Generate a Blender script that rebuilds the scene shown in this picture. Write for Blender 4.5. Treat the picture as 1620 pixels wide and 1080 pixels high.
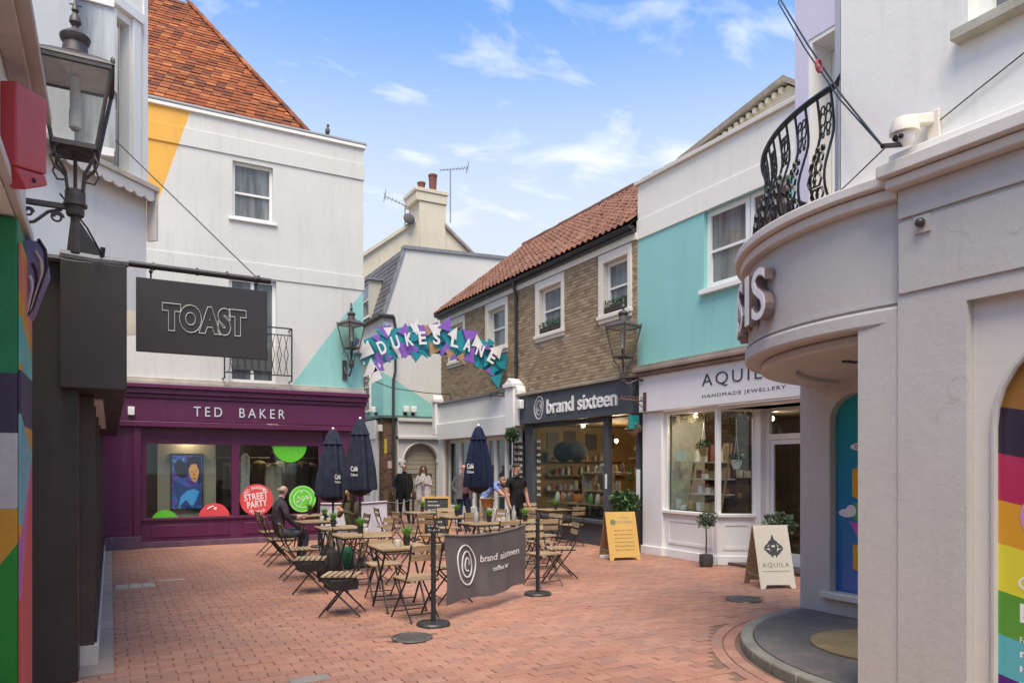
import bpy, bmesh, math, random
from mathutils import Vector, Matrix, Quaternion
random.seed(7)
R = math.radians
PI = math.pi
for o in list(bpy.data.objects): bpy.data.objects.remove(o)
scene = bpy.context.scene
COL = scene.collection

# ------------------------------------------------------------------ camera
CAM = Vector((0, 0, 1.65))
cd = bpy.data.cameras.new('camera'); co = bpy.data.objects.new('camera', cd); COL.objects.link(co)
co.location = CAM
co.rotation_euler = (R(90), 0, -math.atan(635 / 1150))
cd.sensor_width = 36; cd.sensor_fit = 'HORIZONTAL'
cd.lens = 1150 / 1620 * 36
cd.shift_y = 198 / 1620
cd.clip_start = 0.05; cd.clip_end = 2000
scene.camera = co

# ------------------------------------------------------------------ world, sun, exposure
SUN_EL, SUN_AZ = R(63), R(209)        # azimuth measured from +y clockwise (where the sun stands)
w = bpy.data.worlds.new('World'); scene.world = w; w.use_nodes = True
nt = w.node_tree; nt.nodes.clear()
def wn(t): return nt.nodes.new(t)
sky = wn('ShaderNodeTexSky'); sky.sky_type = 'NISHITA'; sky.sun_disc = False
sky.sun_elevation = SUN_EL; sky.sun_rotation = SUN_AZ
sky.air_density = 1.0; sky.dust_density = 0.5; sky.ozone_density = 3.0; sky.altitude = 20
tc = wn('ShaderNodeTexCoord'); sep = wn('ShaderNodeSeparateXYZ'); nt.links.new(tc.outputs['Generated'], sep.inputs[0])
zz = wn('ShaderNodeMath'); zz.operation = 'ADD'; nt.links.new(sep.outputs[2], zz.inputs[0]); zz.inputs[1].default_value = 0.12
zm = wn('ShaderNodeMath'); zm.operation = 'MAXIMUM'; nt.links.new(zz.outputs[0], zm.inputs[0]); zm.inputs[1].default_value = 0.05
dv = wn('ShaderNodeVectorMath'); dv.operation = 'DIVIDE'; nt.links.new(tc.outputs['Generated'], dv.inputs[0])
cb = wn('ShaderNodeCombineXYZ')
for i in range(3): nt.links.new(zm.outputs[0], cb.inputs[i])
nt.links.new(cb.outputs[0], dv.inputs[1])
mp = wn('ShaderNodeMapping'); nt.links.new(dv.outputs[0], mp.inputs[0]); mp.inputs['Rotation'].default_value = (0, 0, R(35)); mp.inputs['Scale'].default_value = (1.2, 1.75, 0.0); mp.inputs['Location'].default_value = (3.3, 1.35, 0)
n1 = wn('ShaderNodeTexNoise'); n1.inputs['Scale'].default_value = 2.3; n1.inputs['Detail'].default_value = 9; n1.inputs['Roughness'].default_value = 0.56; n1.inputs['Distortion'].default_value = 0.5
nt.links.new(mp.outputs[0], n1.inputs['Vector'])
cr = wn('ShaderNodeValToRGB'); cr.color_ramp.elements[0].position = 0.53; cr.color_ramp.elements[1].position = 0.80
cr.color_ramp.elements[1].color = (0.95, 0.95, 0.95, 1); cr.color_ramp.elements[0].color = (0.0, 0.0, 0.0, 1)
nt.links.new(n1.outputs[0], cr.inputs[0])
hs = wn('ShaderNodeMix'); hs.data_type = 'RGBA'; hz = wn('ShaderNodeMapRange'); hz.interpolation_type = 'SMOOTHERSTEP'; nt.links.new(sep.outputs[2], hz.inputs[0]); hz.inputs[1].default_value = 0.25; hz.inputs[2].default_value = 0.62; hz.inputs[3].default_value = 0.92; hz.inputs[4].default_value = 0.0
nt.links.new(hz.outputs[0], hs.inputs[0])
tn = wn('ShaderNodeMix'); tn.data_type = 'RGBA'; tn.blend_type = 'MULTIPLY'; tn.inputs[0].default_value = 1; tn.inputs[7].default_value = (0.74, 1.06, 1.30, 1)
nt.links.new(sky.outputs[0], tn.inputs[6]); nt.links.new(tn.outputs[2], hs.inputs[6]); hs.inputs[7].default_value = (3.3, 3.55, 3.8, 1)
mx = wn('ShaderNodeMix'); mx.data_type = 'RGBA'
nt.links.new(cr.outputs[0], mx.inputs[0]); nt.links.new(hs.outputs[2], mx.inputs[6]); mx.inputs[7].default_value = (5.2, 5.15, 5.05, 1)
bg = wn('ShaderNodeBackground'); bg.inputs[1].default_value = 0.15
nt.links.new(mx.outputs[2], bg.inputs[0])
wo = wn('ShaderNodeOutputWorld'); nt.links.new(bg.outputs[0], wo.inputs[0])

sd = bpy.data.lights.new('sun', 'SUN'); so = bpy.data.objects.new('sun', sd); COL.objects.link(so)
sd.energy = 3.4; sd.angle = R(38); sd.color = (1.0, 0.86, 0.66)
sv = Vector((math.sin(SUN_AZ) * math.cos(SUN_EL), math.cos(SUN_AZ) * math.cos(SUN_EL), math.sin(SUN_EL)))
so.rotation_euler = sv.to_track_quat('Z', 'Y').to_euler(); so.location = sv * 60

scene.render.engine = 'CYCLES'
scene.view_settings.view_transform = 'Standard'; scene.view_settings.look = 'None'
scene.view_settings.exposure = 0.72; scene.view_settings.gamma = 1; scene.view_settings.use_curve_mapping = False
scene.cycles.max_bounces = 8; scene.cycles.transparent_max_bounces = 16

# ------------------------------------------------------------------ materials
MATS = {}
def new_mat(name):
    m = bpy.data.materials.new(name); m.use_nodes = True
    n = m.node_tree; b = n.nodes['Principled BSDF']
    return m, n, b
def posnode(n):
    g = n.nodes.new('ShaderNodeNewGeometry'); return g.outputs['Position']
def noise(n, vec, scale, detail=4, rough=0.6):
    t = n.nodes.new('ShaderNodeTexNoise'); t.inputs['Scale'].default_value = scale; t.inputs['Detail'].default_value = detail
    t.inputs['Roughness'].default_value = rough; n.links.new(vec, t.inputs['Vector']); return t.outputs[0]
def ramp(n, val, p0, c0, p1, c1):
    r = n.nodes.new('ShaderNodeValToRGB'); e = r.color_ramp.elements
    e[0].position = p0; e[1].position = p1; e[0].color = c0; e[1].color = c1
    n.links.new(val, r.inputs[0]); return r.outputs[0]
def mixc(n, fac, a, b, mode='MIX'):
    m = n.nodes.new('ShaderNodeMix'); m.data_type = 'RGBA'; m.blend_type = mode
    for i, v in ((0, fac), (6, a), (7, b)):
        if hasattr(v, 'is_linked'): n.links.new(v, m.inputs[i])
        elif i == 0: m.inputs[0].default_value = v
        else: m.inputs[i].default_value = (*v[:3], 1)
    return m.outputs[2]
def mth(n, op, a, b=None):
    m = n.nodes.new('ShaderNodeMath'); m.operation = op
    for i, v in ((0, a), (1, b)):
        if v is None: continue
        if hasattr(v, 'is_linked'): n.links.new(v, m.inputs[i])
        else: m.inputs[i].default_value = v
    return m.outputs[0]
def bump(n, b, h, strength=0.2, dist=0.01):
    bp = n.nodes.new('ShaderNodeBump'); bp.inputs['Strength'].default_value = strength; bp.inputs['Distance'].default_value = dist
    n.links.new(h, bp.inputs['Height']); n.links.new(bp.outputs[0], b.inputs['Normal'])
def halfplane(n, pos, a, b, c, d):
    """1 where a*x+b*y+c*z+d > 0"""
    dt = n.nodes.new('ShaderNodeVectorMath'); dt.operation = 'DOT_PRODUCT'; n.links.new(pos, dt.inputs[0]); dt.inputs[1].default_value = (a, b, c)
    s = mth(n, 'ADD', dt.outputs['Value'], d); s = mth(n, 'MULTIPLY', s, 400.0)
    m = n.nodes.new('ShaderNodeClamp'); n.links.new(s, m.inputs[0]); return m.outputs[0]
def paint(name, col, rough=0.6, var=0.12, scale=2.0, bmp=0.15, spec=0.5, dirt=0.25, dirtcol=(0.16, 0.13, 0.10), regions=(), metal=0, streak=True, cracks=False):
    """painted / rendered surface: broad tone changes, fine grain, vertical streaks of dirt, optional painted regions"""
    if name in MATS: return MATS[name]
    m, n, b = new_mat(name); pos = posnode(n)
    c = col
    if regions:
        c = mixc(n, 0.0, col, col)
        for rc, planes in regions:
            k = None
            for pl in planes:
                h = halfplane(n, pos, *pl); k = h if k is None else mth(n, 'MULTIPLY', k, h)
            c = mixc(n, k, c, rc)
    big = ramp(n, noise(n, pos, scale * 0.45, 5, 0.65), 0.3, (1 - var * 1.3,) * 3 + (1,), 0.7, (1, 1, 1, 1))
    fine = ramp(n, noise(n, pos, scale * 14, 3, 0.7), 0.25, (1 - var * 0.6,) * 3 + (1,), 0.75, (1, 1, 1, 1))
    c = mixc(n, 1.0, c, big, 'MULTIPLY'); c = mixc(n, 1.0, c, fine, 'MULTIPLY')
    if dirt > 0:
        v = n.nodes.new('ShaderNodeMapping'); n.links.new(pos, v.inputs[0]); v.inputs['Scale'].default_value = (5, 5, 0.45 if streak else 3)
        dmask = ramp(n, noise(n, v.outputs[0], 1.3, 6, 0.72), 0.52, (0, 0, 0, 1), 0.86, (dirt,) * 3 + (1,))
        c = mixc(n, dmask, c, dirtcol)
    if cracks:
        wp_ = n.nodes.new('ShaderNodeTexNoise'); wp_.inputs['Scale'].default_value = 3; n.links.new(pos, wp_.inputs['Vector'])
        ad = n.nodes.new('ShaderNodeVectorMath'); ad.operation = 'MULTIPLY_ADD'; n.links.new(wp_.outputs['Color'], ad.inputs[0]); ad.inputs[1].default_value = (.5, .5, .5); n.links.new(pos, ad.inputs[2])
        vo = n.nodes.new('ShaderNodeTexVoronoi'); vo.feature = 'DISTANCE_TO_EDGE'; vo.inputs['Scale'].default_value = 0.9; n.links.new(ad.outputs[0], vo.inputs['Vector'])
        ck_ = ramp(n, vo.outputs['Distance'], 0.0, (1, 1, 1, 1), 0.006, (0, 0, 0, 1))
        gate = ramp(n, noise(n, pos, 1.1, 2), 0.52, (0, 0, 0, 1), 0.60, (.4, .4, .4, 1))
        c = mixc(n, mth(n, 'MULTIPLY', ck_, gate), c, dirtcol)
    n.links.new(c, b.inputs['Base Color'])
    rr = n.nodes.new('ShaderNodeMapRange'); n.links.new(noise(n, pos, scale * 3, 3), rr.inputs[0]); rr.inputs[3].default_value = max(0.03, rough - 0.13); rr.inputs[4].default_value = min(1, rough + 0.13)
    n.links.new(rr.outputs[0], b.inputs['Roughness'])
    b.inputs['Specular IOR Level'].default_value = spec; b.inputs['Metallic'].default_value = metal
    if bmp: bump(n, b, noise(n, pos, scale * 9, 5, 0.7), bmp, 0.012)
    MATS[name] = m; return m
def pieces_mat(name, cols, rough=0.85, stain=0.35, staincol=(0.12, 0.10, 0.09), stainscale=0.6, bmp=0.35, grain=40, gum=False):
    """many alike pieces: colour picked per piece (attribute rnd or object random), stained in broad patches"""
    m, n, b = new_mat(name); pos = posnode(n)
    at = n.nodes.new('ShaderNodeAttribute'); at.attribute_name = 'rnd'
    oi = n.nodes.new('ShaderNodeObjectInfo')
    k = mth(n, 'FRACT', mth(n, 'ADD', at.outputs['Fac'], oi.outputs['Random']))
    r = n.nodes.new('ShaderNodeValToRGB'); r.color_ramp.interpolation = 'LINEAR'
    e = r.color_ramp.elements
    for i, cc in enumerate(cols):
        p = i / (len(cols) - 1)
        if i < 2 and i < len(e): el = e[i]; el.position = p
        else: el = e.new(p)
        el.color = (*cc, 1)
    e[0].position = 0; 
    n.links.new(k, r.inputs[0])
    c = r.outputs[0]
    c = mixc(n, 1.0, c, ramp(n, noise(n, pos, grain, 4, 0.7), 0.2, (0.72, 0.72, 0.72, 1), 0.8, (1.12, 1.1, 1.08, 1)), 'MULTIPLY')
    sm = ramp(n, noise(n, pos, stainscale, 6, 0.65), 0.47, (0, 0, 0, 1), 0.78, (stain,) * 3 + (1,))
    c = mixc(n, sm, c, staincol)
    if gum:
        fl_ = n.nodes.new('ShaderNodeMapping'); n.links.new(pos, fl_.inputs[0]); fl_.inputs['Scale'].default_value = (1, 1, 0)
        for (sc_, r_, gc_, st_) in ((2.6, .045, (.16, .12, .105), .75), (1.7, .035, (.52, .42, .37), .7), (5.5, .05, (.20, .14, .12), .6)):
            vo = n.nodes.new('ShaderNodeTexVoronoi'); vo.inputs['Scale'].default_value = sc_; n.links.new(fl_.outputs[0], vo.inputs['Vector'])
            c = mixc(n, ramp(n, vo.outputs['Distance'], r_ * .7, (st_,) * 3 + (1,), r_, (0, 0, 0, 1)), c, gc_)
        big_ = ramp(n, noise(n, fl_.outputs[0], .35, 5, .6), .35, (.80, .79, .78, 1), .65, (1.08, 1.07, 1.05, 1)); c = mixc(n, 1.0, c, big_, 'MULTIPLY')
    n.links.new(c, b.inputs['Base Color']); b.inputs['Roughness'].default_value = rough
    b.inputs['Specular IOR Level'].default_value = 0.3
    if bmp: bump(n, b, noise(n, pos, grain * 1.5, 4, 0.7), bmp, 0.006)
    MATS[name] = m; return m
def plain(name, col, rough=0.5, metal=0, spec=0.5, var=0.1, scale=12, emit=0, emitcol=None):
    if name in MATS: return MATS[name]
    m, n, b = new_mat(name); pos = posnode(n)
    if var > 0:
        c = mixc(n, 1.0, col, ramp(n, noise(n, pos, scale, 4), 0.25, (1 - 2 * var,) * 3 + (1,), 0.75, (1 + var,) * 3 + (1,)), 'MULTIPLY')
        n.links.new(c, b.inputs['Base Color'])
    else: b.inputs['Base Color'].default_value = (*col, 1)
    b.inputs['Roughness'].default_value = rough; b.inputs['Metallic'].default_value = metal; b.inputs['Specular IOR Level'].default_value = spec
    if emit: b.inputs['Emission Color'].default_value = (*(emitcol or col), 1); b.inputs['Emission Strength'].default_value = emit
    MATS[name] = m; return m
def wood(name, col, dark, axis=0, scale=6):
    if name in MATS: return MATS[name]
    m, n, b = new_mat(name)
    t = n.nodes.new('ShaderNodeTexCoord'); mpn = n.nodes.new('ShaderNodeMapping'); n.links.new(t.outputs['Object'], mpn.inputs[0])
    s = [scale * 6] * 3; s[axis] = scale; mpn.inputs['Scale'].default_value = s
    oi = n.nodes.new('ShaderNodeObjectInfo')
    c = ramp(n, noise(n, mpn.outputs[0], 1.0, 5, 0.7), 0.25, (*dark, 1), 0.7, (*col, 1))
    v = mth(n, 'ADD', mth(n, 'MULTIPLY', oi.outputs['Random'], 0.35), 0.8)
    cbn = n.nodes.new('ShaderNodeCombineColor')
    for i in range(3): n.links.new(v, cbn.inputs[i])
    c = mixc(n, 1.0, c, cbn.outputs[0], 'MULTIPLY')
    n.links.new(c, b.inputs['Base Color']); b.inputs['Roughness'].default_value = 0.62
    MATS[name] = m; return m
def glass(name, tint=(0.85, 0.9, 0.88), refl=1.0):
    """clear shop pane: lets light through, mirrors by fresnel"""
    if name in MATS: return MATS[name]
    m = bpy.data.materials.new(name); m.use_nodes = True; n = m.node_tree; n.nodes.clear()
    tr = n.nodes.new('ShaderNodeBsdfTransparent'); tr.inputs[0].default_value = (*tint, 1)
    gl = n.nodes.new('ShaderNodeBsdfGlossy'); gl.inputs['Roughness'].default_value = 0.015; gl.inputs[0].default_value = (0.95, 0.97, 1, 1)
    fr = n.nodes.new('ShaderNodeLayerWeight'); fr.inputs[0].default_value = 0.5
    k = mth(n, 'MULTIPLY', mth(n, 'ADD', mth(n, 'MULTIPLY', mth(n, 'POWER', fr.outputs['Facing'], 4.5), 0.72), 0.03), refl)
    ms = n.nodes.new('ShaderNodeMixShader'); n.links.new(k, ms.inputs[0]); n.links.new(tr.outputs[0], ms.inputs[1]); n.links.new(gl.outputs[0], ms.inputs[2])
    o = n.nodes.new('ShaderNodeOutputMaterial'); n.links.new(ms.outputs[0], o.inputs[0])
    MATS[name] = m; return m
def dark_glass(name, col=(0.10, 0.115, 0.12), rough=0.06):
    if name in MATS: return MATS[name]
    m, n, b = new_mat(name); pos = posnode(n)
    mpn = n.nodes.new('ShaderNodeMapping'); n.links.new(pos, mpn.inputs[0]); mpn.inputs['Scale'].default_value = (6, 6, 0.6)
    c = mixc(n, ramp(n, noise(n, mpn.outputs[0], 1.0, 4), 0.35, (0, 0, 0, 1), 0.75, (1, 1, 1, 1)), [k * 0.55 for k in col], [k * 1.7 for k in col])
    n.links.new(c, b.inputs['Base Color']); b.inputs['Roughness'].default_value = rough; b.inputs['Specular IOR Level'].default_value = 0.7
    bump(n, b, noise(n, pos, 2.5, 2), 0.03, 0.02)
    MATS[name] = m; return m
def leafmat(name, c0, c1):
    if name in MATS: return MATS[name]
    m, n, b = new_mat(name); pos = posnode(n)
    at = n.nodes.new('ShaderNodeAttribute'); at.attribute_name = 'rnd'
    n.links.new(mixc(n, at.outputs['Fac'], c0, c1), b.inputs['Base Color']); b.inputs['Roughness'].default_value = 0.5
    b.inputs['Subsurface Weight'].default_value = 0.0
    MATS[name] = m; return m

WHITE = (0.80, 0.77, 0.69); TEAL = (0.27, 0.57, 0.53); YEL = (0.80, 0.42, 0.07)
def line2(p, q, above=True, ax=0):
    """plane (a,b,c,d) through the line p-q in the (x or y, z) elevation; positive side is above / below"""
    (s0, z0), (s1, z1) = p, q
    k = (z1 - z0) / (s1 - s0)
    v = [0, 0, 1.0]; v[ax] = -k; d = k * s0 - z0
    return (*v, d) if above else (-v[0], -v[1], -v[2], -d)
M_ted = paint('render_corner', (0.64, 0.63, 0.59), 0.75, 0.07, 1.4, 0.25, dirt=0.28, regions=(
    (YEL, [(-3.265 / 3.4, 0, 1 / 3.4, (3.265 * 1.48 - 9.13) / 3.4)]),
    (TEAL, [line2((5.14, 5.72), (3.47, 3.38), False)])))
M_w2 = paint('render_lane_end', (0.66, 0.65, 0.61), 0.75, 0.07, 1.2, 0.25, dirt=0.22, regions=(
    (TEAL, [(-0.57, -0.12, -1, 4.86 + 0.57 * 8.1 + 0.12 * 23.7)]),))
M_aq = paint('render_jeweller', WHITE, 0.72, 0.06, 1.3, 0.2, dirt=0.18, regions=((TEAL, [(0, 0, -1, 6.05)]),))
M_white = paint('white_render', (0.85, 0.83, 0.77), 0.75, 0.06, 1.5, 0.18, dirt=0.22)
M_whitew = paint('white_gloss_wood', (0.80, 0.79, 0.76), 0.45, 0.03, 3, 0.05, dirt=0.12)
M_cream = paint('cream_stone_surround', (0.76, 0.70, 0.60), 0.7, 0.05, 3, 0.1, dirt=0.15)
M_creamwall = paint('cream_wall', (0.66, 0.60, 0.46), 0.8, 0.10, 1.5, 0.2, dirt=0.35)
M_grey = paint('grey_taupe_render', (0.545, 0.515, 0.475), 0.62, 0.09, 1.3, 0.3, dirt=0.3, dirtcol=(0.30, 0.25, 0.21), cracks=True)
M_greytrim = paint('pale_taupe_trim', (0.66, 0.61, 0.55), 0.6, 0.06, 2, 0.15, dirt=0.35, dirtcol=(0.35, 0.24, 0.12))
M_greyupper = paint('offwhite_render', (0.85, 0.825, 0.765), 0.75, 0.06, 1.0, 0.2, dirt=0.2)
M_purple = paint('plum_paint', (0.115, 0.015, 0.068), 0.38, 0.12, 2.5, 0.06, dirt=0.2, dirtcol=(0.18, 0.14, 0.15))
M_plumbase = paint('plum_plinth', (0.14, 0.075, 0.12), 0.6, 0.2, 4, 0.15, dirt=0.6, dirtcol=(0.25, 0.21, 0.22))
M_lead = paint('lead_sheet', (0.25, 0.26, 0.28), 0.55, 0.2, 4, 0.3, dirt=0.4, dirtcol=(0.38, 0.37, 0.36))
M_stone = paint('weathered_stone', (0.42, 0.36, 0.29), 0.9, 0.35, 5, 0.5, dirt=0.7, dirtcol=(0.10, 0.085, 0.07))
M_black = paint('black_brown_paint', (0.046, 0.036, 0.033), 0.42, 0.3, 2, 0.08, dirt=0.12, dirtcol=(0.12, 0.10, 0.09))
M_blackmet = plain('black_iron', (0.022, 0.021, 0.022), 0.45, 0.0, 0.5, 0.2, 20)
M_lampmet = plain('lamp_iron', (0.075, 0.062, 0.058), 0.5, 0.0, 0.5, 0.25, 25)
M_charc = paint('charcoal_paint', (0.075, 0.085, 0.10), 0.5, 0.1, 3, 0.05, dirt=0.12, dirtcol=(0.2, 0.2, 0.2))
M_gutter = plain('black_gutter', (0.03, 0.032, 0.036), 0.4)
M_stucco_lt = paint('pale_grey_shop_paint', (0.62, 0.61, 0.60), 0.6, 0.06, 3, 0.1, dirt=0.2)
M_wshop = paint('white_shop_paint', (0.80, 0.785, 0.765), 0.6, 0.05, 2, 0.1, dirt=0.12)
M_dg = dark_glass('dark_window_glass'); M_dg2 = dark_glass('grey_window_glass', (0.16, 0.17, 0.17))
M_glass = glass('shop_glass'); M_lampglass = glass('lamp_glass', (0.86, 0.86, 0.83), 1.2)
M_brick = pieces_mat('stock_brick', [(0.25, 0.18, 0.115), (0.34, 0.25, 0.155), (0.42, 0.32, 0.205), (0.37, 0.275, 0.17), (0.27, 0.185, 0.12), (0.46, 0.365, 0.25)], 0.9, 0.3, (0.16, 0.12, 0.08), 0.8)
M_mortar = paint('mortar', (0.42, 0.35, 0.26), 0.95, 0.15, 6, 0.4, dirt=0.3)
M_redbrick = pieces_mat('red_brown_brick', [(0.11, 0.065, 0.045), (0.17, 0.10, 0.065), (0.20, 0.13, 0.09), (0.08, 0.05, 0.045)], 0.9, 0.3)
M_tile = pieces_mat('orange_clay_tile', [(0.40, 0.125, 0.04), (0.24, 0.07, 0.03), (0.35, 0.10, 0.035), (0.16, 0.055, 0.03), (0.46, 0.165, 0.06), (0.30, 0.085, 0.032), (0.13, 0.05, 0.03), (0.38, 0.12, 0.04)], 0.88, 0.62, (0.075, 0.04, 0.028), 1.3)
M_pantile = pieces_mat('clay_pantile', [(0.20, 0.092, 0.062), (0.25, 0.118, 0.08), (0.165, 0.074, 0.052), (0.28, 0.145, 0.10), (0.22, 0.10, 0.067), (0.14, 0.07, 0.053)], 0.9, 0.5, (0.13, 0.095, 0.06), 0.8)
M_slate = pieces_mat('grey_slate', [(0.12, 0.115, 0.12), (0.17, 0.16, 0.16), (0.09, 0.09, 0.095)], 0.7, 0.3)
M_paver = pieces_mat('terracotta_paver', [(0.385, 0.192, 0.138), (0.42, 0.216, 0.156), (0.36, 0.178, 0.128), (0.40, 0.204, 0.146), (0.435, 0.236, 0.172), (0.35, 0.182, 0.14), (0.33, 0.19, 0.155)], 0.74, 0.55, (0.27, 0.185, 0.148), 0.75, 0.3, 30, True)
M_greypaver = pieces_mat('grey_brown_paver', [(0.22, 0.16, 0.14), (0.28, 0.2, 0.17), (0.19, 0.15, 0.14)], 0.75, 0.4)
M_joint = paint('joint_sand', (0.235, 0.142, 0.104), 0.95, 0.3, 4, 0.3, dirt=0.3, dirtcol=(0.3, 0.22, 0.17), streak=False)
M_oak = wood('slat_wood', (0.46, 0.335, 0.20), (0.23, 0.15, 0.08)); M_oaky = wood('slat_wood_y', (0.56, 0.40, 0.22), (0.34, 0.20, 0.09), 1)
M_brown = wood('brown_board', (0.30, 0.17, 0.08), (0.18, 0.09, 0.04))
M_letter = plain('white_letter', (0.80, 0.79, 0.77), 0.4, var=0.03)

# ------------------------------------------------------------------ geometry helpers
class MB:
    def __init__(s): s.v = []; s.f = []; s.r = []
    def add(s, vs, fs, rnd=0.0):
        o = len(s.v); s.v += [tuple(p) for p in vs]; s.f += [tuple(i + o for i in q) for q in fs]; s.r += [rnd] * len(fs); return s
    def box(s, x0, x1, y0, y1, z0, z1, rnd=0.0):
        if x0 > x1: x0, x1 = x1, x0
        if y0 > y1: y0, y1 = y1, y0
        if z0 > z1: z0, z1 = z1, z0
        return s.add([(x0, y0, z0), (x1, y0, z0), (x1, y1, z0), (x0, y1, z0), (x0, y0, z1), (x1, y0, z1), (x1, y1, z1), (x0, y1, z1)],
                     [(0, 3, 2, 1), (4, 5, 6, 7), (0, 1, 5, 4), (1, 2, 6, 5), (2, 3, 7, 6), (3, 0, 4, 7)], rnd)
    def fbox(s, F, a0, a1, d0, d1, z0, z1, rnd=0.0):
        p = F(a0, d0, z0); q = F(a1, d1, z1); return s.box(p[0], q[0], p[1], q[1], p[2], q[2], rnd)
    def obox(s, c, ax, ay, az, rnd=0.0):
        """box from centre and three half-axis vectors"""
        c, ax, ay, az = Vector(c), Vector(ax), Vector(ay), Vector(az)
        vs = [c + i * ax + j * ay + k * az for k in (-1, 1) for (i, j) in ((-1, -1), (1, -1), (1, 1), (-1, 1))]
        return s.add(vs, [(0, 3, 2, 1), (4, 5, 6, 7), (0, 1, 5, 4), (1, 2, 6, 5), (2, 3, 7, 6), (3, 0, 4, 7)], rnd)
    def bar(s, p, q, wdt, hgt, up=(0, 0, 1)):
        p, q = Vector(p), Vector(q); d = q - p; u = Vector(up)
        if abs(d.normalized().dot(u)) > 0.98: u = Vector((1, 0, 0))
        sd_ = d.cross(u).normalized(); u2 = sd_.cross(d).normalized()
        return s.obox((p + q) / 2, d / 2, sd_ * wdt / 2, u2 * hgt / 2)
    def tube(s, pts, r, n=8, closed=False):
        pts = [Vector(p) for p in pts]; N = len(pts); o = len(s.v)
        rs = r if isinstance(r, (list, tuple)) else [r] * N
        prev = None
        for i, p in enumerate(pts):
            if closed: t = pts[(i + 1) % N] - pts[i - 1]
            else: t = pts[min(i + 1, N - 1)] - pts[max(i - 1, 0)]
            t.normalize()
            if prev is None:
                a = Vector((0, 0, 1)) if abs(t.z) < 0.9 else Vector((1, 0, 0)); u = t.cross(a).normalized()
            else: u = (prev - t * prev.dot(t)).normalized()
            prev = u; v = t.cross(u)
            for k in range(n):
                an = 2 * PI * k / n; s.v.append(tuple(p + (u * math.cos(an) + v * math.sin(an)) * rs[i]))
        m = N if closed else N - 1
        for i in range(m):
            for k in range(n):
                a = o + i * n + k; b = o + i * n + (k + 1) % n; j = ((i + 1) % N) * n + o
                s.f.append((a, b, j + (k + 1) % n, j + k)); s.r.append(0.0)
        if not closed:
            s.f.append(tuple(o + k for k in range(n - 1, -1, -1))); s.f.append(tuple(o + (N - 1) * n + k for k in range(n))); s.r += [0.0, 0.0]
        return s
    def lathe(s, prof, c=(0, 0, 0), n=16, fold=0, amp=0.0, ph=0.0):
        o = len(s.v)
        for (r, z) in prof:
            for k in range(n):
                an = 2 * PI * k / n + ph; rr = r * (1 + amp * math.cos(fold * an)) if fold else r
                s.v.append((c[0] + rr * math.cos(an), c[1] + rr * math.sin(an), c[2] + z))
        for i in range(len(prof) - 1):
            for k in range(n):
                s.f.append((o + i * n + k, o + i * n + (k + 1) % n, o + (i + 1) * n + (k + 1) % n, o + (i + 1) * n + k)); s.r.append(0.0)
        s.f.append(tuple(o + k for k in range(n - 1, -1, -1))); s.f.append(tuple(o + (len(prof) - 1) * n + k for k in range(n))); s.r += [0.0, 0.0]
        return s
    def prism(s, pts, G, d0, d1):
        """polygon pts (a, z) extruded from d0 to d1 through map G(a, d, z)"""
        n = len(pts); o = len(s.v)
        for d in (d0, d1):
            for (a, z) in pts: s.v.append(tuple(G(a, d, z)))
        s.f.append(tuple(o + k for k in range(n))); s.f.append(tuple(o + n + k for k in range(n - 1, -1, -1))); s.r += [0.0, 0.0]
        for k in range(n):
            s.f.append((o + k, o + (k + 1) % n, o + n + (k + 1) % n, o + n + k)); s.r.append(0.0)
        return s
    def ball(s, c, rx, ry=None, rz=None, n=10, m=6):
        ry = ry or rx; rz = rz or rx; o = len(s.v)
        for i in range(m + 1):
            ph = PI * i / m
            for k in range(n):
                an = 2 * PI * k / n; s.v.append((c[0] + rx * math.sin(ph) * math.cos(an), c[1] + ry * math.sin(ph) * math.sin(an), c[2] + rz * math.cos(ph)))
        for i in range(m):
            for k in range(n):
                s.f.append((o + i * n + k, o + (i + 1) * n + k, o + (i + 1) * n + (k + 1) % n, o + i * n + (k + 1) % n)); s.r.append(0.0)
        return s

ORG = {}
def orgof(p):
    while p.parent: p = p.parent
    return ORG.get(p.name, Vector((0, 0, 0)))
def tag(o, label=None, cat=None, group=None, kind=None):
    if label: o['label'] = label
    if cat: o['category'] = cat
    if group: o['group'] = group
    if kind: o['kind'] = kind
    return o
def root(name, label, cat, loc=(0, 0, 0), rz=0, group=None):
    o = bpy.data.objects.new(name, None); COL.objects.link(o); o.empty_display_size = 0.1
    o.location = loc; o.rotation_euler = (0, 0, rz)
    ORG[o.name] = Vector(loc) if rz == 0 else Vector((0, 0, 0))
    return tag(o, label, cat, group)
def mesh_of(name, mb, mat, off=Vector((0, 0, 0)), smooth=True, attr=False, recalc=True, mats=None):
    me = bpy.data.meshes.new(name)
    me.from_pydata([(x - off.x, y - off.y, z - off.z) for (x, y, z) in mb.v], [], mb.f)
    if attr:
        a = me.attributes.new('rnd', 'FLOAT', 'FACE'); a.data.foreach_set('value', mb.r)
    if recalc:
        b = bmesh.new(); b.from_mesh(me); bmesh.ops.recalc_face_normals(b, faces=b.faces); b.to_mesh(me); b.free()
    if smooth:
        me.shade_smooth(); me.set_sharp_from_angle(angle=R(38))
    for m in (mats or [mat]): me.materials.append(m)
    me.update(); return me
def part(name, mb, mat, parent=None, label=None, bevel=0, smooth=True, attr=False, kind=None, recalc=True):
    off = orgof(parent) if parent else Vector((0, 0, 0))
    o = bpy.data.objects.new(name, mesh_of(name, mb, mat, off, smooth, attr, recalc)); COL.objects.link(o)
    o.parent = parent
    if bevel:
        b = o.modifiers.new('bevel', 'BEVEL'); b.width = bevel; b.segments = 2; b.limit_method = 'ANGLE'; b.angle_limit = R(40)
    if label: o['label'] = label
    if kind: o['kind'] = kind
    return o
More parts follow.
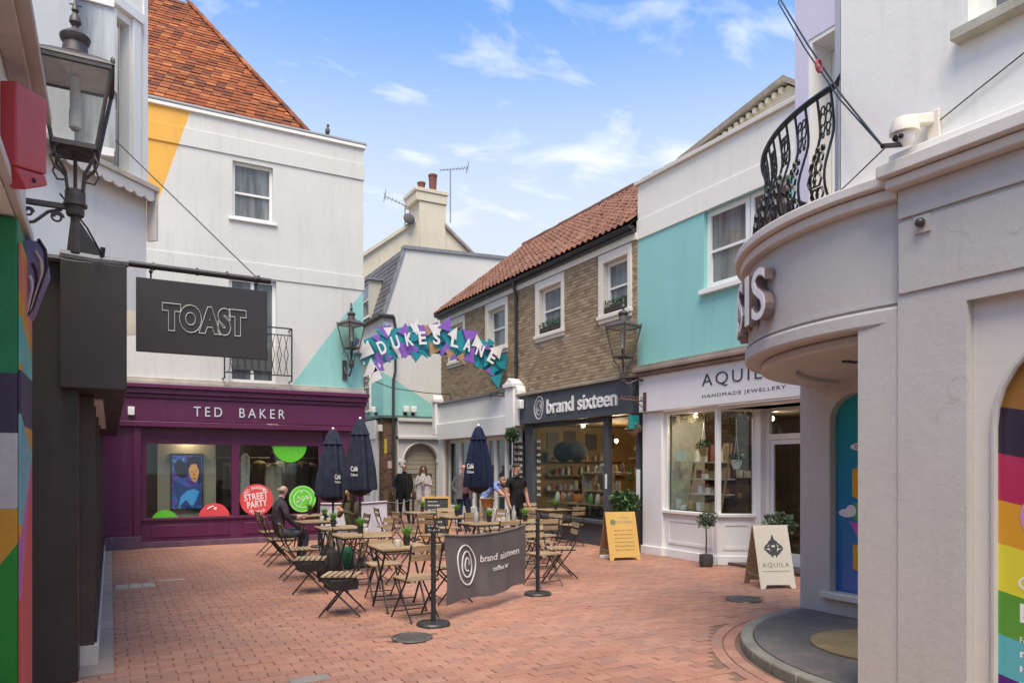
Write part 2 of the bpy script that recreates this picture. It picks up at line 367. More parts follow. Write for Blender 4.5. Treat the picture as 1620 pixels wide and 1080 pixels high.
def thing(name, mb, mat, label, cat, group=None, kind=None, bevel=0, attr=False, recalc=True, origin=None):
    """one-mesh thing, its origin at its base"""
    xs = [v[0] for v in mb.v]; ys = [v[1] for v in mb.v]; zs = [v[2] for v in mb.v]
    c = Vector(origin) if origin else Vector(((min(xs) + max(xs)) / 2, (min(ys) + max(ys)) / 2, min(zs)))
    o = bpy.data.objects.new(name, mesh_of(name, mb, mat, c, True, attr, recalc)); COL.objects.link(o); o.location = c
    ORG[o.name] = c
    if bevel:
        b = o.modifiers.new('bevel', 'BEVEL'); b.width = bevel; b.segments = 2; b.limit_method = 'ANGLE'; b.angle_limit = R(40)
    return tag(o, label, cat, group, kind)
def copy_tree(o, parent=None):
    c = o.copy(); COL.objects.link(c); c.parent = parent
    for ch in list(o.children): copy_tree(ch, c)
    return c
def pieces(name, items, mat, parent, unit, limit=300, stuffname=None):
    """items: 4x4 matrices of a shared unit mesh; nearest `limit` are objects, the rest one joined stuff part"""
    off = orgof(parent)
    items = sorted(items, key=lambda m: (m.translation - CAM).length)
    me = mesh_of(name, unit, mat, smooth=False, recalc=True)
    T = Matrix.Translation(-off)
    for m in items[:limit]:
        o = bpy.data.objects.new(name, me); COL.objects.link(o); o.parent = parent; o.matrix_local = T @ m
    rest = items[limit:]
    if rest:
        b = MB()
        uv = [Vector(v) for v in unit.v]
        for m in rest:
            b.add([m @ v for v in uv], unit.f, random.random())
        part(stuffname or name + 's', b, mat, parent, attr=True, kind='stuff', smooth=False, recalc=False)
def FX(c):           # wall facing -x: a = y, d = out towards the lane
    return lambda a, d, z: (c - d, a, z)
def FXp(c):          # wall facing +x
    return lambda a, d, z: (c + d, a, z)
def FY(c):           # wall facing -y: a = x
    return lambda a, d, z: (a, c - d, z)
def wallf(mb, F, a0, a1, z0, z1, holes=(), rev=0.15, d=0.0):
    As = sorted({a0, a1, *[h[0] for h in holes], *[h[1] for h in holes]}); Zs = sorted({z0, z1, *[h[2] for h in holes], *[h[3] for h in holes]})
    As = [a for a in As if a0 <= a <= a1]; Zs = [z for z in Zs if z0 <= z <= z1]
    for i in range(len(As) - 1):
        for j in range(len(Zs) - 1):
            ca, cz = (As[i] + As[i + 1]) / 2, (Zs[j] + Zs[j + 1]) / 2
            if any(h[0] < ca < h[1] and h[2] < cz < h[3] for h in holes): continue
            mb.add([F(As[i], d, Zs[j]), F(As[i + 1], d, Zs[j]), F(As[i + 1], d, Zs[j + 1]), F(As[i], d, Zs[j + 1])], [(0, 1, 2, 3)])
    for (p, q, r, t) in holes:
        for (s0, s1) in (((p, r), (p, t)), ((q, r), (q, t)), ((p, r), (q, r)), ((p, t), (q, t))):
            mb.add([F(s0[0], d, s0[1]), F(s1[0], d, s1[1]), F(s1[0], d - rev, s1[1]), F(s0[0], d - rev, s0[1])], [(0, 1, 2, 3)])
    return mb
def sash(parent, F, a0, a1, z0, z1, d=-0.12, fm=None, gm=None, fw=0.055, rail=0.5, cols=1, sill=None, sillmat=None, label=None, box=0.07, smallbars=False):
    """sash window: frame, meeting rail, panes, sill"""
    fm = fm or M_whitew; gm = gm or M_dg
    b = MB(); e = 0.002
    b.fbox(F, a0 - e, a0 + fw, d, d + box, z0, z1).fbox(F, a1 - fw, a1 + e, d, d + box, z0, z1)
    b.fbox(F, a0 + fw, a1 - fw, d, d + box, z1 - fw, z1 + e).fbox(F, a0 + fw, a1 - fw, d, d + box, z0 - e, z0 + fw * 1.2)
    zr = z0 + (z1 - z0) * rail if rail else None
    if zr: b.fbox(F, a0 + fw, a1 - fw, d + 0.005, d + box - 0.01, zr - 0.022, zr + 0.022)
    wdt = (a1 - a0 - 2 * fw) / cols
    for k in range(1, cols):
        m_ = a0 + fw + wdt * k; b.fbox(F, m_ - fw * 0.5, m_ + fw * 0.5, d + 0.003, d + box - 0.006, z0 + fw, z1 - fw)
    f = part('window', b, fm, parent, label)
    for k in range(cols):
        l, r_ = a0 + fw + wdt * k, a0 + fw + wdt * (k + 1)
        for (lo, hi, dd) in (((zr, z1 - fw, 0.035), (z0 + fw, zr, 0.018)) if zr else ((z0 + fw, z1 - fw, 0.025),)):
            g = MB().fbox(F, l, r_, d + dd - 0.004, d + dd, lo, hi); part('pane', g, gm, f)
    if sill:
        so_, st, ov = sill
        part('sill', MB().fbox(F, a0 - ov, a1 + ov, d + box + 0.003, so_, z0 - st, z0 - 0.003), sillmat or fm, f, bevel=0.006)
    return f
def text(name, s, G, a_left, a_right, z0, z1, d, mat, parent, ext=0.012, bold=0.0, outline=0.0, spacing=1.0, shear=0.0, label=None, line=None):
    """lettering fitted into the rectangle a_left..a_right, z0..z1 (a may run backwards), standing at depth d"""
    c = bpy.data.curves.new('lettering', 'FONT'); c.body = s; c.size = 1; c.space_character = spacing; c.resolution_u = 4; c.shear = shear
    if outline: c.fill_mode = 'NONE'; c.bevel_depth = outline; c.bevel_resolution = 0; c.offset = bold
    else: c.extrude = 0.0; c.offset = bold
    o = bpy.data.objects.new('lettering', c); COL.objects.link(o)
    dg = bpy.context.evaluated_depsgraph_get(); me = bpy.data.meshes.new_from_object(o.evaluated_get(dg))
    bpy.data.objects.remove(o); 
    vs = [v.co.copy() for v in me.vertices]; fs = [tuple(p.vertices) for p in me.polygons]; bpy.data.meshes.remove(me)
    if not vs: return None
    x0, x1 = min(v.x for v in vs), max(v.x for v in vs); y0, y1 = min(v.y for v in vs), max(v.y for v in vs)
    mb = MB(); nv = len(vs)
    def T(v, dd): return G(a_left + (a_right - a_left) * (v.x - x0) / (x1 - x0), dd, z0 + (z1 - z0) * (v.y - y0) / (y1 - y0))
    if outline: mb.add([T(v, d + v.z * 0.5) for v in vs], fs)
    else:
        edges = {}
        for f in fs:
            for i in range(len(f)):
                e = (f[i], f[(i + 1) % len(f)]); k = tuple(sorted(e)); edges[k] = edges.get(k, 0) + 1
        mb.add([T(v, d + ext) for v in vs] + [T(v, d) for v in vs], fs + [(a, b, b + nv, a + nv) for (a, b), n_ in edges.items() if n_ == 1])
    return part(name, mb, mat, parent, label, smooth=False, recalc=False)
def leaves(mb, c, rx, ry, rz, n, size, rng, hollow=0.55, up=0.3):
    for _ in range(n):
        while True:
            p = Vector((rng.uniform(-1, 1), rng.uniform(-1, 1), rng.uniform(-1, 1)))
            if hollow < p.length < 1: break
        q = Vector((c[0] + p.x * rx, c[1] + p.y * ry, c[2] + p.z * rz))
        dirv = (p + Vector((rng.gauss(0, .5), rng.gauss(0, .5), rng.gauss(up, .5)))).normalized()
        sv_ = dirv.cross(Vector((rng.gauss(0, 1), rng.gauss(0, 1), rng.gauss(0, 1)))).normalized()
        L = size * rng.uniform(.6, 1.3); W_ = L * 0.38; nrm = dirv.cross(sv_)
        mb.add([q, q + dirv * L * .5 + sv_ * W_ + nrm * L * .08, q + dirv * L, q + dirv * L * .5 - sv_ * W_ + nrm * L * .08], [(0, 1, 2, 3)], rng.random())
    return mb
BOXU = MB().box(-.5, .5, -.5, .5, -.5, .5)
def mat_box(x0, x1, y0, y1, z0, z1):
    return Matrix.Translation(((x0 + x1) / 2, (y0 + y1) / 2, (z0 + z1) / 2)) @ Matrix.Diagonal((abs(x1 - x0), abs(y1 - y0), abs(z1 - z0), 1))
def mat_fbox(F, a0, a1, d0, d1, z0, z1):
    p = F(a0, d0, z0); q = F(a1, d1, z1); return mat_box(p[0], q[0], p[1], q[1], p[2], q[2])
def room(parent, F, a0, a1, depth, z1, wallm, floorm, d0=-0.2):
    b = MB(); t = 0.06
    b.fbox(F, a0, a1, -depth - t, -depth, 0, z1).fbox(F, a0 - t, a0, -depth, d0, 0, z1).fbox(F, a1, a1 + t, -depth, d0, 0, z1).fbox(F, a0, a1, -depth, d0, z1, z1 + t)
    part('interior_wall', b, wallm, parent)
    part('interior_floor', MB().fbox(F, a0, a1, -depth, d0, 0.01, 0.05), floorm, parent)
# ================================================================== ground
TCX, TCY = 6.7, 3.35          # centre of the round corner tower
ground = thing('ground', MB().add([(-150, -150, -0.012), (150, -150, -0.012), (150, 150, -0.012), (-150, 150, -0.012)], [(0, 1, 2, 3)]), M_joint, None, None, kind='structure', recalc=False, origin=(0, 0, 0))
def paver_unit(l, wd, h=0.02, ch=0.006):
    l -= 0.007; wd -= 0.007; b = MB(); a, c = l / 2, wd / 2
    b.add([(-a, -c, -h), (a, -c, -h), (a, c, -h), (-a, c, -h), (-a, -c, -ch * .6), (a, -c, -ch * .6), (a, c, -ch * .6), (-a, c, -ch * .6), (-a + ch, -c + ch, 0), (a - ch, -c + ch, 0), (a - ch, c - ch, 0), (-a + ch, c - ch, 0)],
          [(0, 1, 5, 4), (1, 2, 6, 5), (2, 3, 7, 6), (3, 0, 4, 7), (4, 5, 9, 8), (5, 6, 10, 9), (6, 7, 11, 10), (7, 4, 8, 11), (8, 9, 10, 11)])
    return b
PX_, PY_ = 0.215, 0.111
PU = paver_unit(PX_, PY_)
MANHOLES = [(2.55, 6.62, 0.19), (6.92, 6.55, 0.20)]
items = []; rg = random.Random(3)
def inlane(x, y):
    if (x - TCX) ** 2 + (y - TCY) ** 2 < 2.52 ** 2 and y < 5.6: return False
    if x > 6.6 and y < 5.5: return False
    for (mx_, my_, mr) in MANHOLES:
        if (x - mx_) ** 2 + (y - my_) ** 2 < (mr + .05) ** 2: return False
    if 0.05 < x < 0.55 and 11.15 < y < 11.55: return False
    if y < 17: return -0.3 < x < 9.6 and y > 3.0
    return 5.0 < x < 9.0 and y < 23.6 or (x >= 9.0 and 20.8 < y < 23.6 and x < 11) or (5.0 < x < 8.1 and y < 29)
ny = int((29 - 3.0) / PY_)
for j in range(ny):
    y = 3.0 + j * PY_
    sh = PX_ / 2 * (j % 2) + rg.uniform(-.016, .016)
    for i in range(56):
        x = -0.4 + sh + i * PX_
        if not inlane(x, y): continue
        near = y < 13
        m = Matrix.Translation((x + rg.gauss(0, .0012), y + rg.gauss(0, .0012), rg.gauss(0, .0016))) @ Matrix.Rotation(rg.gauss(0, .008), 4, 'Z')
        if near: m = m @ Matrix.Rotation(rg.gauss(0, .006), 4, 'X') @ Matrix.Rotation(rg.gauss(0, .004), 4, 'Y')
        items.append(m)
for rr in (2.30, 2.415):
    nseg = int(rr * PI * 0.62 / PX_)
    for k in range(nseg):
        an = R(88) + (k + .5 * (int(rr * 10) % 2)) * PX_ / rr
        items.append(Matrix.Translation((TCX + rr * math.cos(an), TCY + rr * math.sin(an), rg.gauss(0, .001))) @ Matrix.Rotation(an + PI / 2, 4, 'Z'))
pieces('paver', items, M_paver, ground, PU, 300, 'paving')
# edging stones along the black shop
items = [mat_box(-0.28, 0.02, 6.6 + k * 0.6, 7.19 + k * 0.6, -0.03, 0.012) for k in range(16)]
pieces('edging_stone', items, paint('edging', (0.40, 0.31, 0.26), 0.85, 0.2, 4, 0.3, dirt=0.4), ground, BOXU)
# repaired patch of pale slabs
items = [mat_box(0.06 + i * 0.165, 0.215 + i * 0.165, 11.16 + j * 0.2, 11.35 + j * 0.2, -0.02, 0.003) for i in range(3) for j in range(2)]
pieces('patch_slab', items, paint('patch', (0.50, 0.40, 0.33), 0.85, 0.2, 5, 0.3, dirt=0.4), ground, BOXU)
M_cover = paint('iron_cover', (0.11, 0.10, 0.095), 0.6, 0.3, 8, 0.3, dirt=0.3, streak=False)
for (i, (mx_, my_, mr)) in enumerate(MANHOLES):
    t = root('manhole_cover', ('round iron manhole cover in front of the stanchion base', 'round iron cover in the paving near the curved step')[i], 'manhole cover', (mx_, my_, 0), group='manhole covers')
    part('rim', MB().tube([(mx_ + mr * math.cos(k * PI / 16), my_ + mr * math.sin(k * PI / 16), 0.0) for k in range(32)], 0.014, 6, True), M_cover, t)
    part('lid', MB().lathe([(mr - .02, -0.01), (mr - .02, 0.002), (mr - .03, 0.004)], (mx_, my_, 0), 32), M_cover, t)
    b = MB()
    for k in range(-3, 4):
        L = math.sqrt(max(0.001, (mr - .05) ** 2 - (k * mr * .25) ** 2)); b.box(mx_ - L, mx_ + L, my_ + k * mr * .25 - .012, my_ + k * mr * .25 + .012, 0.003, 0.008)
    part('tread_bar', b, M_cover, t)
b = MB().box(1.2, 1.5, 5.62, 5.78, -0.01, 0.005)
thing('drain_cover', b, paint('drain', (0.30, 0.27, 0.25), 0.7, 0.3, 8, 0.2, dirt=0.3, streak=False), 'small grey square cover set in the paving at the bottom edge', 'drain cover')
b = MB().box(0.6, 0.95, 11.62, 11.72, -0.01, 0.005)
thing('drain_cover', b, MATS['patch'], 'narrow pale strip cover in the paving before the plum shopfront', 'drain cover')
b = MB().box(6.35, 6.6, 5.6, 5.72, -0.01, 0.005)
thing('drain_cover', b, M_cover, 'small dark rectangular cover beside the curved step', 'drain cover')

# ================================================================== corner building with the plum shopfront
F = FY(16.55)
ted = root('corner_building', 'white three storey building with orange tiled roof, yellow and teal paint and plum shopfront', 'building', (2.6, 16.55, 0))
HW = (2.29, 3.13, 7.0, 8.22); HD = (2.22, 3.2, 3.46, 5.73)
b = wallf(MB(), F, -1.2, 5.17, 3.3, 9.06, [HW, HD], 0.18)
b.add([(5.17, 16.55, 3.3), (5.17, 24, 3.3), (5.17, 24, 9.06), (5.17, 16.55, 9.06)], [(0, 1, 2, 3)])
b.add([(5.17, 16.55, 0), (5.17, 24, 0), (5.17, 24, 3.3), (5.17, 16.55, 3.3)], [(0, 1, 2, 3)])
b.box(-1.2, 5.1, 16.85, 24, 3.32, 9.0)
part('wall', b, M_ted, ted, recalc=False)
b = MB().fbox(F, -1.2, 5.19, -0.05, 0.025, 8.33, 8.70).fbox(F, -1.2, 5.19, -0.05, 0.02, 5.76, 6.08)
part('band_course', b, M_ted, ted, bevel=0.006)
b = MB().box(-1.2, 5.22, 16.50, 16.85, 9.06, 9.13)
part('coping', b, M_white, ted, bevel=0.01)
b = MB().tube([(-1.2, 16.58, 9.17), (1.0, 16.58, 9.18), (2.5, 16.575, 9.165), (5.24, 16.58, 9.17)], 0.062, 8)
b.box(-1.2, 5.23, 16.58, 16.95, 9.135, 9.20)
part('lead_flashing', b, M_lead, ted)
sash(ted, F, *HW, d=-0.16, gm=M_dg2, fw=0.06, rail=0.47, sill=(0.05, 0.06, 0.08), label='white framed upper window')
f = sash(ted, F, *HD, d=-0.16, gm=M_dg, fw=0.07, rail=0.0, cols=2, label='white french window behind the iron balcony')
part('closed_blind', MB().fbox(F, 2.3, 3.12, -0.10, -0.085, 3.75, 4.25), plain('blind_dark', (0.10, 0.10, 0.10), 0.7), ted)
# ledge above shopfront
b = MB().fbox(F, -0.6, 5.19, -0.02, 0.16, 3.33, 3.40).fbox(F, -0.6, 5.17, -0.02, 0.08, 3.40, 3.47)
part('ledge', b, paint('ledge_stone', (0.52, 0.46, 0.40), 0.85, 0.25, 4, 0.4, dirt=0.6), ted, bevel=0.01)
# iron balcony
bal = MB(); x0, x1, zb, zt, dd = 2.09, 3.47, 3.50, 4.66, 0.30
bal.fbox(F, x0, x1, dd - .012, dd + .012, zt - .014, zt + .014).fbox(F, x0, x1, dd - .012, dd + .012, zb + .12, zb + .145).fbox(F, x0, x1, dd - .012, dd + .012, zt - .16, zt - .14)
for xx in (x0, x1):
    bal.fbox(F, xx - .014, xx + .014, 0.0, dd, zt - .012, zt + .012).fbox(F, xx - .014, xx + .014, dd - .014, dd + .014, zb, zt)
    bal.fbox(F, xx - .012, xx + .012, 0.0, dd, zb + .01, zb + .03)
part('balcony_rail', bal, M_blackmet, ted)
for k in range(9):
    xx = x0 + .12 + k * (x1 - x0 - .24) / 8
    part('baluster', MB().tube([F(xx - .045, dd, zb + .13), F(xx + .045, dd, (zb + zt) / 2), F(xx - .045, dd, zt - .15)], 0.008, 5).tube([F(xx + .045, dd, zb + .13), F(xx - .045, dd, (zb + zt) / 2), F(xx + .045, dd, zt - .15)], 0.008, 5), M_blackmet, ted)
# roof: tiled slope hipped at the right
E0 = Vector((4.15, 16.92, 9.17)); E1 = Vector((1.80, 20.9, 13.85)); rl = Vector((-6, 16.92, 9.17)); rt = Vector((-6, 20.9, 13.85)); hb = Vector((5.05, 23.5, 9.17)); hp = Vector((1.8, 23.5, 13.85))
b = MB().add([rl, E0, E1, rt], [(0, 1, 2, 3)]).add([E0, hb, hp, E1], [(0, 1, 2, 3)])
roof = part('roof', b, paint('roof_felt', (0.06, 0.03, 0.02), 0.9, 0.2, 4), ted, recalc=False)
slope = (Vector((0, E1.y - E0.y, E1.z - E0.z))); sl = slope.length; sn = slope.normalized(); nrm = Vector((0, -sn.z, sn.y))
TU = MB().box(-.098, .098, -.11, .11, -.010, .010)
items = []; rg = random.Random(5); rowh = 0.155
rotm = Matrix(((1, 0, 0), (0, sn.y, nrm.y), (0, sn.z, nrm.z))).to_4x4()
for j in range(int(sl / rowh)):
    s_ = (j + .5) * rowh; k = s_ / sl; xr = E0.x + (E1.x - E0.x) * k
    x = xr - 0.08 - (0.102 if j % 2 else 0)
    while x > 0.0:
        p = Vector((x, E0.y, E0.z)) + sn * s_ + nrm * (0.03 + rg.gauss(0, .004))
        items.append(Matrix.Translation(p) @ rotm @ Matrix.Rotation(R(-6.5) + rg.gauss(0, .015), 4, 'X') @ Matrix.Rotation(rg.gauss(0, .012), 4, 'Z'))
        x -= 0.204
pieces('roof_tile', items, M_tile, roof, TU, 300, 'roof_tiling')
hip = []
for k in range(22):
    p = E0.lerp(E1, (k + .5) / 22) + nrm * 0.05
    q = (E1 - E0).to_track_quat('Y', 'Z'); hip.append(Matrix.Translation(p) @ q.to_matrix().to_4x4() @ Matrix.Rotation(R(5), 4, 'X') @ Matrix.Diagonal((1.0, 1.35, 1.6, 1)))
pieces('hip_tile', hip, M_tile, roof, TU)
part('hip_flashing', MB().tube([E0 + Vector((.09, .03, .02)), E1 + Vector((.09, .03, .02))], 0.035, 6), paint('mossy_lead', (0.17, 0.17, 0.12), 0.8, 0.3, 5), roof)
# --- shopfront
sf = part('shopfront', MB().fbox(F, -0.6, 5.17, 0.0, 0.14, 2.58, 3.04).fbox(F, -0.6, 5.15, 0.0, 0.19, 2.46, 2.57), M_purple, ted, bevel=0.008, label='plum painted shopfront with wide fascia')
part('cornice', MB().fbox(F, -0.6, 5.24, 0.0, 0.27, 3.24, 3.325).fbox(F, -0.6, 5.21, 0.0, 0.22, 3.13, 3.237).fbox(F, -0.6, 5.19, 0.0, 0.17, 3.043, 3.127), M_purple, sf, bevel=0.01)
part('pilaster', MB().fbox(F, -0.6, 0.40, 0.0, 0.09, 0.26, 2.455).fbox(F, 0.40, 0.53, -0.05, 0.13, 0.26, 2.455), M_purple, sf, bevel=0.006)
part('pilaster', MB().fbox(F, 4.32, 5.15, 0.0, 0.10, 0.26, 2.455).fbox(F, 4.25, 4.318, -0.05, 0.05, 0.0, 2.455), M_purple, sf, bevel=0.006)
part('plinth', MB().fbox(F, -0.6, 0.54, 0.0, 0.17, 0.0, 0.255), M_plumbase, sf, bevel=0.008)
part('plinth', MB().fbox(F, 4.28, 5.17, 0.0, 0.15, 0.0, 0.255), M_plumbase, sf, bevel=0.008)
part('pilaster_panel', MB().fbox(F, -0.45, 0.33, 0.091, 0.098, 0.42, 2.3), M_purple, sf, bevel=0.004)
part('header', MB().fbox(F, 0.532, 4.248, -0.08, -0.02, 2.12, 2.455).fbox(F, 0.532, 4.248, -0.08, 0.0, 2.40, 2.452), M_purple, sf)
part('stall_riser', MB().fbox(F, 0.532, 4.248, -0.08, -0.01, 0.10, 0.55).fbox(F, 0.532, 4.248, -0.10, 0.03, 0.545, 0.60), M_purple, sf, bevel=0.005)
part('stall_panel', MB().fbox(F, 0.72, 2.22, -0.009, 0.008, 0.2, 0.45), M_purple, sf, bevel=0.006)
part('stall_panel', MB().fbox(F, 2.52, 4.12, -0.009, 0.008, 0.2, 0.45), M_purple, sf, bevel=0.006)
part('plinth', MB().fbox(F, 0.54, 4.28, -0.06, 0.06, 0.0, 0.115), M_plumbase, sf, bevel=0.006)
part('mullion', MB().fbox(F, 2.27, 2.43, -0.08, 0.0, 0.60, 2.12), M_purple, sf, bevel=0.004)
for (p, q) in ((0.532, 0.64), (4.14, 4.248)): part('window_frame', MB().fbox(F, p, q, -0.08, -0.02, 0.6, 2.12), M_purple, sf)
for (p, q) in ((0.64, 2.27), (2.43, 4.14)): part('pane', MB().fbox(F, p, q, -0.055, -0.047, 0.6, 2.12), M_glass, sf)
text('lettering', 'TED  BAKER', F, 1.51, 3.35, 2.70, 2.90, 0.14, plain('silver_letter', (0.62, 0.66, 0.68), 0.35, var=0.05), sf, 0.02, 0.0, spacing=1.5)
part('alarm_box', MB().fbox(F, 0.30, 0.42, 0.14, 0.2, 2.68, 2.85), M_whitew, sf, bevel=0.01)
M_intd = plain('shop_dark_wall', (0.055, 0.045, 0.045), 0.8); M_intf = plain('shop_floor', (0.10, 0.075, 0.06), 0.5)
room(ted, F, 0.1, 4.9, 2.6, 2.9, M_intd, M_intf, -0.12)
# display: beige panel with screen, clothes, stickers
part('display_panel', MB().fbox(F, 0.86, 2.0, -0.40, -0.36, 0.35, 2.15), paint('champagne_panel', (0.42, 0.36, 0.27), 0.4, 0.05, 2, 0), ted)
scr = part('screen', MB().fbox(F, 1.10, 1.74, -0.355, -0.30, 0.73, 1.93), plain('screen_bezel', (0.02, 0.02, 0.025), 0.3), ted)
ms, n, bb = new_mat('screen_picture'); pos = posnode(n)
mpn = n.nodes.new('ShaderNodeMapping'); n.links.new(pos, mpn.inputs[0]); mpn.inputs['Scale'].default_value = (1, 0, 1)
wv = n.nodes.new('ShaderNodeTexNoise'); wv.inputs['Scale'].default_value = 3.4; wv.inputs['Detail'].default_value = 3; wv.inputs['Distortion'].default_value = 1.6; n.links.new(mpn.outputs[0], wv.inputs['Vector'])
r_ = n.nodes.new('ShaderNodeValToRGB'); e = r_.color_ramp.elements; e[0].position = .30; e[0].color = (0.02, 0.012, 0.08, 1); e[1].position = .68; e[1].color = (0.10, 0.35, 0.75, 1)
for p_, c_ in ((.42, (0.10, 0.03, 0.30, 1)), (.50, (0.03, 0.12, 0.45, 1)), (.57, (0.01, 0.02, 0.06, 1))): k_ = e.new(p_); k_.color = c_
n.links.new(wv.outputs[0], r_.inputs[0])
n.links.new(r_.outputs[0], bb.inputs['Emission Color']); bb.inputs['Emission Strength'].default_value = 0.55; bb.inputs['Base Color'].default_value = (0.01, 0.01, 0.01, 1)
part('picture', MB().fbox(F, 1.13, 1.71, -0.298, -0.294, 0.77, 1.89), ms, scr)
M_face = plain('screen_amber', (0.01, 0.01, 0.01), 0.4, var=0, emit=0.55, emitcol=(0.72, 0.30, 0.07)); M_hair = plain('screen_dark', (0.005, 0.005, 0.015), 0.4, var=0, emit=0.12, emitcol=(0.02, 0.03, 0.12))
def ell(cx, cz, rx, rz, rot=0, n_=18): return [(cx + rx * math.cos(t_) * math.cos(rot) - rz * math.sin(t_) * math.sin(rot), cz + rx * math.cos(t_) * math.sin(rot) + rz * math.sin(t_) * math.cos(rot)) for t_ in [2 * PI * k / n_ for k in range(n_)]]
part('picture_shape', MB().prism([(1.42, 1.80), (1.55, 1.885), (1.70, 1.86), (1.705, 1.30), (1.62, 1.28), (1.66, 1.55), (1.60, 1.72), (1.50, 1.70), (1.44, 1.58), (1.41, 1.66)], F, -0.2935, -0.292), M_hair, scr)
part('picture_shape', MB().prism(ell(1.515, 1.545, .016, .010), F, -.2895, -.289), M_hair, scr); part('picture_shape', MB().prism(ell(1.60, 1.555, .018, .010), F, -.2895, -.289), M_hair, scr); part('picture_shape', MB().prism(ell(1.565, 1.40, .03, .011), F, -.2895, -.289), M_hair, scr); part('picture_shape', MB().prism([(1.545, 1.55), (1.56, 1.55), (1.575, 1.46), (1.54, 1.46)], F, -.2895, -.289), plain('screen_rust', (.01, .01, .01), .4, var=0, emit=.4, emitcol=(.45, .15, .03)), scr)
part('picture_shape', MB().prism([(1.13, 1.20), (1.20, 1.35), (1.30, 1.30), (1.42, 1.20), (1.50, 1.22), (1.66, 1.30), (1.71, 1.25), (1.71, .85), (1.5, .77), (1.3, .77), (1.22, 1.0)], F, -.2932, -.2921), plain('screen_navy', (.01, .01, .01), .4, var=0, emit=.3, emitcol=(.02, .08, .30)), scr)
part('picture_shape', MB().prism([(1.45, 1.60), (1.50, 1.70), (1.60, 1.71), (1.655, 1.56), (1.63, 1.42), (1.585, 1.33), (1.54, 1.335), (1.48, 1.44)], F, -0.2915, -0.290), M_face, scr)
part('picture_shape', MB().prism(ell(1.31, 1.60, .13, .20, .3), F, -0.2935, -0.292), M_hair, scr)
part('picture_shape', MB().prism([(1.25, .80), (1.30, 1.02), (1.42, 1.14), (1.56, 1.18), (1.66, 1.12), (1.60, .95), (1.52, .80), (1.40, .95)], F, -0.2915, -0.2905), plain('screen_blue', (0.01, 0.01, 0.01), 0.4, var=0, emit=0.5, emitcol=(0.05, 0.33, 0.70)), scr)
M_red = plain('sticker_red', (0.72, 0.07, 0.08), 0.5, var=0.05); M_grn = plain('sticker_green', (0.13, 0.62, 0.03), 0.5, var=0.05); M_pale = plain('sticker_white', (0.8, 0.78, 0.75), 0.5, var=0.02)
def disc(cx, cz, r, lo=-9, hi=9, d0=-0.045, d1=-0.041, mat=M_red, nm='sticker', parent=None, lab=None):
    pts = [(cx + r * math.cos(k * PI / 24), min(hi, max(lo, cz + r * math.sin(k * PI / 24)))) for k in range(48)]
    return part(nm, MB().prism(pts, F, d0, d1), mat, parent or ted, lab)
disc(0.98, 0.50, 0.26, lo=0.605, mat=M_grn, lab='green half round window sticker'); s2 = disc(1.93, 0.57, 0.31, lo=0.605, lab='red half round window sticker')
part('sticker_print', MB().prism(ell(1.95, .77, .03, .03), F, -.040, -.038), M_pale, s2); part('sticker_print', MB().tube([F(1.95 + .2 * math.cos(t_), -.04, .62 + .2 * math.sin(t_)) for t_ in [PI * .55 + k * .1 for k in range(8)]], 0.012, 4), M_pale, s2)
s3 = disc(2.79, 0.93, 0.345, lab='round red street party window sticker')
def GT(ang, cx, cz): return lambda a, d, z: F(cx + a * math.cos(ang) - z * math.sin(ang), d, cz + a * math.sin(ang) + z * math.cos(ang))
G_ = GT(R(8), 2.79, 0.93)
text('sticker_print', 'STREET', G_, -.25, .25, .005, .15, -.0405, M_pale, s3, 0.002, 0.02); text('sticker_print', 'PARTY', G_, -.21, .21, -.16, -.015, -.0405, M_pale, s3, 0.002, 0.02)
def arc_text(s, cx, cz, r, a0, a1, h, par, mat, d=-.0405, flip=False):
    for i, ch in enumerate(s):
        if ch == ' ': continue
        an = a0 + (a1 - a0) * i / (len(s) - 1)
        g = GT(an - PI / 2 if not flip else an + PI / 2, cx + r * math.cos(an), cz + r * math.sin(an))
        text('sticker_print', ch, g, -h * .36, h * .36, -h / 2, h / 2, d, mat, par, 0.002)
arc_text("TED BAKER'S", 2.79, 0.93, .27, R(150), R(45), .07, s3, M_pale)
arc_text("SESSIONS", 2.79, 0.93, .27, R(-118), R(-55), .06, s3, M_pale, flip=True)
disc(3.50, 2.12, 0.37, hi=2.118, mat=M_grn, lab='green half round sticker at window top')
s4 = disc(3.78, 0.93, 0.30, mat=M_grn, lab='round green printed window sticker')
for (r1, r2) in ((.20, .185), (.285, .275)):
    bq = MB(); pts = [(math.cos(k * PI / 20), math.sin(k * PI / 20)) for k in range(40)]
    for k in range(40):
        c1, c2 = pts[k], pts[(k + 1) % 40]
        bq.add([F(3.78 + c[0] * r, -.039, .93 + c[1] * r) for c, r in ((c1, r1), (c2, r1), (c2, r2), (c1, r2))], [(0, 1, 2, 3)])
    part('sticker_print', bq, M_pale, s4, recalc=False)
rg = random.Random(9)
bq = MB()
for k in range(26):
    an = rg.uniform(0, 6.28); rr = .16 * math.sqrt(rg.random()); bq.prism(ell(3.78 + rr * math.cos(an), .93 + rr * math.sin(an), rg.uniform(.012, .03), rg.uniform(.006, .014), an, 7), F, -.040, -.0385)
part('sticker_print', bq, M_pale, s4)
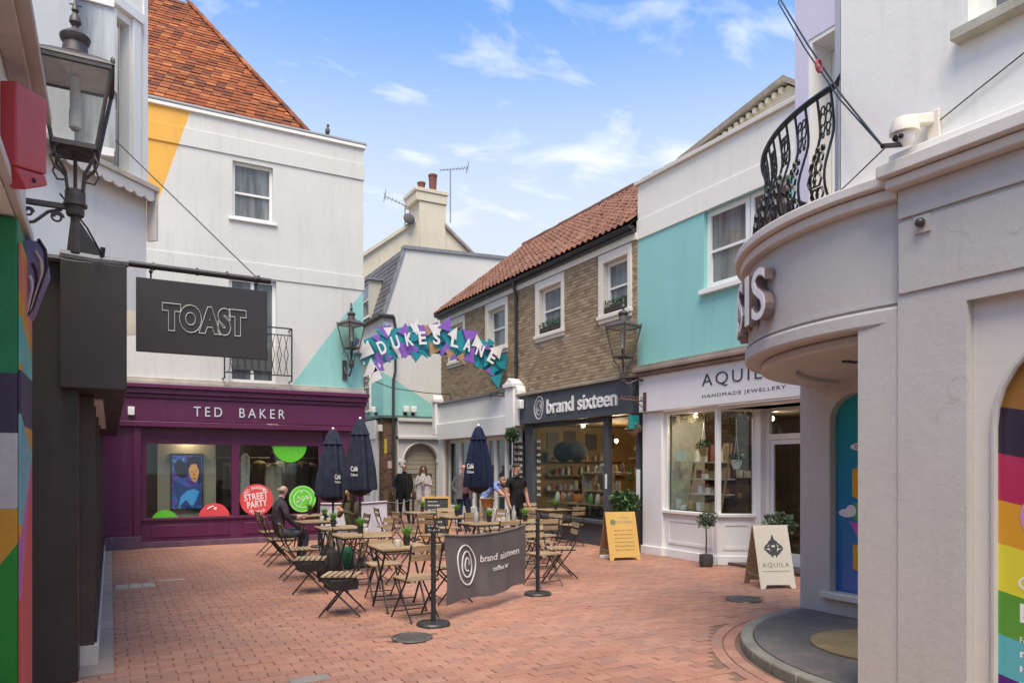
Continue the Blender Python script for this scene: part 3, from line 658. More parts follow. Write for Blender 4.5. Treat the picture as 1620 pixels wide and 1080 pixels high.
# clothes on a rail and a mannequin, seen dimly
def garment(cx, d, zt, zl, wd, mat, par, nm='garment'):
    part(nm, MB().lathe([(wd * .15, zt), (wd * .42, zt - .07), (wd * .5, zt - .3), (wd * .46, zt - .6), (wd * .6, zl)], F(cx, d, 0), 14, 7, .08), mat, par)
CL = [(0.12, 0.09, 0.07), (0.35, 0.30, 0.26), (0.06, 0.07, 0.10), (0.20, 0.15, 0.10), (0.16, 0.05, 0.08), (0.28, 0.27, 0.22), (0.05, 0.05, 0.05)]
for k in range(9):
    garment(2.25 + k * .26, -1.1 - .2 * (k % 3), 1.75 + .05 * (k % 2), .75 + .1 * (k % 3), .36, plain('cloth%d' % (k % 7), CL[k % 7], .85), ted)
part('clothes_rail', MB().tube([F(2.1, -1.2, 1.86), F(4.6, -1.2, 1.86)], .012, 6), M_lead, ted)
garment(3.25, -.55, 1.72, .75, .42, plain('cloth_cream', (0.36, 0.31, 0.24), .85), ted, 'mannequin')
part('mannequin_head', MB().ball(F(3.25, -.55, 1.86), .09, .1, .13), plain('cloth0', CL[0]), ted)
garment(2.62, -.5, 1.95, .9, .2, plain('cloth_white', (0.6, 0.58, 0.55), .85), ted)
thing('pigeon', MB().ball((4.35, 16.62, 9.33), .055, .085, .09).ball((4.35, 16.58, 9.44), .032, .04, .04).bar((4.35, 16.67, 9.31), (4.35, 16.76, 9.24), .05, .015).box(4.33, 4.37, 16.6, 16.64, 9.215, 9.26), plain('pigeon_grey', (0.14, 0.12, 0.12), .8), 'small dark pigeon perched on the roof edge', 'bird')

# ================================================================== terrace: brick building with two shops
F = FX(8.98)
br = root('brick_building', 'brown brick building with clay pantile roof and cream window surrounds', 'building', (8.98, 16, 0))
WN = [(11.37, 12.47, 4.62, 6.05), (13.80, 15.06, 4.62, 6.05), (16.47, 17.73, 4.62, 6.05), (19.06, 20.22, 4.62, 6.05)]
INN = [(a + .12, b_ - .16, 4.80, 5.86) for (a, b_, c_, d_) in WN]
b = wallf(MB(), F, 11.2, 20.8, 3.3, 6.3, WN, 0.10)
b.box(9.2, 15, 11.2, 20.72, 3.4, 6.3)
b.add([(8.98, 20.8, 0), (15, 20.8, 0), (15, 20.8, 6.3), (11.98, 20.8, 8.9), (8.98, 20.8, 6.3)], [(0, 1, 2, 3, 4)])
b.add([(8.98, 20.8, 0), (8.98, 20.3, 0), (8.98, 20.3, 3.3), (8.98, 20.8, 3.3)], [(0, 1, 2, 3)])
wall = part('wall', b, M_mortar, br, recalc=False)
items = []; rg = random.Random(11); nz = int((6.12 - 3.36) / 0.075)
for j in range(nz):
    z = 3.36 + j * 0.075; y = 11.2 + (0.1125 if j % 2 else 0) - .1
    while y < 20.8:
        l = 0.215
        y0, y1 = max(11.22, y), min(20.79, y + l)
        zc = z + .0325
        segs = [(y0, y1)]
        for (a, b_, c_, d_) in WN:
            if c_ - .03 < zc < d_ + .03:
                ns = []
                for (p, q) in segs:
                    if q <= a - .01 or p >= b_ + .01: ns.append((p, q))
                    else:
                        if p < a - .05: ns.append((p, a - .01))
                        if q > b_ + .05: ns.append((b_ + .01, q))
                segs = ns
        for (p, q) in segs:
            if q - p > .03: items.append(mat_fbox(F, p, q, -0.01, 0.008 + rg.uniform(0, .006), z + rg.uniform(-.002, .002), z + .064))
        y += 0.225
pieces('brick', items, M_brick, wall, BOXU, 300, 'brickwork')
for i, (a, b_, c_, d_) in enumerate(WN):
    p, q, r, t = INN[i]
    s = MB().fbox(F, a, p, -0.10, 0.035, c_, d_).fbox(F, q, b_, -0.10, 0.035, c_, d_).fbox(F, p, q, -0.10, 0.035, t, d_).fbox(F, p, q, -0.10, 0.035, c_, r)
    s.fbox(F, a - .02, b_ + .02, 0.0, 0.07, 4.70, 4.78)
    sp = part('window_surround', s, M_cream, br, bevel=0.008)
    sash(br, F, p, q, r, t, d=-0.17, gm=M_dg2 if i < 2 else M_dg, fw=0.07, rail=.5, sill=(-0.02, .03, 0))
    if i < 2:
        part('window_box', MB().fbox(F, p + .02, q - .02, -.09, .01, r + .03, r + .13), plain('planter_dark', (.05, .035, .03), .7), br)
        for k in range(6): part('window_box_plant', leaves(MB(), F(p + .08 + k * (q - p - .16) / 5, -.03, r + .2), .07, .085, .07, 60, .035, rg), leafmat('dark_box_leaf', (0.015, 0.05, 0.012), (0.05, 0.13, 0.035)), br, attr=True, recalc=False, smooth=False)
part('frieze', MB().fbox(F, 11.2, 20.8, -0.02, 0.05, 6.07, 6.20), M_cream, br)
gut = MB(); gp = []
for k in range(7): an = PI + PI * k / 6; gp.append((8.84 + .075 * math.cos(an), 6.33 + .075 * math.sin(an)))
gut.prism([(x_, z_) for x_, z_ in gp], lambda a, d, z: (a, d, z), 11.22, 20.9)
gut.box(8.86, 8.99, 11.22, 20.85, 6.20, 6.30)
part('gutter', gut, M_gutter, br)
part('downpipe', MB().tube([(8.84, 15.93, 6.28), (8.86, 15.93, 6.1), (8.91, 15.93, 5.95), (8.91, 15.93, 3.0), (8.91, 15.93, 2.7)], .04, 10).tube([(8.91, 15.93, 4.25), (8.91, 15.93, 4.33)], .052, 10).tube([(8.91, 15.93, 3.35), (8.91, 15.93, 3.43)], .052, 10), M_gutter, br)
# pantile roof
E_ = Vector((8.80, 0, 6.36)); RD = Vector((11.98, 0, 8.93)); sv2 = RD - E_; sl = sv2.length; sn = sv2.normalized(); nrm = Vector((-sn.z, 0, sn.x))
b = MB().add([(8.80, 11.2, 6.34), (8.80, 20.85, 6.34), (11.98, 20.85, 8.91), (11.98, 11.2, 8.91)], [(0, 1, 2, 3)]).add([(11.98, 11.2, 8.91), (11.98, 20.85, 8.91), (15.2, 20.85, 6.34), (15.2, 11.2, 6.34)], [(0, 1, 2, 3)])
roof = part('roof', b, MATS['roof_felt'], br, recalc=False)
pt = MB(); prof = [(-.115, .0), (-.10, .028), (-.065, .042), (-.03, .030), (.0, .008), (.04, -.008), (.08, -.004), (.115, .012)]
for (sx, lift) in ((-.16, .022), (.16, .0)):
    for (yy, zz_) in prof: pt.v.append((sx, yy, zz_ + lift))
    for (yy, zz_) in prof: pt.v.append((sx, yy, zz_ + lift - .014))
for k in range(7):
    pt.f.append((k, k + 1, 16 + k + 1, 16 + k)); pt.f.append((8 + k, k + 8 + 1, k + 1, k)); pt.r += [0, 0]
roty = Matrix(((sn.x, 0, nrm.x), (0, 1, 0), (sn.z, 0, nrm.z))).to_4x4()
items = []; rg = random.Random(21); rows = int(sl / .27)
for j in range(rows):
    y = 11.32
    while y < 20.85:
        p = Vector((E_.x, y, E_.z)) + sn * (.10 + j * .27) + nrm * (.03 + rg.gauss(0, .004))
        items.append(Matrix.Translation(p + Vector((0, rg.gauss(0, .004), 0))) @ roty @ Matrix.Rotation(rg.gauss(0, .012), 4, 'Z') @ Matrix.Rotation(rg.gauss(0, .012), 4, 'Y'))
        y += .205
pieces('pantile', items, M_pantile, roof, pt, 300, 'pantiling')
rid = MB()
for k in range(22):
    y0 = 11.2 + k * .44; rid.tube([(11.98, y0, 8.96 + rg.gauss(0, .006)), (11.98, y0 + .43, 8.965 + rg.gauss(0, .006))], .10, 8)
part('ridge', rid, M_pantile, roof)
part('verge', MB().prism([(8.78, 6.28), (11.98, 8.86), (11.98, 8.98), (8.78, 6.40)], lambda a, d, z: (a, d, z), 20.86, 20.92), M_cream, roof)

# --- white shop under the brick (left)
ws = root('white_shop', 'white painted shopfront with deep blank fascia under the brick building', 'shopfront', (8.98, 18, 0))
part('fascia', MB().fbox(F, 16.15, 20.62, 0.0, 0.16, 2.95, 3.55).fbox(F, 16.15, 20.62, 0.0, 0.22, 2.47, 2.945), M_wshop, ws, bevel=0.012)
part('lead_capping', MB().fbox(F, 16.1, 20.66, 0.0, 0.22, 3.553, 3.60), M_lead, ws)
for (a, b_) in ((20.63, 20.85), (15.7, 16.14)):
    part('console', MB().fbox(F, a, b_, 0.0, 0.28, 2.62, 3.62).fbox(F, a - .03, b_ + .03, 0.0, 0.33, 3.623, 3.72).prism([(a, 3.723), (b_, 3.723), ((a + b_) / 2, 3.86)], F, 0.0, .30), M_wshop, ws, bevel=0.01)
part('pier', MB().fbox(F, 20.45, 20.82, 0.0, 0.10, 0.0, 2.617), M_wshop, ws, bevel=0.008)
part('pier', MB().fbox(F, 15.72, 16.1, 0.0, 0.10, 0.0, 2.617), M_wshop, ws, bevel=0.008)
part('stall_riser', MB().fbox(F, 16.1, 20.45, -0.12, 0.0, 0.0, 0.5), M_wshop, ws, bevel=0.006)
part('window_frame', MB().fbox(F, 16.1, 20.45, -0.14, -0.06, 2.36, 2.465), M_wshop, ws)
for y in (20.40, 19.55, 18.65, 17.75, 17.30, 16.70, 16.12):
    part('mullion', MB().fbox(F, y - .045, y + .045, -0.14, -0.05, 0.5, 2.36), M_wshop, ws)
for (a, b_) in ((16.16, 16.66), (16.74, 17.26), (17.34, 17.7), (17.8, 18.6), (18.7, 19.5), (19.6, 20.36)):
    part('pane', MB().fbox(F, a, b_, -0.11, -0.10, 0.5, 2.36), M_glass, ws)
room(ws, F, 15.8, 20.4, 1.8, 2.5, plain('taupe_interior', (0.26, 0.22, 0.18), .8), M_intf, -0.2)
part('curtain', MB().fbox(F, 17.9, 19.9, -.7, -.68, .3, 2.3), plain('curtain_taupe', (0.33, 0.29, 0.24), .9), ws)
text('lettering', 'gallery', F, 16.60, 16.20, 1.55, 1.75, -0.098, M_pale, ws, 0.002, shear=.2)
sg = MB().tube([F(16.15, .02, 3.42), F(16.15, .75, 3.42)], .012, 6)
for k in range(4): sg.tube([F(16.15, .12 + .17 * k, 3.43), F(16.15, .15 + .17 * k, 3.5), F(16.15, .19 + .17 * k, 3.43)], .008, 5)
sg.tube([F(16.15, .68, 3.41), F(16.15, .68, 3.33)], .01, 5).tube([F(16.15, .2, 3.41), F(16.15, .2, 3.33)], .01, 5)
thing('sign_bracket', sg, M_blackmet, 'empty black iron sign bracket on the white shop fascia', 'bracket')

# --- charcoal cafe shop
cf = root('cafe_shopfront', 'charcoal cafe shopfront with white lettering and big window of shelves', 'shopfront', (8.98, 13.3, 0))
fas = part('fascia', MB().fbox(F, 11.12, 15.52, 0.0, 0.20, 2.68, 3.36), M_charc, cf, bevel=0.01)
part('capping', MB().fbox(F, 11.1, 15.6, 0.0, 0.26, 3.363, 3.43), M_stone, cf, bevel=0.01)
part('console', MB().fbox(F, 15.53, 15.69, 0.0, .24, 2.66, 3.5).prism([(15.53, 3.503), (15.69, 3.503), (15.61, 3.66)], F, 0, .24), M_wshop, cf, bevel=.008)
part('floodlight', MB().fbox(F, 15.25, 15.45, .22, .34, 3.05, 3.27), M_whitew, cf, bevel=.02)
text('lettering', 'brand sixteen', F, 14.22, 11.58, 2.86, 3.19, 0.20, M_letter, fas, 0.03, 0.012)
def swirl(F_, ca, cz, r, par, d, mat, sgn=-1, tw=.02, seed=2):
    rg_ = random.Random(seed)
    for (k, q) in ((1.0, .07), (.62, .10), (.30, .15)):
        ph = rg_.uniform(0, 6); n_ = 28 if k > .5 else 20
        pts = []
        for i in range(n_ + 1):
            t_ = 2 * PI * (i / n_) * (1 if k > .4 else .8); rr = r * k * (1 + q * math.sin(2 * t_ + ph) + .05 * math.sin(3 * t_ + ph * 2))
            pts.append((ca + sgn * rr * .82 * math.cos(t_), cz + rr * math.sin(t_)))
        b_ = MB()
        for i in range(n_):
            a_, c_ = Vector(pts[i]), Vector(pts[i + 1]); dr = (c_ - a_).normalized(); nn = Vector((-dr.y, dr.x)) * tw * .5; ex = dr * tw * .25
            b_.prism([tuple(a_ + nn - ex), tuple(c_ + nn + ex), tuple(c_ - nn + ex), tuple(a_ - nn - ex)], F_, d, d + .008)
        part('emblem', b_, mat, par, smooth=False)
swirl(F, 14.60, 3.03, .25, fas, .20, M_letter, -1, .028)
part('window_frame', MB().fbox(F, 15.12, 15.5, -.06, .06, 0.0, 2.677).fbox(F, 12.10, 12.26, -.06, .05, 0.0, 2.677).fbox(F, 12.262, 15.118, -.06, .02, 2.58, 2.677).fbox(F, 11.12, 11.2, -.06, .05, 0, 2.677), M_charc, cf, bevel=.005)
part('stall_riser', MB().fbox(F, 12.26, 15.12, -.06, .02, 0.0, 0.46).fbox(F, 12.24, 15.14, -.06, .12, .463, .54), M_charc, cf, bevel=.006)
part('pane', MB().fbox(F, 12.26, 15.12, -.03, -.02, .54, 2.58), M_glass, cf)
part('door', MB().fbox(F, 11.2, 11.3, -1.0, -.95, 0, 2.5).fbox(F, 12.0, 12.1, -1.0, -.95, 0, 2.5).fbox(F, 11.3, 12.0, -1.0, -.95, 2.3, 2.5).fbox(F, 11.3, 12.0, -1.0, -.95, 0, .25), M_charc, cf)
M_cafew = paint('cafe_wall', (0.24, 0.145, 0.06), .7, .1, 2, 0, dirt=.1)
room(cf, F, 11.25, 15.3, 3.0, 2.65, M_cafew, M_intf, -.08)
sh = part('shelf', MB().fbox(F, 12.35, 13.6, -.75, -.35, 1.50, 1.53).fbox(F, 12.35, 13.6, -.75, -.35, 1.10, 1.13).fbox(F, 12.35, 14.95, -.75, -.25, .80, .83).fbox(F, 13.58, 13.62, -.75, -.35, .8, 1.53), M_oak, cf)
part('counter', MB().fbox(F, 13.0, 15.2, -1.7, -1.3, .05, 1.05), plain('counter_dark', (.06, .045, .04), .5), cf)
part('wall_shelf', MB().fbox(F, 11.4, 14.8, -2.9, -2.6, 1.85, 1.88), M_oak, cf)
rg = random.Random(31); JC = [(.45, .42, .38), (.30, .10, .04), (.15, .12, .10), (.5, .38, .2), (.12, .2, .08), (.35, .3, .28), (.05, .05, .06)]
for zl in (.83, 1.13, 1.53):
    y = 12.42
    while y < (14.8 if zl < 1 else 13.5):
        hgt = rg.uniform(.1, .24); r_ = rg.uniform(.035, .06)
        part('jar', MB().lathe([(r_, zl + .002), (r_, zl + hgt * .75), (r_ * .6, zl + hgt * .85), (r_ * .6, zl + hgt)], F(y, rg.uniform(-.6, -.42), 0), 10), plain('jar%d' % rg.randrange(7), JC[rg.randrange(7)], .35), cf)
        y += rg.uniform(.13, .24)
for (y, r_) in ((13.75, .13), (12.66, .14)):
    bq = MB().lathe([(.02, .02), (r_ * .8, .03), (r_, r_ * .75), (r_ * .8, r_ * 1.4), (.03, r_ * 1.45)], F(y, -.36, .84), 20, 10, .06)
    pk = part('pumpkin', bq, plain('pumpkin_orange', (0.55, 0.16, 0.02), .5), cf); part('stalk', MB().tube([F(y, -.36, .84 + r_ * 1.4), F(y + .02, -.36, .84 + r_ * 1.75)], .015, 6), plain('stalk', (.12, .1, .04)), pk)
FSd = FY(15.30)
for zl in (1.05, 1.42, 1.78):
    part('side_shelf', MB().fbox(FSd, 9.35, 11.7, 0, .22, zl, zl + .03), M_brown, cf); x_ = 9.42
    while x_ < 11.6:
        hgt = rg.uniform(.1, .27); r_ = rg.uniform(.035, .07)
        part('jar', MB().lathe([(r_, zl + .032), (r_, zl + hgt * .75), (r_ * .6, zl + hgt * .85), (r_ * .6, zl + hgt)], FSd(x_, .11, 0), 8), plain('jar%d' % rg.randrange(7), JC[rg.randrange(7)], .35), cf); x_ += rg.uniform(.13, .26)
for (x_, z_) in ((9.6, 2.3), (10.1, 2.34), (10.75, 2.28), (11.3, 2.32)): part('picture', MB().fbox(FSd, x_ - .17, x_ + .17, .001, .03, z_ - .2, z_ + .2), plain('picture_brown', (.075, .04, .03), .5), cf)
for k in range(5): part('bench_cushion', MB().fbox(F, 12.5 + .5 * k, 12.9 + .5 * k, -.9, -.78, .5, .8), plain('cushion%d' % (k % 3), [(.10, .12, .16), (.25, .2, .15), (.06, .05, .05)][k % 3], .9), cf, bevel=.03)
for (y, d, c_) in ((14.6, -.32, (.5, .48, .44)), (14.35, -.3, (.35, .12, .05)), (13.2, -.3, (.10, .28, .08)), (12.95, -.32, (.5, .45, .4)), (14.1, -.3, (.12, .10, .09)), (12.5, -.3, (.05, .25, .18))): part('window_display_item', MB().lathe([(.06, .84), (.075, .9), (.05, 1.02), (.02, 1.06)], F(y, d, 0), 12), plain('item_%s' % str(c_), c_, .5), cf)
part('coffee_machine', MB().fbox(F, 14.1, 14.9, -1.65, -1.3, 1.06, 1.5), plain('steel_grey', (.35, .35, .36), .3, .8), cf, bevel=.03)
for y in (14.55, 13.98): part('paper_lantern', MB().ball(F(y, -.45, 2.0), .24, .24, .24, 18, 12), plain('navy_lantern', (.045, .043, .05), .9, spec=.15, var=.35, scale=14), cf)
for y in (13.55, 12.0): part('pendant_lamp', MB().lathe([(.03, .24), (.05, .18), (.17, .10), (.20, 0)], F(y, -2.0, 2.05), 16).tube([F(y, -2.0, 2.28), F(y, -2.0, 2.64)], .008, 5), plain('lamp_dark', (.04, .035, .035), .5), cf)
for y in (11.5, 11.72, 11.94): part('hanging_sheet', MB().fbox(F, y - .09, y + .09, -1.3, -1.28, 1.35, 1.85), M_pale, cf)
for k in range(5): part('picture', MB().fbox(F, 13.9 + .3 * k, 14.12 + .3 * k, -2.98, -2.95, 1.3 + .1 * (k % 2), 1.65), plain('pic%d' % k, JC[k]), cf)
part('green_sign', MB().fbox(F, 12.75, 12.9, -1.6, -1.58, 1.95, 2.1), plain('green_sign', (0.03, 0.5, 0.08), .4), cf)
part('notice', MB().fbox(F, 12.13, 12.2, .051, .055, 1.2, 1.5), M_pale, cf)
for k in range(9):
    text('chalk_menu', rg.choice(['latte', 'tea', 'flat', 'mocha', 'cake']), F, 15.05, 14.88, .95 + .16 * k, 1.03 + .16 * k, -.018, M_pale, cf, .002)
# menu boards beside the cafe window
mbd = root('menu_board', 'tall black menu board with white handwritten lines between the two shops', 'sign', (8.9, 15.6, 0))
part('board', MB().fbox(F, 15.46, 15.98, .11, .13, 1.15, 2.25), plain('chalk_black', (.02, .02, .022), .7), mbd)
for k in range(6):
    text('lettering', rg.choice(['Latte', 'Flat', 'Espresso', 'Tea']), F, 15.92, 15.74, 2.10 - .15 * k, 2.19 - .15 * k, .131, M_pale, mbd, .002); text('lettering', rg.choice(['Mocha', 'Cakes', 'Toasties']), F, 15.70, 15.50, 2.10 - .15 * k, 2.19 - .15 * k, .131, M_pale, mbd, .002)
lb = leaves(MB(), F(15.62, .35, 2.42), .17, .17, .17, 420, .05, rg, .7)
tb = root('topiary_ball', 'dark green leaf ball hung beside the cafe fascia', 'plant', F(15.62, .35, 2.25))
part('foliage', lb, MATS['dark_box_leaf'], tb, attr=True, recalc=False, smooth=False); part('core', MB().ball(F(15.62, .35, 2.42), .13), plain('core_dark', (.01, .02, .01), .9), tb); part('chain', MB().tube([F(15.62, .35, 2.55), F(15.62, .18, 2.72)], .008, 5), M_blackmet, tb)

# ================================================================== jeweller's building
jw = root('jeweller_building', 'white and teal rendered building with white jewellery shopfront', 'building', (8.98, 8.5, 0))
HA = (7.55, 9.40, 4.70, 6.045)
b = wallf(MB(), F, 3.2, 11.2, 3.45, 7.10, [HA], 0.16)
b.add([(8.98, 11.2, 3.3), (13, 11.2, 3.3), (13, 11.2, 7.1), (8.98, 11.2, 7.1)], [(0, 1, 2, 3)]); b.box(9.3, 14, 3.2, 11.1, 3.5, 7.05)
part('wall', b, M_aq, jw, recalc=False)
part('band_course', MB().fbox(F, 3.2, 11.21, -.02, .025, 6.05, 6.42), paint('white_band', WHITE, .72, .04, 1.3, .2, dirt=.12), jw, bevel=.006)
part('coping', MB().fbox(F, 3.2, 11.25, -.35, .06, 7.10, 7.18), M_greytrim, jw, bevel=.01)
sash(jw, F, HA[0], 8.42, HA[2], HA[3], d=-.15, gm=dark_glass('warm_window_glass', (.22, .14, .10)), rail=.48, fw=.07); sash(jw, F, 8.44, HA[1], HA[2], HA[3], d=-.15, gm=M_dg2, rail=.48, fw=.09)
part('sill', MB().fbox(F, 7.5, 9.46, -.1, .08, 4.61, 4.697), M_whitew, jw, bevel=.008)
fas = part('fascia', MB().fbox(F, 6.6, 10.97, 0.0, .16, 2.68, 3.36), M_wshop, jw, bevel=.01)
text('lettering', 'AQUILA', F, 9.27, 7.66, 2.98, 3.22, .16, plain('dark_letter', (.05, .05, .05), .5), fas, .012, -0.012, spacing=1.25)
text('lettering', 'HANDMADE JEWELLERY', F, 9.27, 7.52, 2.80, 2.87, .16, MATS['dark_letter'], fas, .004, spacing=1.2)
part('cornice', MB().fbox(F, 6.6, 11.0, 0.0, .24, 3.363, 3.42).fbox(F, 6.6, 11.02, 0, .30, 3.423, 3.49), paint('brown_cornice', (.36, .27, .22), .8, .3, 5, .4, dirt=.6), jw, bevel=.012)
part('weathered_top', MB().fbox(F, 6.6, 11.02, 0.0, .27, 3.493, 3.55), M_stone, jw)
part('pier', MB().fbox(F, 10.42, 10.97, -.05, .07, 0.0, 2.677), M_wshop, jw, bevel=.008)
part('plinth', MB().fbox(F, 10.38, 10.98, -.05, .11, 0.0, .16), M_wshop, jw, bevel=.006)
# bay: straight light along the lane, splayed light back to the door
A = Vector((8.98, 10.42, 0)); B = Vector((8.95, 9.06, 0)); Cc = Vector((9.50, 8.72, 0)); Dd = Vector((9.62, 8.62, 0))
def wseg(P, Q, d0, d1, z0, z1, mb):
    dr = (Q - P).normalized(); nn = Vector((dr.y, -dr.x, 0)); nn = nn if nn.x < 0 else -nn
    vs = [P + nn * d0, Q + nn * d0, Q + nn * d1, P + nn * d1]
    mb.add([(v.x, v.y, z) for z in (z0, z1) for v in vs], [(0, 3, 2, 1), (4, 5, 6, 7), (0, 1, 5, 4), (1, 2, 6, 5), (2, 3, 7, 6), (3, 0, 4, 7)]); return mb
for (P, Q) in ((A, B), (B, Cc)):
    part('stall_riser', wseg(P, Q, -.08, 0.0, 0.0, .80, MB()), M_wshop, jw)
    part('sill', wseg(P, Q, -.08, .06, .803, .86, MB()), M_whitew, jw, bevel=.008)
    part('plinth', wseg(P, Q, .0, .035, 0.0, .15, MB()), M_wshop, jw, bevel=.006)
    L = (Q - P).length; dr = (Q - P).normalized()
    part('stall_panel', wseg(P + dr * .1, Q - dr * .1, .001, .012, .25, .30, wseg(P + dr * .1, Q - dr * .1, .001, .012, .66, .70, wseg(P + dr * .1, P + dr * .14, .001, .012, .30, .66, wseg(Q - dr * .14, Q - dr * .1, .001, .012, .30, .66, MB())))), M_whitew, jw)
    part('pane', wseg(P + dr * .07, Q - dr * .04, -.045, -.037, .86, 2.60, MB()), M_glass, jw)
    part('window_frame', wseg(P, Q, -.07, -.0, 2.60, 2.677, wseg(P, P + dr * .07, -.07, 0, .86, 2.6, wseg(Q - dr * .05, Q, -.07, 0, .86, 2.6, MB()))), M_whitew, jw)
part('soffit', MB().box(8.99, 9.75, 7.0, 9.06, 2.62, 2.678), M_wshop, jw)
FD = FX(9.62)
part('door_frame', MB().fbox(FD, 8.52, 8.588, -.05, .03, 0, 2.62).fbox(FD, 7.31, 7.38, -.05, .03, 0, 2.62).fbox(FD, 7.38, 8.52, -.05, .03, 2.10, 2.19).fbox(FD, 7.38, 8.52, -.05, .03, 2.56, 2.62), M_whitew, jw)
dr_ = part('door', MB().fbox(FD, 8.45, 8.518, -.04, 0, .02, 2.095).fbox(FD, 7.40, 7.47, -.04, 0, .02, 2.095).fbox(FD, 7.47, 8.45, -.04, 0, 2.02, 2.095).fbox(FD, 7.47, 8.45, -.04, 0, .02, .25), M_whitew, jw)
part('pane', MB().fbox(FD, 7.47, 8.45, -.025, -.018, .25, 2.02), M_glass, dr_); part('pane', MB().fbox(FD, 7.38, 8.52, -.025, -.018, 2.19, 2.56), M_glass, dr_)
part('pier', MB().box(8.98, 9.62, 6.0, 7.30, 0.0, 2.62), M_wshop, jw)
part('corner_post', MB().box(9.47, 9.66, 8.59, 8.75, 0.0, 2.615), M_whitew, jw)
M_jint = pieces_mat('brown_brick_interior', [(.16, .10, .06), (.20, .13, .08), (.13, .085, .055)], .9, .3); M_jint2 = paint('jeweller_wall', (.10, .068, .048), .9, .3, 3, .2, dirt=.3)
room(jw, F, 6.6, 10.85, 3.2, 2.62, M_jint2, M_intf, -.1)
part('side_panel', MB().fbox(F, 10.32, 10.36, -.9, -.1, .86, 2.6), plain('pale_panel', (.5, .48, .46), .6), jw)
def ladder(y0, y1, d, zs, z_top):
    s = MB()
    for z in zs: s.fbox(F, y0, y1, d - .14, d + .14, z, z + .02)
    part('display_shelf', s, plain('shelf_white', (.6, .56, .5), .6), jw)
    for y in (y0, y1): part('ladder_leg', MB().bar(F(y, d + .2, .86), F(y, d - .05, z_top), .03, .03), M_oak, jw)
ladder(9.25, 10.1, -.45, (1.15, 1.42, 1.72), 2.05)
rg = random.Random(41)
for z in (1.17, 1.44, 1.74):
    y = 9.32
    while y < 10.05:
        h_ = rg.uniform(.05, .2) if z < 1.7 else rg.uniform(.18, .32); wd_ = rg.uniform(.03, .06)
        part('display_box', MB().fbox(F, y - wd_, y + wd_, -.48, -.40, z + .002, z + h_), rg.choice([M_pale, plain('rosy', (.3, .1, .08)), M_oaky, M_pale]), jw); y += rg.uniform(.14, .22)
for k in range(6): y = 9.3 + .2 * k; part('display_box', MB().fbox(F, y, y + .1, -.3, -.2, .865, .865 + rg.uniform(.06, .22)), rg.choice([M_pale, M_oaky]), jw)
for y in (9.72, 9.2):
    pp = F(y, -.3, 1.95) if y > 9.5 else (9.32, 8.98, 1.72)
    part('hanging_pot', MB().lathe([(.05, -.11), (.085, -.02), (.09, .05)], pp, 12), M_oaky if y > 9.5 else M_pale, jw)
    part('hanging_cord', MB().tube([(pp[0] - .07, pp[1], pp[2]), (pp[0], pp[1], pp[2] + .45), (pp[0], pp[1], 2.6)], .006, 4).tube([(pp[0] + .07, pp[1], pp[2]), (pp[0], pp[1], pp[2] + .45)], .006, 4).tube([(pp[0], pp[1] + .07, pp[2]), (pp[0], pp[1], pp[2] + .45)], .006, 4), M_pale, jw)
    part('hanging_plant', leaves(MB(), (pp[0], pp[1], pp[2] + .09), .11, .11, .07, 120, .05, rg, .1), MATS['dark_box_leaf'], jw, attr=True, recalc=False, smooth=False)
ht = MB()
for k in range(240):
    q = rg.random(); P = A.lerp(B, q) if k % 2 else B.lerp(Cc, q); L = rg.uniform(.02, .16); P = P + Vector((.12, 0, 2.58)); ht.bar(P, P - Vector((rg.uniform(-.04, .04), rg.uniform(-.04, .04), L)), .01, .008)
part('dried_garland', ht, plain('dried', (.35, .28, .2), .9), jw)
part('poster', MB().fbox(F, 9.98, 10.22, -.12, -.11, 1.75, 1.95), M_pale, jw)
for z in (.95, 1.4, 1.85): part('wall_shelf', MB().fbox(F, 7.4, 9.0, -2.4, -2.2, z, z + .03), plain('shelf_dark', (.04, .03, .03), .6), jw)
for k in range(7): part('display_box', MB().box(10.75, 10.85, 7.5 + .17 * k, 7.6 + .17 * k, .982, .985 + rg.uniform(.15, .4)), M_pale, jw)
FJ = FY(10.85)
for zl in (1.0, 1.4, 1.8):
    part('wall_shelf', MB().fbox(FJ, 9.5, 11.8, .001, .2, zl, zl + .025), MATS['shelf_dark'], jw); x_ = 9.55
    while x_ < 11.7:
        part('display_box', MB().fbox(FJ, x_, x_ + .09, .03, .13, zl + .027, zl + rg.uniform(.1, .3)), rg.choice([M_pale, M_oaky, plain('rosy', (.3, .1, .08)), MATS['shelf_dark']]), jw); x_ += rg.uniform(.13, .3)
items = []
for j in range(32):
    for k in range(10): items.append(mat_fbox(FJ, 9.25 + k * .26 + (.13 if j % 2 else 0), 9.25 + k * .26 + .245 + (.13 if j % 2 else 0), .0, .008, .1 + j * .08, .17 + j * .08))
pieces('interior_brick', items, M_jint, jw, BOXU, 0, 'interior_brickwork')
# roof gable behind the parapet
gb = root('gable_roof', 'weathered gable end with dentil course showing above the white parapet', 'building', (11, 9.9, 0))
G11 = FX(11.0)
part('wall', MB().prism([(8.4, 6.9), (11.6, 6.9), (11.6, 8.3), (9.33, 8.72), (8.4, 8.0)], G11, -3, 0), M_creamwall, gb)
part('verge', MB().prism([(12.2, 8.28), (9.33, 8.77), (9.33, 8.88), (12.2, 8.40)], G11, -3, .14).prism([(9.33, 8.77), (8.4, 8.0), (8.4, 8.12), (9.33, 8.88)], G11, -3, .14), M_stone, gb)
for k in range(14):
    t_ = k / 14; y = 9.4 + t_ * 2.2; z = 8.70 - .175 * (y - 9.4); part('dentil', MB().fbox(G11, y, y + .08, 0.001, .09, z - .08, z), M_creamwall, gb)
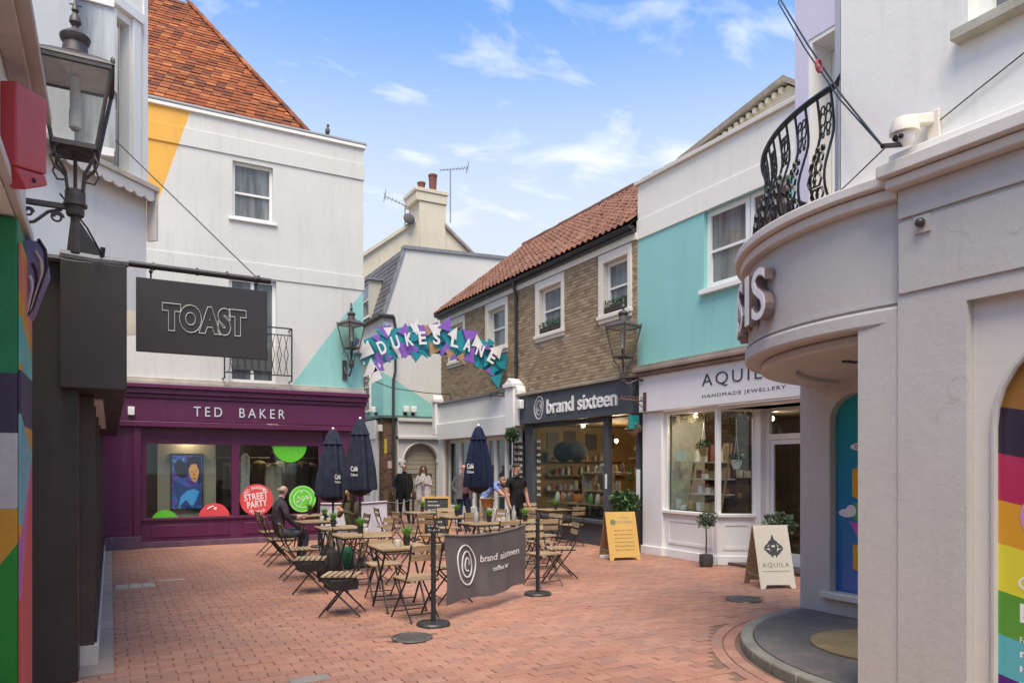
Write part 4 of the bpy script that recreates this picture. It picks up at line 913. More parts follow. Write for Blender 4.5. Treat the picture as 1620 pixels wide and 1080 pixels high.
# ================================================================== building at the lane end (white gable, teal paint, slate mansard)
le = root('lane_end_building', 'white gabled building with teal paint, slate mansard and arched shopfront at lane end', 'building', (8.1, 23.7, 0))
FS = FY(23.7); FF = FX(8.1)
b = MB().add([(8.1, 23.7, 3.35), (13.5, 23.7, 3.35), (13.5, 23.7, 9.36), (8.86, 23.7, 9.18), (8.1, 23.7, 6.82)], [(0, 1, 2, 3, 4)])
b.add([(8.1, 23.7, 3.35), (8.1, 30, 3.35), (8.1, 30, 6.82), (8.1, 23.7, 6.82)], [(0, 1, 2, 3)])
b.box(8.4, 13.4, 24.0, 30, 0, 6.7)
part('wall', b, M_w2, le, recalc=False)
part('coping', MB().prism([(8.82, 9.14), (13.5, 9.34), (13.5, 9.46), (8.82, 9.26)], FS, -.25, .06), M_lead, le)
part('parapet_edge', MB().prism([(8.08, 6.78), (8.84, 9.16), (8.92, 9.16), (8.16, 6.78)], FS, -.2, .03), M_lead, le)
mr = part('mansard_roof', MB().add([(8.13, 23.75, 6.85), (8.13, 30, 6.85), (8.88, 30, 9.2), (8.88, 23.75, 9.2)], [(0, 1, 2, 3)]).add([(8.88, 23.72, 9.2), (8.88, 30, 9.2), (13.5, 30, 9.4), (13.5, 23.72, 9.4)], [(0, 1, 2, 3)]), MATS['roof_felt'], le, recalc=False)
v_ = Vector((.75, 0, 2.35)); vl = v_.length; vn = v_.normalized(); nn_ = Vector((-vn.z, 0, vn.x)); rm = Matrix(((vn.x, 0, nn_.x), (0, 1, 0), (vn.z, 0, nn_.z))).to_4x4()
SU = MB().box(-.13, .13, -.12, .12, -.006, .006); items = []
for j in range(int(vl / .2)):
    for i in range(25):
        p = Vector((8.13, 23.85 + i * .25 + (.125 if j % 2 else 0), 6.85)) + vn * (.1 + j * .2) + nn_ * .02
        items.append(Matrix.Translation(p) @ rm @ Matrix.Rotation(R(4), 4, 'Y'))
pieces('slate', items, M_slate, mr, SU)
dm = part('dormer', MB().box(8.08, 9.0, 25.1, 25.17, 6.95, 8.3).box(8.08, 9.0, 26.5, 26.57, 6.95, 8.3), paint('dormer_cream', (.55, .52, .43), .8, .1, 3), le)
part('dormer_roof', MB().box(7.98, 9.1, 25.02, 26.66, 8.303, 8.37), M_lead, dm)
sash(le, FX(8.10), 25.17, 26.5, 7.0, 8.3, d=-.05, gm=M_dg2, fw=.07)
gut = MB().box(7.92, 8.09, 23.6, 30, 6.72, 6.84).box(7.92, 8.45, 23.58, 23.695, 6.70, 6.82)
part('gutter', gut, M_gutter, le, bevel=.02)
part('downpipe', MB().tube([(8.45, 23.62, 6.75), (8.50, 23.62, 6.4), (8.5, 23.62, 4.9), (8.42, 23.60, 4.6), (8.42, 23.60, 0.1)], .045, 8), M_gutter, le)
# brick corner pier
pr = part('brick_pier', MB().box(8.11, 8.55, 23.71, 24.1, 0, 3.30), M_mortar, le); items = []
for j in range(43):
    z = .02 + j * .076
    for k in range(3):
        a = 8.11 + k * .225 - (.11 if j % 2 else 0); p, q = max(8.105, a), min(8.53, a + .215)
        if q - p > .04: items.append(mat_fbox(FS, p, q, 0, .012, z, z + .065))
    items.append(mat_fbox(FF, 23.70, 23.9, 0, .012, z, z + .065)); items.append(mat_fbox(FF, 23.91, 24.1, 0, .012, z, z + .065))
pieces('brick', items, M_redbrick, pr, BOXU)
part('ledge', MB().box(8.02, 13, 23.58, 23.70, 3.31, 3.40).box(7.98, 8.10, 23.70, 30, 3.31, 3.40), plain('green_lead', (.10, .16, .14), .7), le)
def arch_front(parent, F_, a0, a1, ca, r, zs, ztop, mat, d0=0.0, d1=.12):
    pts = [(ca + r * math.cos(PI * k / 16), zs + r * math.sin(PI * k / 16)) for k in range(17)]
    b_ = MB().fbox(F_, a0, ca - r, d0, d1, 0, zs).fbox(F_, ca + r, a1, d0, d1, 0, zs)
    out = [(a1, zs), (a1, ztop), (a0, ztop), (a0, zs)]
    b_.prism([(ca + r, zs)] + pts[1:9] + [(ca, ztop), (a1, ztop), (a1, zs)], F_, d0, d1).prism(pts[8:17] + [(a0, zs), (a0, ztop), (ca, ztop)], F_, d0, d1)
    o = part('arch_panel', b_, mat, parent)
    part('arch_moulding', MB().tube([F_(p[0] + (p[0] - ca) * .09, d1 + .005, zs + (p[1] - zs) * 1.09) for p in pts], .04, 6), mat, parent)
    part('capital', MB().fbox(F_, ca - r - .22, ca - r + .02, d0, d1 + .06, zs - .05, zs + .05).fbox(F_, ca + r - .02, ca + r + .22, d0, d1 + .06, zs - .05, zs + .05), mat, parent, bevel=.01)
    part('column', MB().tube([F_(ca - r - .1, d1 + .03, 0.05), F_(ca - r - .1, d1 + .03, zs - .05)], .06, 10), mat, parent); part('column', MB().tube([F_(ca + r + .1, d1 + .03, 0.05), F_(ca + r + .1, d1 + .03, zs - .05)], .06, 10), mat, parent)
    return o
arch_front(le, FS, 8.56, 10.6, 9.42, .61, 1.83, 2.60, M_stucco_lt)
part('fascia', MB().fbox(FS, 8.56, 10.6, 0, .17, 2.603, 3.25).fbox(FS, 8.56, 10.6, 0, .24, 2.60, 2.70).fbox(FS, 8.56, 10.6, 0, .24, 3.2, 3.305), M_stucco_lt, le, bevel=.01)
for k in range(30): part('shutter_slat', MB().fbox(FS, 8.81, 10.03, -.12, -.085 + .012 * (k % 2), .06 + k * .08, .136 + k * .08), paint('shutter_cream', (.46, .42, .33), .6, .1, 3, .05, dirt=.3), le)
part('shop_sticker', MB().fbox(FS, 8.95, 9.9, -.07, -.062, 1.30, 1.40), plain('mural_dark', (.12, .11, .09)), le)
arch_front(le, FF, 24.12, 26.3, 25.2, .62, 1.83, 2.60, M_stucco_lt)
part('fascia', MB().fbox(FF, 24.12, 27.5, 0, .17, 2.603, 3.25), M_stucco_lt, le, bevel=.01)
part('pane', MB().fbox(FF, 24.55, 25.85, -.05, -.04, .6, 2.5), M_dg2, le); part('stall_riser', MB().fbox(FF, 24.55, 25.85, -.05, .05, 0, .6), M_stucco_lt, le)
gr = MB()
for k in range(7): gr.tube([FF(25.0 + k * .2, .25, 3.45), FF(25.0 + k * .2, .25, 4.75)], .014, 5)
gr.tube([FF(24.95, .25, 4.75), FF(26.3, .25, 4.75)], .02, 5).tube([FF(24.95, .25, 3.5), FF(26.3, .25, 3.5)], .02, 5)
part('window_guard', gr, M_gutter, le); sash(le, FF, 25.0, 26.2, 3.6, 5.4, d=-.0, gm=M_dg2)
fl = MB()
for (a, F_) in ((8.86, FS), (9.14, FS), (24.35, FF)):
    t = root('floodlight', {8.86: 'white floodlight on the teal wall, right of the downpipe', 9.14: 'white floodlight nearest the brick building on the teal wall', 24.35: 'white floodlight on the teal wall above the brick pier'}[a], 'floodlight', F_(a, .0, 3.42), group='floodlights on the teal wall')
    part('housing', MB().fbox(F_, a - .09, a + .09, .08, .22, 3.52, 3.72), M_whitew, t, bevel=.02); part('bracket', MB().fbox(F_, a - .05, a + .05, .0, .10, 3.44, 3.53), M_blackmet, t)
thing('wall_notice', MB().fbox(FS, 8.25, 8.42, .013, .02, 1.6, 1.85), plain('pink_notice', (.6, .42, .42), .6), 'small pale pink notice on the brick pier', 'notice')
thing('wall_notice', MB().fbox(FS, 8.13, 8.22, .013, .02, 2.1, 2.6), plain('yellow_notice', (.55, .42, .06), .6), 'narrow yellow notice on the brick pier', 'notice')
thing('junction_box', MB().fbox(FF, 23.72, 23.98, .013, .14, 2.85, 3.08), M_cream, 'cream box at the top of the brick corner pier', 'box', bevel=.01)
thing('overhead_cable', MB().tube([(5.2, 16.6, 3.75), (6.5, 18.3, 3.72), (8.0, 19.6, 3.78), (8.93, 20.0, 3.82), (8.93, 20.0, 3.68)], .012, 5), M_blackmet, 'thin black cable slung across the lane below the arch', 'cable')

# ================================================================== cream gable with chimney, far behind
cg = root('cream_gable_house', 'cream gable end with tall chimney rising behind the white gable', 'building', (12, 30, 0))
GY = FY(30.0)
part('wall', MB().prism([(4.5, 0), (16.5, 0), (16.5, 9.8), (13.16, 12.35), (11.65, 12.40), (4.5, 6.8)], GY, -8, 0), M_creamwall, cg)
part('verge', MB().prism([(4.5, 6.75), (11.7, 12.36), (11.7, 12.52), (4.5, 6.92)], GY, -8, .12), paint('verge_cream', (.62, .56, .43), .8, .1, 3), cg)
part('verge', MB().prism([(13.1, 12.36), (16.5, 9.78), (16.5, 9.92), (13.1, 12.52)], GY, -8, .12), M_stone, cg)
ch = part('chimney', MB().fbox(GY, 11.9, 13.16, -1.3, .05, 11, 13.35).fbox(GY, 11.72, 13.2, -1.35, .1, 13.353, 13.75).fbox(GY, 11.66, 13.25, -1.4, .14, 13.753, 13.92), M_creamwall, cg, bevel=.02)
part('chimney_pot', MB().lathe([(.18, 13.92), (.15, 14.1), (.17, 14.3), (.19, 14.31), (.19, 14.37)], (12.2, 30.5, 0), 14), plain('pot_clay', (.20, .07, .045), .85, var=.25), ch); part('chimney_pot', MB().lathe([(.19, 13.92), (.16, 14.2), (.19, 14.72), (.21, 14.74), (.21, 14.82)], (12.75, 30.5, 0), 14), MATS['pot_clay'], ch)
def aerial(x, y, z0, z1, dx, label):
    b_ = MB().tube([(x, y, z0), (x, y, z1)], .025, 6); p = Vector((x - dx * .45, y, z1 - .28 * abs(dx) * .5)); q = Vector((x + dx * .9, y + .3, z1 + .35))
    b_.tube([p, q], .018, 5)
    for k in range(9):
        c = p.lerp(q, k / 8); s_ = .12 + .02 * k; b_.tube([c - Vector((.05, s_, 0)), c + Vector((.05, s_, 0))], .010, 4)
    b_.tube([q - Vector((0, .15, .2)), q + Vector((0, .15, .22))], .014, 4).tube([q - Vector((0, -.15, .2)), q + Vector((0, -.15, .22))], .014, 4)
    thing('tv_aerial', b_, plain('aerial_grey', (.22, .22, .23), .5, .3), label, 'aerial', 'rooftop aerials')
aerial(13.35, 29.9, 12.6, 15.0, 1.1, 'tall television aerial on a mast beside the chimney'); aerial(11.2, 29.9, 12.1, 13.0, -.9, 'low television aerial left of the chimney')
t = root('satellite_dish', 'dark round satellite dish at the foot of the chimney', 'satellite dish', (11.35, 29.8, 12.2)); part('dish', MB().lathe([(.27, 0), (.2, .05), (.08, .08)], (11.35, 29.75, 12.45), 18), plain('dish_grey', (.07, .065, .06), .7), t); part('arm', MB().tube([(11.35, 29.8, 12.2), (11.35, 29.8, 12.5)], .03, 6), MATS['aerial_grey'], t)
for o in t.children:
    if o.name.startswith('dish'): o.rotation_euler = (0, 0, 0); o.data.transform(Matrix.Translation((0, 0, .25)) @ Matrix.Rotation(R(75), 4, 'X') @ Matrix.Translation((0, 0, -.25)))

# ================================================================== left: near building with the mural pillar
nl = root('mural_building', 'white near building with brightly painted mural pillar at the left edge', 'building', (-.8, 3.5, 0))
MUR = [((0.02, 0.30, 0.10), 2.02, 3.2), ((.055, .03, .075), 1.78, 2.02), ((.62, .58, .55), 1.35, 1.78), ((.72, .34, .03), 1.12, 1.35), ((.02, .27, .03), -1, 1.12)]
def mural(name, bands, slope_y):
    m, n, b_ = new_mat(name); pos = posnode(n); c = mixc(n, 0.0, bands[0][0], bands[0][0])
    for (cc, lo, hi, sy, off) in bands[1:]:
        k = mth(n, 'MULTIPLY', halfplane(n, pos, *sy, 1, -lo + off), halfplane(n, pos, -sy[0], -sy[1], -1, hi - off)); c = mixc(n, k, c, cc)
    c = mixc(n, 1.0, c, ramp(n, noise(n, pos, 6, 5), .3, (.78, .78, .78, 1), .7, (1, 1, 1, 1)), 'MULTIPLY'); n.links.new(c, b_.inputs['Base Color']); b_.inputs['Roughness'].default_value = .5
    bump(n, b_, noise(n, pos, 14, 5), .35, .012); return m
z0 = (0, 0)
M_mural1 = mural('mural_face', [((.012, .23, .075), 0, 0, z0, 0), ((.05, .03, .07), 1.82, 2.12, z0, 0), ((.60, .56, .53), 1.44, 1.82, z0, 0), ((.70, .33, .03), -2, 1.44, z0, 0), ((.02, .28, .03), -4, 1.22, (-1.4, 0), -.62)], 0)
M_mural2 = mural('mural_side', [((.70, .33, .03), 0, 0, z0, 0), ((.75, .22, .12), 2.45, 2.7, (0, .3), -1.4), ((.16, .50, .42), 2.12, 2.36, (0, .25), -1.15), ((.06, .04, .10), 1.86, 2.14, z0, 0), ((.20, .47, .50), 1.30, 1.86, (0, .35), -1.6), ((.58, .16, .45), -2, 1.42, (0, -.7), 3.2), ((.75, .10, .10), -3, 1.30, (0, -1.2), 5.6)], 0)
part('pillar', MB().box(-1.4, -.408, 4.40, 4.985, 0, 2.90), M_mural1, nl, bevel=.01, label='painted pillar with green, purple, cream and orange bands')
part('pillar_side', MB().box(-.406, -.395, 4.405, 4.99, 0, 2.78), M_mural2, nl)
prf = [(-.41, 2.88), (-.35, 2.885), (-.315, 2.83), (-.305, 2.74), (-.325, 2.68), (-.35, 2.60), (-.38, 2.50), (-.41, 2.46)]
sbk = part('scroll_bracket', MB().prism(prf, lambda a, d, z: (a, d, z), 4.74, 4.985), plain('scroll_lavender', (.22, .18, .34), .5), nl, label='striped scroll bracket at the pillar top')
for k, c_ in enumerate([(.03, .02, .04), (.62, .50, .45), (.03, .02, .04), (.66, .62, .64)]):
    part('stripe', MB().tube([(-.402 + (p[0] + .41) * (.92 - .22 * k), 4.737, 2.47 + (p[1] - 2.46) * (1 - .16 * k)) for p in prf[1:]], .009, 5), plain('scroll%d' % k, c_, .5), sbk)
b = MB().box(-1.5, -.425, -3, 4.99, 2.91, 4.4).box(-1.5, -.52, -3, 4.39, 0, 2.9)
part('wall', b, M_white, nl)
part('frieze_moulding', MB().box(-.424, -.385, -3, 4.97, 2.915, 2.98), M_greytrim, nl, bevel=.01)
part('cornice', MB().box(-.424, -.28, -3, 4.66, 3.50, 3.55).box(-.424, -.335, -3, 4.64, 3.47, 3.497), paint('cornice_brown', (.62, .56, .52), .8, .2, 4, .3, dirt=.5), nl, bevel=.006)
part('cable_run', MB().tube([(-.45, 3.6, 3.04), (-.42, 4.2, 3.08), (-.43, 4.9, 3.05)], .012, 5), M_blackmet, nl)
al = root('alarm_box', 'red wedge shaped alarm box on the white wall at upper left', 'alarm box', (-.38, 3.85, 2.9))
qd = Vector((.4226, .906, 0)).normalized(); nd = Vector((.906, -.4226, 0)).normalized()
def AL(a, d, z): p = Vector((-.365, 3.86, 3.12)) + qd * a + nd * d; return (p.x, p.y, z)
part('casing', MB().prism([(0, 2.975), (.24, 3.03), (.24, 3.385), (0, 3.35)], AL, -.07, 0).prism([(.0, 2.973), (.24, 3.028), (.26, 2.985), (.08, 2.90)], AL, -.07, -.005), paint('alarm_red', (.58, .06, .07), .4, .1, 6, .05, dirt=.15), al, bevel=.008)
part('back_plate', MB().prism([(-.01, 2.95), (.25, 3.0), (.25, 3.40), (-.01, 3.37)], AL, -.12, -.072), M_whitew, al); part('sounder_hole', MB().ball(AL(.14, -.005, 2.965), .012), M_blackmet, al)

# ================================================================== left: black shop with white canted bay above
bs = root('black_shop_building', 'black shop with projecting fascia box under a white canted bay', 'building', (-.5, 10, 0))
part('pier', MB().box(-1.6, -.22, 6.5, 6.95, 0, 3.26), M_black, bs, bevel=.006)
fb = part('fascia_box', MB().box(-.33, .11, 6.36, 15.9, 2.24, 3.2), M_black, bs, bevel=.008)
part('lead_roll', MB().tube([(-.33, 6.40, 3.245), (-.1, 6.38, 3.225), (.12, 6.40, 3.235)], .035, 8).box(-1.4, .10, 6.38, 15.9, 3.203, 3.225), M_lead, bs)
part('stall_riser', MB().box(-1.2, -.16, 7.2, 8.6, 0, .5), M_black, bs)
for (y, w_) in ((6.98, .06), (7.85, .10), (9.6, .12), (11.5, .10), (13.2, .12), (14.8, .10), (15.9, .3)):
    part('mullion', MB().box(-.30, -.12, y, y + w_, 0.02, 2.238), paint('bronze_frame', (.09, .065, .058), .4, .2, 4, .05), bs, bevel=.004)
for (a, c_) in ((7.05, 7.84), (7.96, 9.58), (9.73, 11.48), (11.62, 13.18), (13.34, 14.78), (14.92, 15.88)): part('pane', MB().box(-.26, -.25, a, c_, .3, 2.23), M_dg, bs)
part('sill', MB().box(-.30, -.10, 7.05, 15.9, .18, .30), M_black, bs)
part('base_stone', MB().box(-.32, -.09, 6.95, 15.9, 0, .17), M_greytrim, bs)
part('soffit_light', MB().box(-.16, -.06, 7.3, 12.5, 2.22, 2.238), M_pale, bs)
# canted bay
c2 = Vector((.32, 8.3, 0)); cdr = Vector((-1, -1, 0)).normalized(); cn = Vector((1, -1, 0)).normalized()
def FB(a, d, z): p = c2 + cdr * a + cn * d; return (p.x, p.y, z)
HB = (.22, .86, 4.56, 6.02); HB2 = (1.05, 1.7, 4.56, 6.02)
b = wallf(MB(), FB, 0, 1.9, 3.2, 7.0, [HB], .14); b.add([(.32, 8.3, 3.2), (.32, 9.6, 3.2), (.32, 9.6, 7), (.32, 8.3, 7)], [(0, 1, 2, 3)])
b.add([FB(0, -.35, 3.3), FB(2, -.35, 3.3), FB(2, -.35, 7), FB(0, -.35, 7)], [(0, 1, 2, 3)])
b.box(-2.2, -1.04, 5.0, 16.4, 3.2, 5.4); b.add([(-1.04, 11.0, 3.2), (.32, 9.6, 3.2), (.32, 9.6, 7), (-1.04, 11.0, 7)], [(0, 1, 2, 3)])
part('wall', b, M_white, bs, recalc=False)
sash(bs, FB, *HB, d=-.13, gm=dark_glass('pale_window_glass', (.36, .37, .36), .12), fw=.06, rail=.42, label='white sash window in the canted bay')
part('window_casing', MB().prism([(.10, 4.5), (.20, 4.5), (.20, 6.1), (.10, 6.1)], FB, 0, .03).prism([(.08, 6.1), (.98, 6.1), (.98, 6.2), (.08, 6.2)], FB, 0, .05), M_whitew, bs, bevel=.004)
def FBbox(mb, a0, a1, d0, d1, z0_, z1_): return mb.prism([(a0, z0_), (a1, z0_), (a1, z1_), (a0, z1_)], FB, d0, d1)
part('sill', FBbox(MB(), -.04, 1.9, .0, .13, 4.44, 4.5), paint('mossy_sill', (.62, .56, .44), .8, .2, 5, .3, dirt=.6), bs, bevel=.008)
sc = MB()
for k in range(9):
    a = .02 + k * .13; sc.prism([(a, 4.437)] + [(a + .065 - .065 * math.cos(PI * i / 6), 4.36 - .04 * math.sin(PI * i / 6)) for i in range(7)] + [(a + .13, 4.437)], FB, .10, .118)
part('valance', sc, M_greytrim, bs)
part('drop_bracket', FBbox(MB(), -.03, -.005, .0, .12, 3.95, 4.437), M_greytrim, bs)
part('corner_board', FBbox(MB(), 0, .05, .001, .02, 4.5, 7), M_whitew, bs)
part('brace_fin', MB().prism([(-.30, 3.24), (-.02, 3.24), (-.26, 3.62)], lambda a, d, z: (a, d, z), 6.5, 6.53), M_blackmet, bs)
part('wall_cable', MB().tube([(-.30, 5.8, 3.5), (-.15, 6.1, 3.38), (-.06, 6.37, 3.27)], .008, 4).tube([(-.06, 6.37, 3.24), (-.05, 6.36, 3.32)], .02, 6), M_blackmet, bs)
# TOAST hanging sign
ts = root('hanging_sign', 'black rectangular hanging sign with outlined white lettering', 'sign', (.68, 6.45, 2.56))
FT = FY(6.45)
part('bar', MB().tube([(.08, 6.45, 3.245), (1.20, 6.45, 3.235)], .024, 10), M_blackmet, ts)
part('stay_wire', MB().tube([(-.05, 8.0, 4.88), (1.08, 6.45, 3.26)], .006, 5), M_blackmet, ts)
for x in (.28, 1.08): part('hanger', MB().tube([(x, 6.45, 3.23), (x, 6.45, 3.13)], .008, 6).ball((x, 6.45, 3.20), .016), M_blackmet, ts)
for x in (.3, .62, .85, 1.1): part('clamp', MB().tube([(x - .01, 6.45, 3.243), (x + .01, 6.45, 3.243)], .032, 8), M_blackmet, ts)
bd = part('board', MB().fbox(FT, .175, 1.17, -.015, .015, 2.56, 3.145), paint('sign_black', (.032, .029, .029), .5, .2, 3, .04, dirt=.1), ts, bevel=.004)
text('lettering', 'TOAST', FT, .36, 1.0, 2.735, 2.965, .018, M_letter, bd, outline=.012, spacing=1.06, bold=.07)

# ================================================================== right: grey round corner building
gt = root('grey_corner_building', 'taupe grey round corner building with curved balcony and off white upper storey', 'building', (6.7, 3.35, 0))
def ring(mb, r0, r1, z0_, z1_, a0, a1, n_=48):
    o = len(mb.v)
    for k in range(n_ + 1):
        an = R(a0 + (a1 - a0) * k / n_); c, s_ = math.cos(an), math.sin(an)
        for (r, z) in ((r0, z0_), (r1, z0_), (r1, z1_), (r0, z1_)): mb.v.append((TCX + r * c, TCY + r * s_, z))
    for k in range(n_):
        for j in range(4): mb.f.append((o + k * 4 + j, o + k * 4 + (j + 1) % 4, o + (k + 1) * 4 + (j + 1) % 4, o + (k + 1) * 4 + j)); mb.r.append(0)
    mb.f += [(o, o + 1, o + 2, o + 3), (o + n_ * 4 + 3, o + n_ * 4 + 2, o + n_ * 4 + 1, o + n_ * 4)]; mb.r += [0, 0]
    return mb
A0, A1 = 88, 190
part('curved_fascia', ring(MB(), 1.95, 2.13, 2.66, 3.42, A0, A1), M_grey, gt)
part('fascia_moulding', ring(MB(), 1.95, 2.16, 2.60, 2.72, A0, A1), M_grey, gt, bevel=.02)
part('soffit_ring', ring(MB(), 1.70, 2.02, 2.52, 2.598, A0, A1), M_grey, gt, bevel=.02)
b = MB(); o = 0
b.add([(TCX, TCY, 2.56)] + [(TCX + 1.75 * math.cos(R(A0 + (A1 - A0) * k / 30)), TCY + 1.75 * math.sin(R(A0 + (A1 - A0) * k / 30)), 2.56) for k in range(31)], [(0, k + 2, k + 1) for k in range(30)])
part('soffit', b, M_grey, gt, recalc=False)
part('soffit_vent', MB().box(5.5, 5.66, 4.05, 4.1, 2.545, 2.559), M_blackmet, gt)
part('cornice', ring(ring(MB(), 1.9, 2.20, 3.42, 3.50, A0, A1), 1.9, 2.25, 3.503, 3.58, A0, A1), M_greytrim, gt, bevel=.012)
part('balcony_floor', ring(MB(), 0.0, 2.18, 3.583, 3.60, A0, A1), M_greytrim, gt)
FG = FX(4.57); FG2 = FX(4.55)
HG = (1.0, 2.53, 0.0, 2.66)
b = wallf(MB(), FG2, -6, 2.97, 0, 3.45, [HG], .16); b.box(4.56, 4.75, 2.97, 3.27, 0, 2.66)
b.add([FG2(2.97, 0, 0), FG2(2.97, -.4, 0), FG2(2.97, -.4, 3.45), FG2(2.97, 0, 3.45)], [(0, 1, 2, 3)])
part('wall', b, M_grey, gt, recalc=False)
part('string_course', MB().fbox(FG2, -6, 2.96, 0, .018, 3.27, 3.46).fbox(FG2, -6, 2.96, 0, .014, 2.78, 3.245), M_grey, gt, bevel=.006)
part('cornice', MB().fbox(FG2, -6, 3.0, -.1, .10, 3.463, 3.53).fbox(FG2, -6, 3.03, -.1, .15, 3.533, 3.62), M_greytrim, gt, bevel=.01)
part('upper_ledge', MB().fbox(FG2, -6, 3.0, -.1, .06, 3.623, 3.70), M_greyupper, gt, bevel=.01)
HU = (0.6, 2.56, 4.34, 5.9)
b = wallf(MB(), FX(4.62), -6, 3.45, 3.6, 6.4, [HU], .2); b.add([(4.62, 3.45, 3.6), (6.74, 3.45, 3.6), (6.74, 3.45, 6.4), (4.62, 3.45, 6.4)], [(0, 1, 2, 3)])
part('upper_wall', b, M_greyupper, gt, recalc=False)
sash(gt, FX(4.62), *HU, d=-.18, fw=.08, sill=(.09, .07, .06), sillmat=paint('mossy_white_sill', (.55, .53, .42), .8, .3, 6, .3, dirt=.6, dirtcol=(.12, .14, .04)))
part('corner_splay', MB().add([(4.615, 3.451, 3.6), (4.95, 3.75, 3.6), (4.95, 3.75, 6.4), (4.615, 3.451, 6.4)], [(0, 1, 2, 3)]).add([(4.95, 3.75, 3.6), (6.74, 3.75, 3.6), (6.74, 3.75, 6.4), (4.95, 3.75, 6.4)], [(0, 1, 2, 3)]), M_white, gt, recalc=False)
# back wall under and over the bow
FW = FX(6.74); ca, r_, zs = 4.83, .34, 2.15
pts = [(ca + r_ * math.cos(PI * k / 14), zs + r_ * .8 * math.sin(PI * k / 14)) for k in range(15)]
b = MB().fbox(FW, ca + r_, 5.55, -.3, 0, 0, 2.6).fbox(FW, 2.5, ca - r_, -.3, 0, 0, 2.6).fbox(FW, ca - r_, ca + r_, -.3, 0, 0, .32)
b.prism([(ca + r_, zs)] + pts[1:15] + [(ca - r_, 2.6), (ca + r_, 2.6)], FW, -.3, 0)
part('recess_wall', b, M_grey, gt)
part('recess_sill', MB().fbox(FW, ca - r_ - .08, ca + r_ + .08, 0, .07, .25, .317), M_greytrim, gt, bevel=.008)
m, n, b_ = new_mat('blue_poster'); pos = posnode(n); sp_ = n.nodes.new('ShaderNodeSeparateXYZ'); n.links.new(pos, sp_.inputs[0])
n.links.new(ramp(n, mth(n, 'DIVIDE', sp_.outputs[2], 2.6), .15, (.03, .13, .40, 1), .85, (.02, .30, .36, 1)), b_.inputs['Base Color']); b_.inputs['Roughness'].default_value = .2
wp = part('window_poster', MB().prism([(ca + r_, .32), (ca + r_, zs)] + pts[1:15] + [(ca - r_, .32)], FW, -.12, -.10), m, gt, label='tall arched window covered by a blue tower poster')
PC = {'y': (.72, .36, .02), 'o': (.62, .30, .03), 'g': (.10, .38, .10), 'p': (.62, .10, .42), 'w': (.75, .75, .78)}
for k, (c_, q) in enumerate((('y', [(4.97, 1.62), (4.86, 1.60), (4.86, 1.30), (4.97, 1.34)]), ('o', [(4.86, 1.60), (4.5, 1.56), (4.5, 1.22), (4.86, 1.30)]), ('y', [(4.97, 1.62), (4.7, 1.72), (4.5, 1.68), (4.5, 1.56), (4.86, 1.60)][:4]), ('g', [(4.95, 1.28), (4.5, 1.2), (4.5, 1.0), (4.95, 1.1)]), ('p', [(5.0, 1.08), (4.5, .96), (4.5, .78), (4.9, .9)]), ('y', [(4.96, .84), (4.5, .74), (4.5, .46), (4.96, .58)]), ('o', [(4.85, .82), (4.5, .74), (4.5, .46), (4.85, .56)]), ('w', ell(5.03, 1.16, .10, .045)), ('w', ell(4.98, 1.19, .06, .06)), ('w', ell(4.8, 1.86, .19, .05)))):
    part('poster_shape', MB().prism(q, FW, -.0995 + k * .0008, -.0985 + k * .0008), plain('poster_' + c_, PC[c_], .3, var=.03), wp)
text('lettering', 'DUKES LANE', FW, 4.93, 4.6, 1.84, 1.88, -.0905, MATS['dark_letter'], wp, .001)
# upper wall set back over the bow
M_lav = paint('lavender_white', (.62, .58, .70), .7, .05, 2, .1, dirt=.1)
part('set_back_wall', MB().fbox(FW, 5.44, 5.62, -.5, 0, 2.65, 7.2).fbox(FW, 3.76, 5.44, -.5, 0, 6.35, 7.2), M_lav, gt)
part('reveal', MB().fbox(FW, 5.40, 5.438, -.5, -.01, 3.6, 6.348).fbox(FW, 3.77, 5.40, -.5, -.01, 6.30, 6.348), M_greyupper, gt)
sash(gt, FW, 3.77, 5.39, 3.62, 6.28, d=-.40, fw=.09, rail=0, cols=2, label='tall white balcony window')
# iron balcony, bellied bars
def bellied(an, k=1.0):
    out = []
    for (t_, dr) in ((0, .0), (.12, .05), (.28, .06), (.45, .02), (.65, -.03), (.85, -.02), (1.0, 0)):
        out.append((t_, dr))
    res = []
    for i in range(15):
        t_ = i / 14; j = max(q for q in range(len(out) - 1) if out[q][0] <= t_ + 1e-9); p0, p1, p2, p3 = out[max(j - 1, 0)][1], out[j][1], out[j + 1][1], out[min(j + 2, len(out) - 1)][1]; s_ = (t_ - out[j][0]) / (out[j + 1][0] - out[j][0])
        dr = .5 * (2 * p1 + (p2 - p0) * s_ + (2 * p0 - 5 * p1 + 4 * p2 - p3) * s_ * s_ + (3 * p1 - p0 - 3 * p2 + p3) * s_ ** 3); r = 2.0 + dr * k
        res.append((TCX + r * math.cos(an), TCY + r * math.sin(an), 3.62 + t_ * .86))
    return res
br_ = MB(); tr_ = []
for k in range(41): an = R(174 - 94 * k / 40); tr_.append((TCX + 2.0 * math.cos(an), TCY + 2.0 * math.sin(an), 4.48))
br_.tube(tr_, .024, 6).tube([(p[0], p[1], 3.64) for p in tr_], .016, 6)
br_.tube([tr_[0], (4.64, 3.46, 4.485)], .022, 6)
part('balcony_rail', br_, M_blackmet, gt)
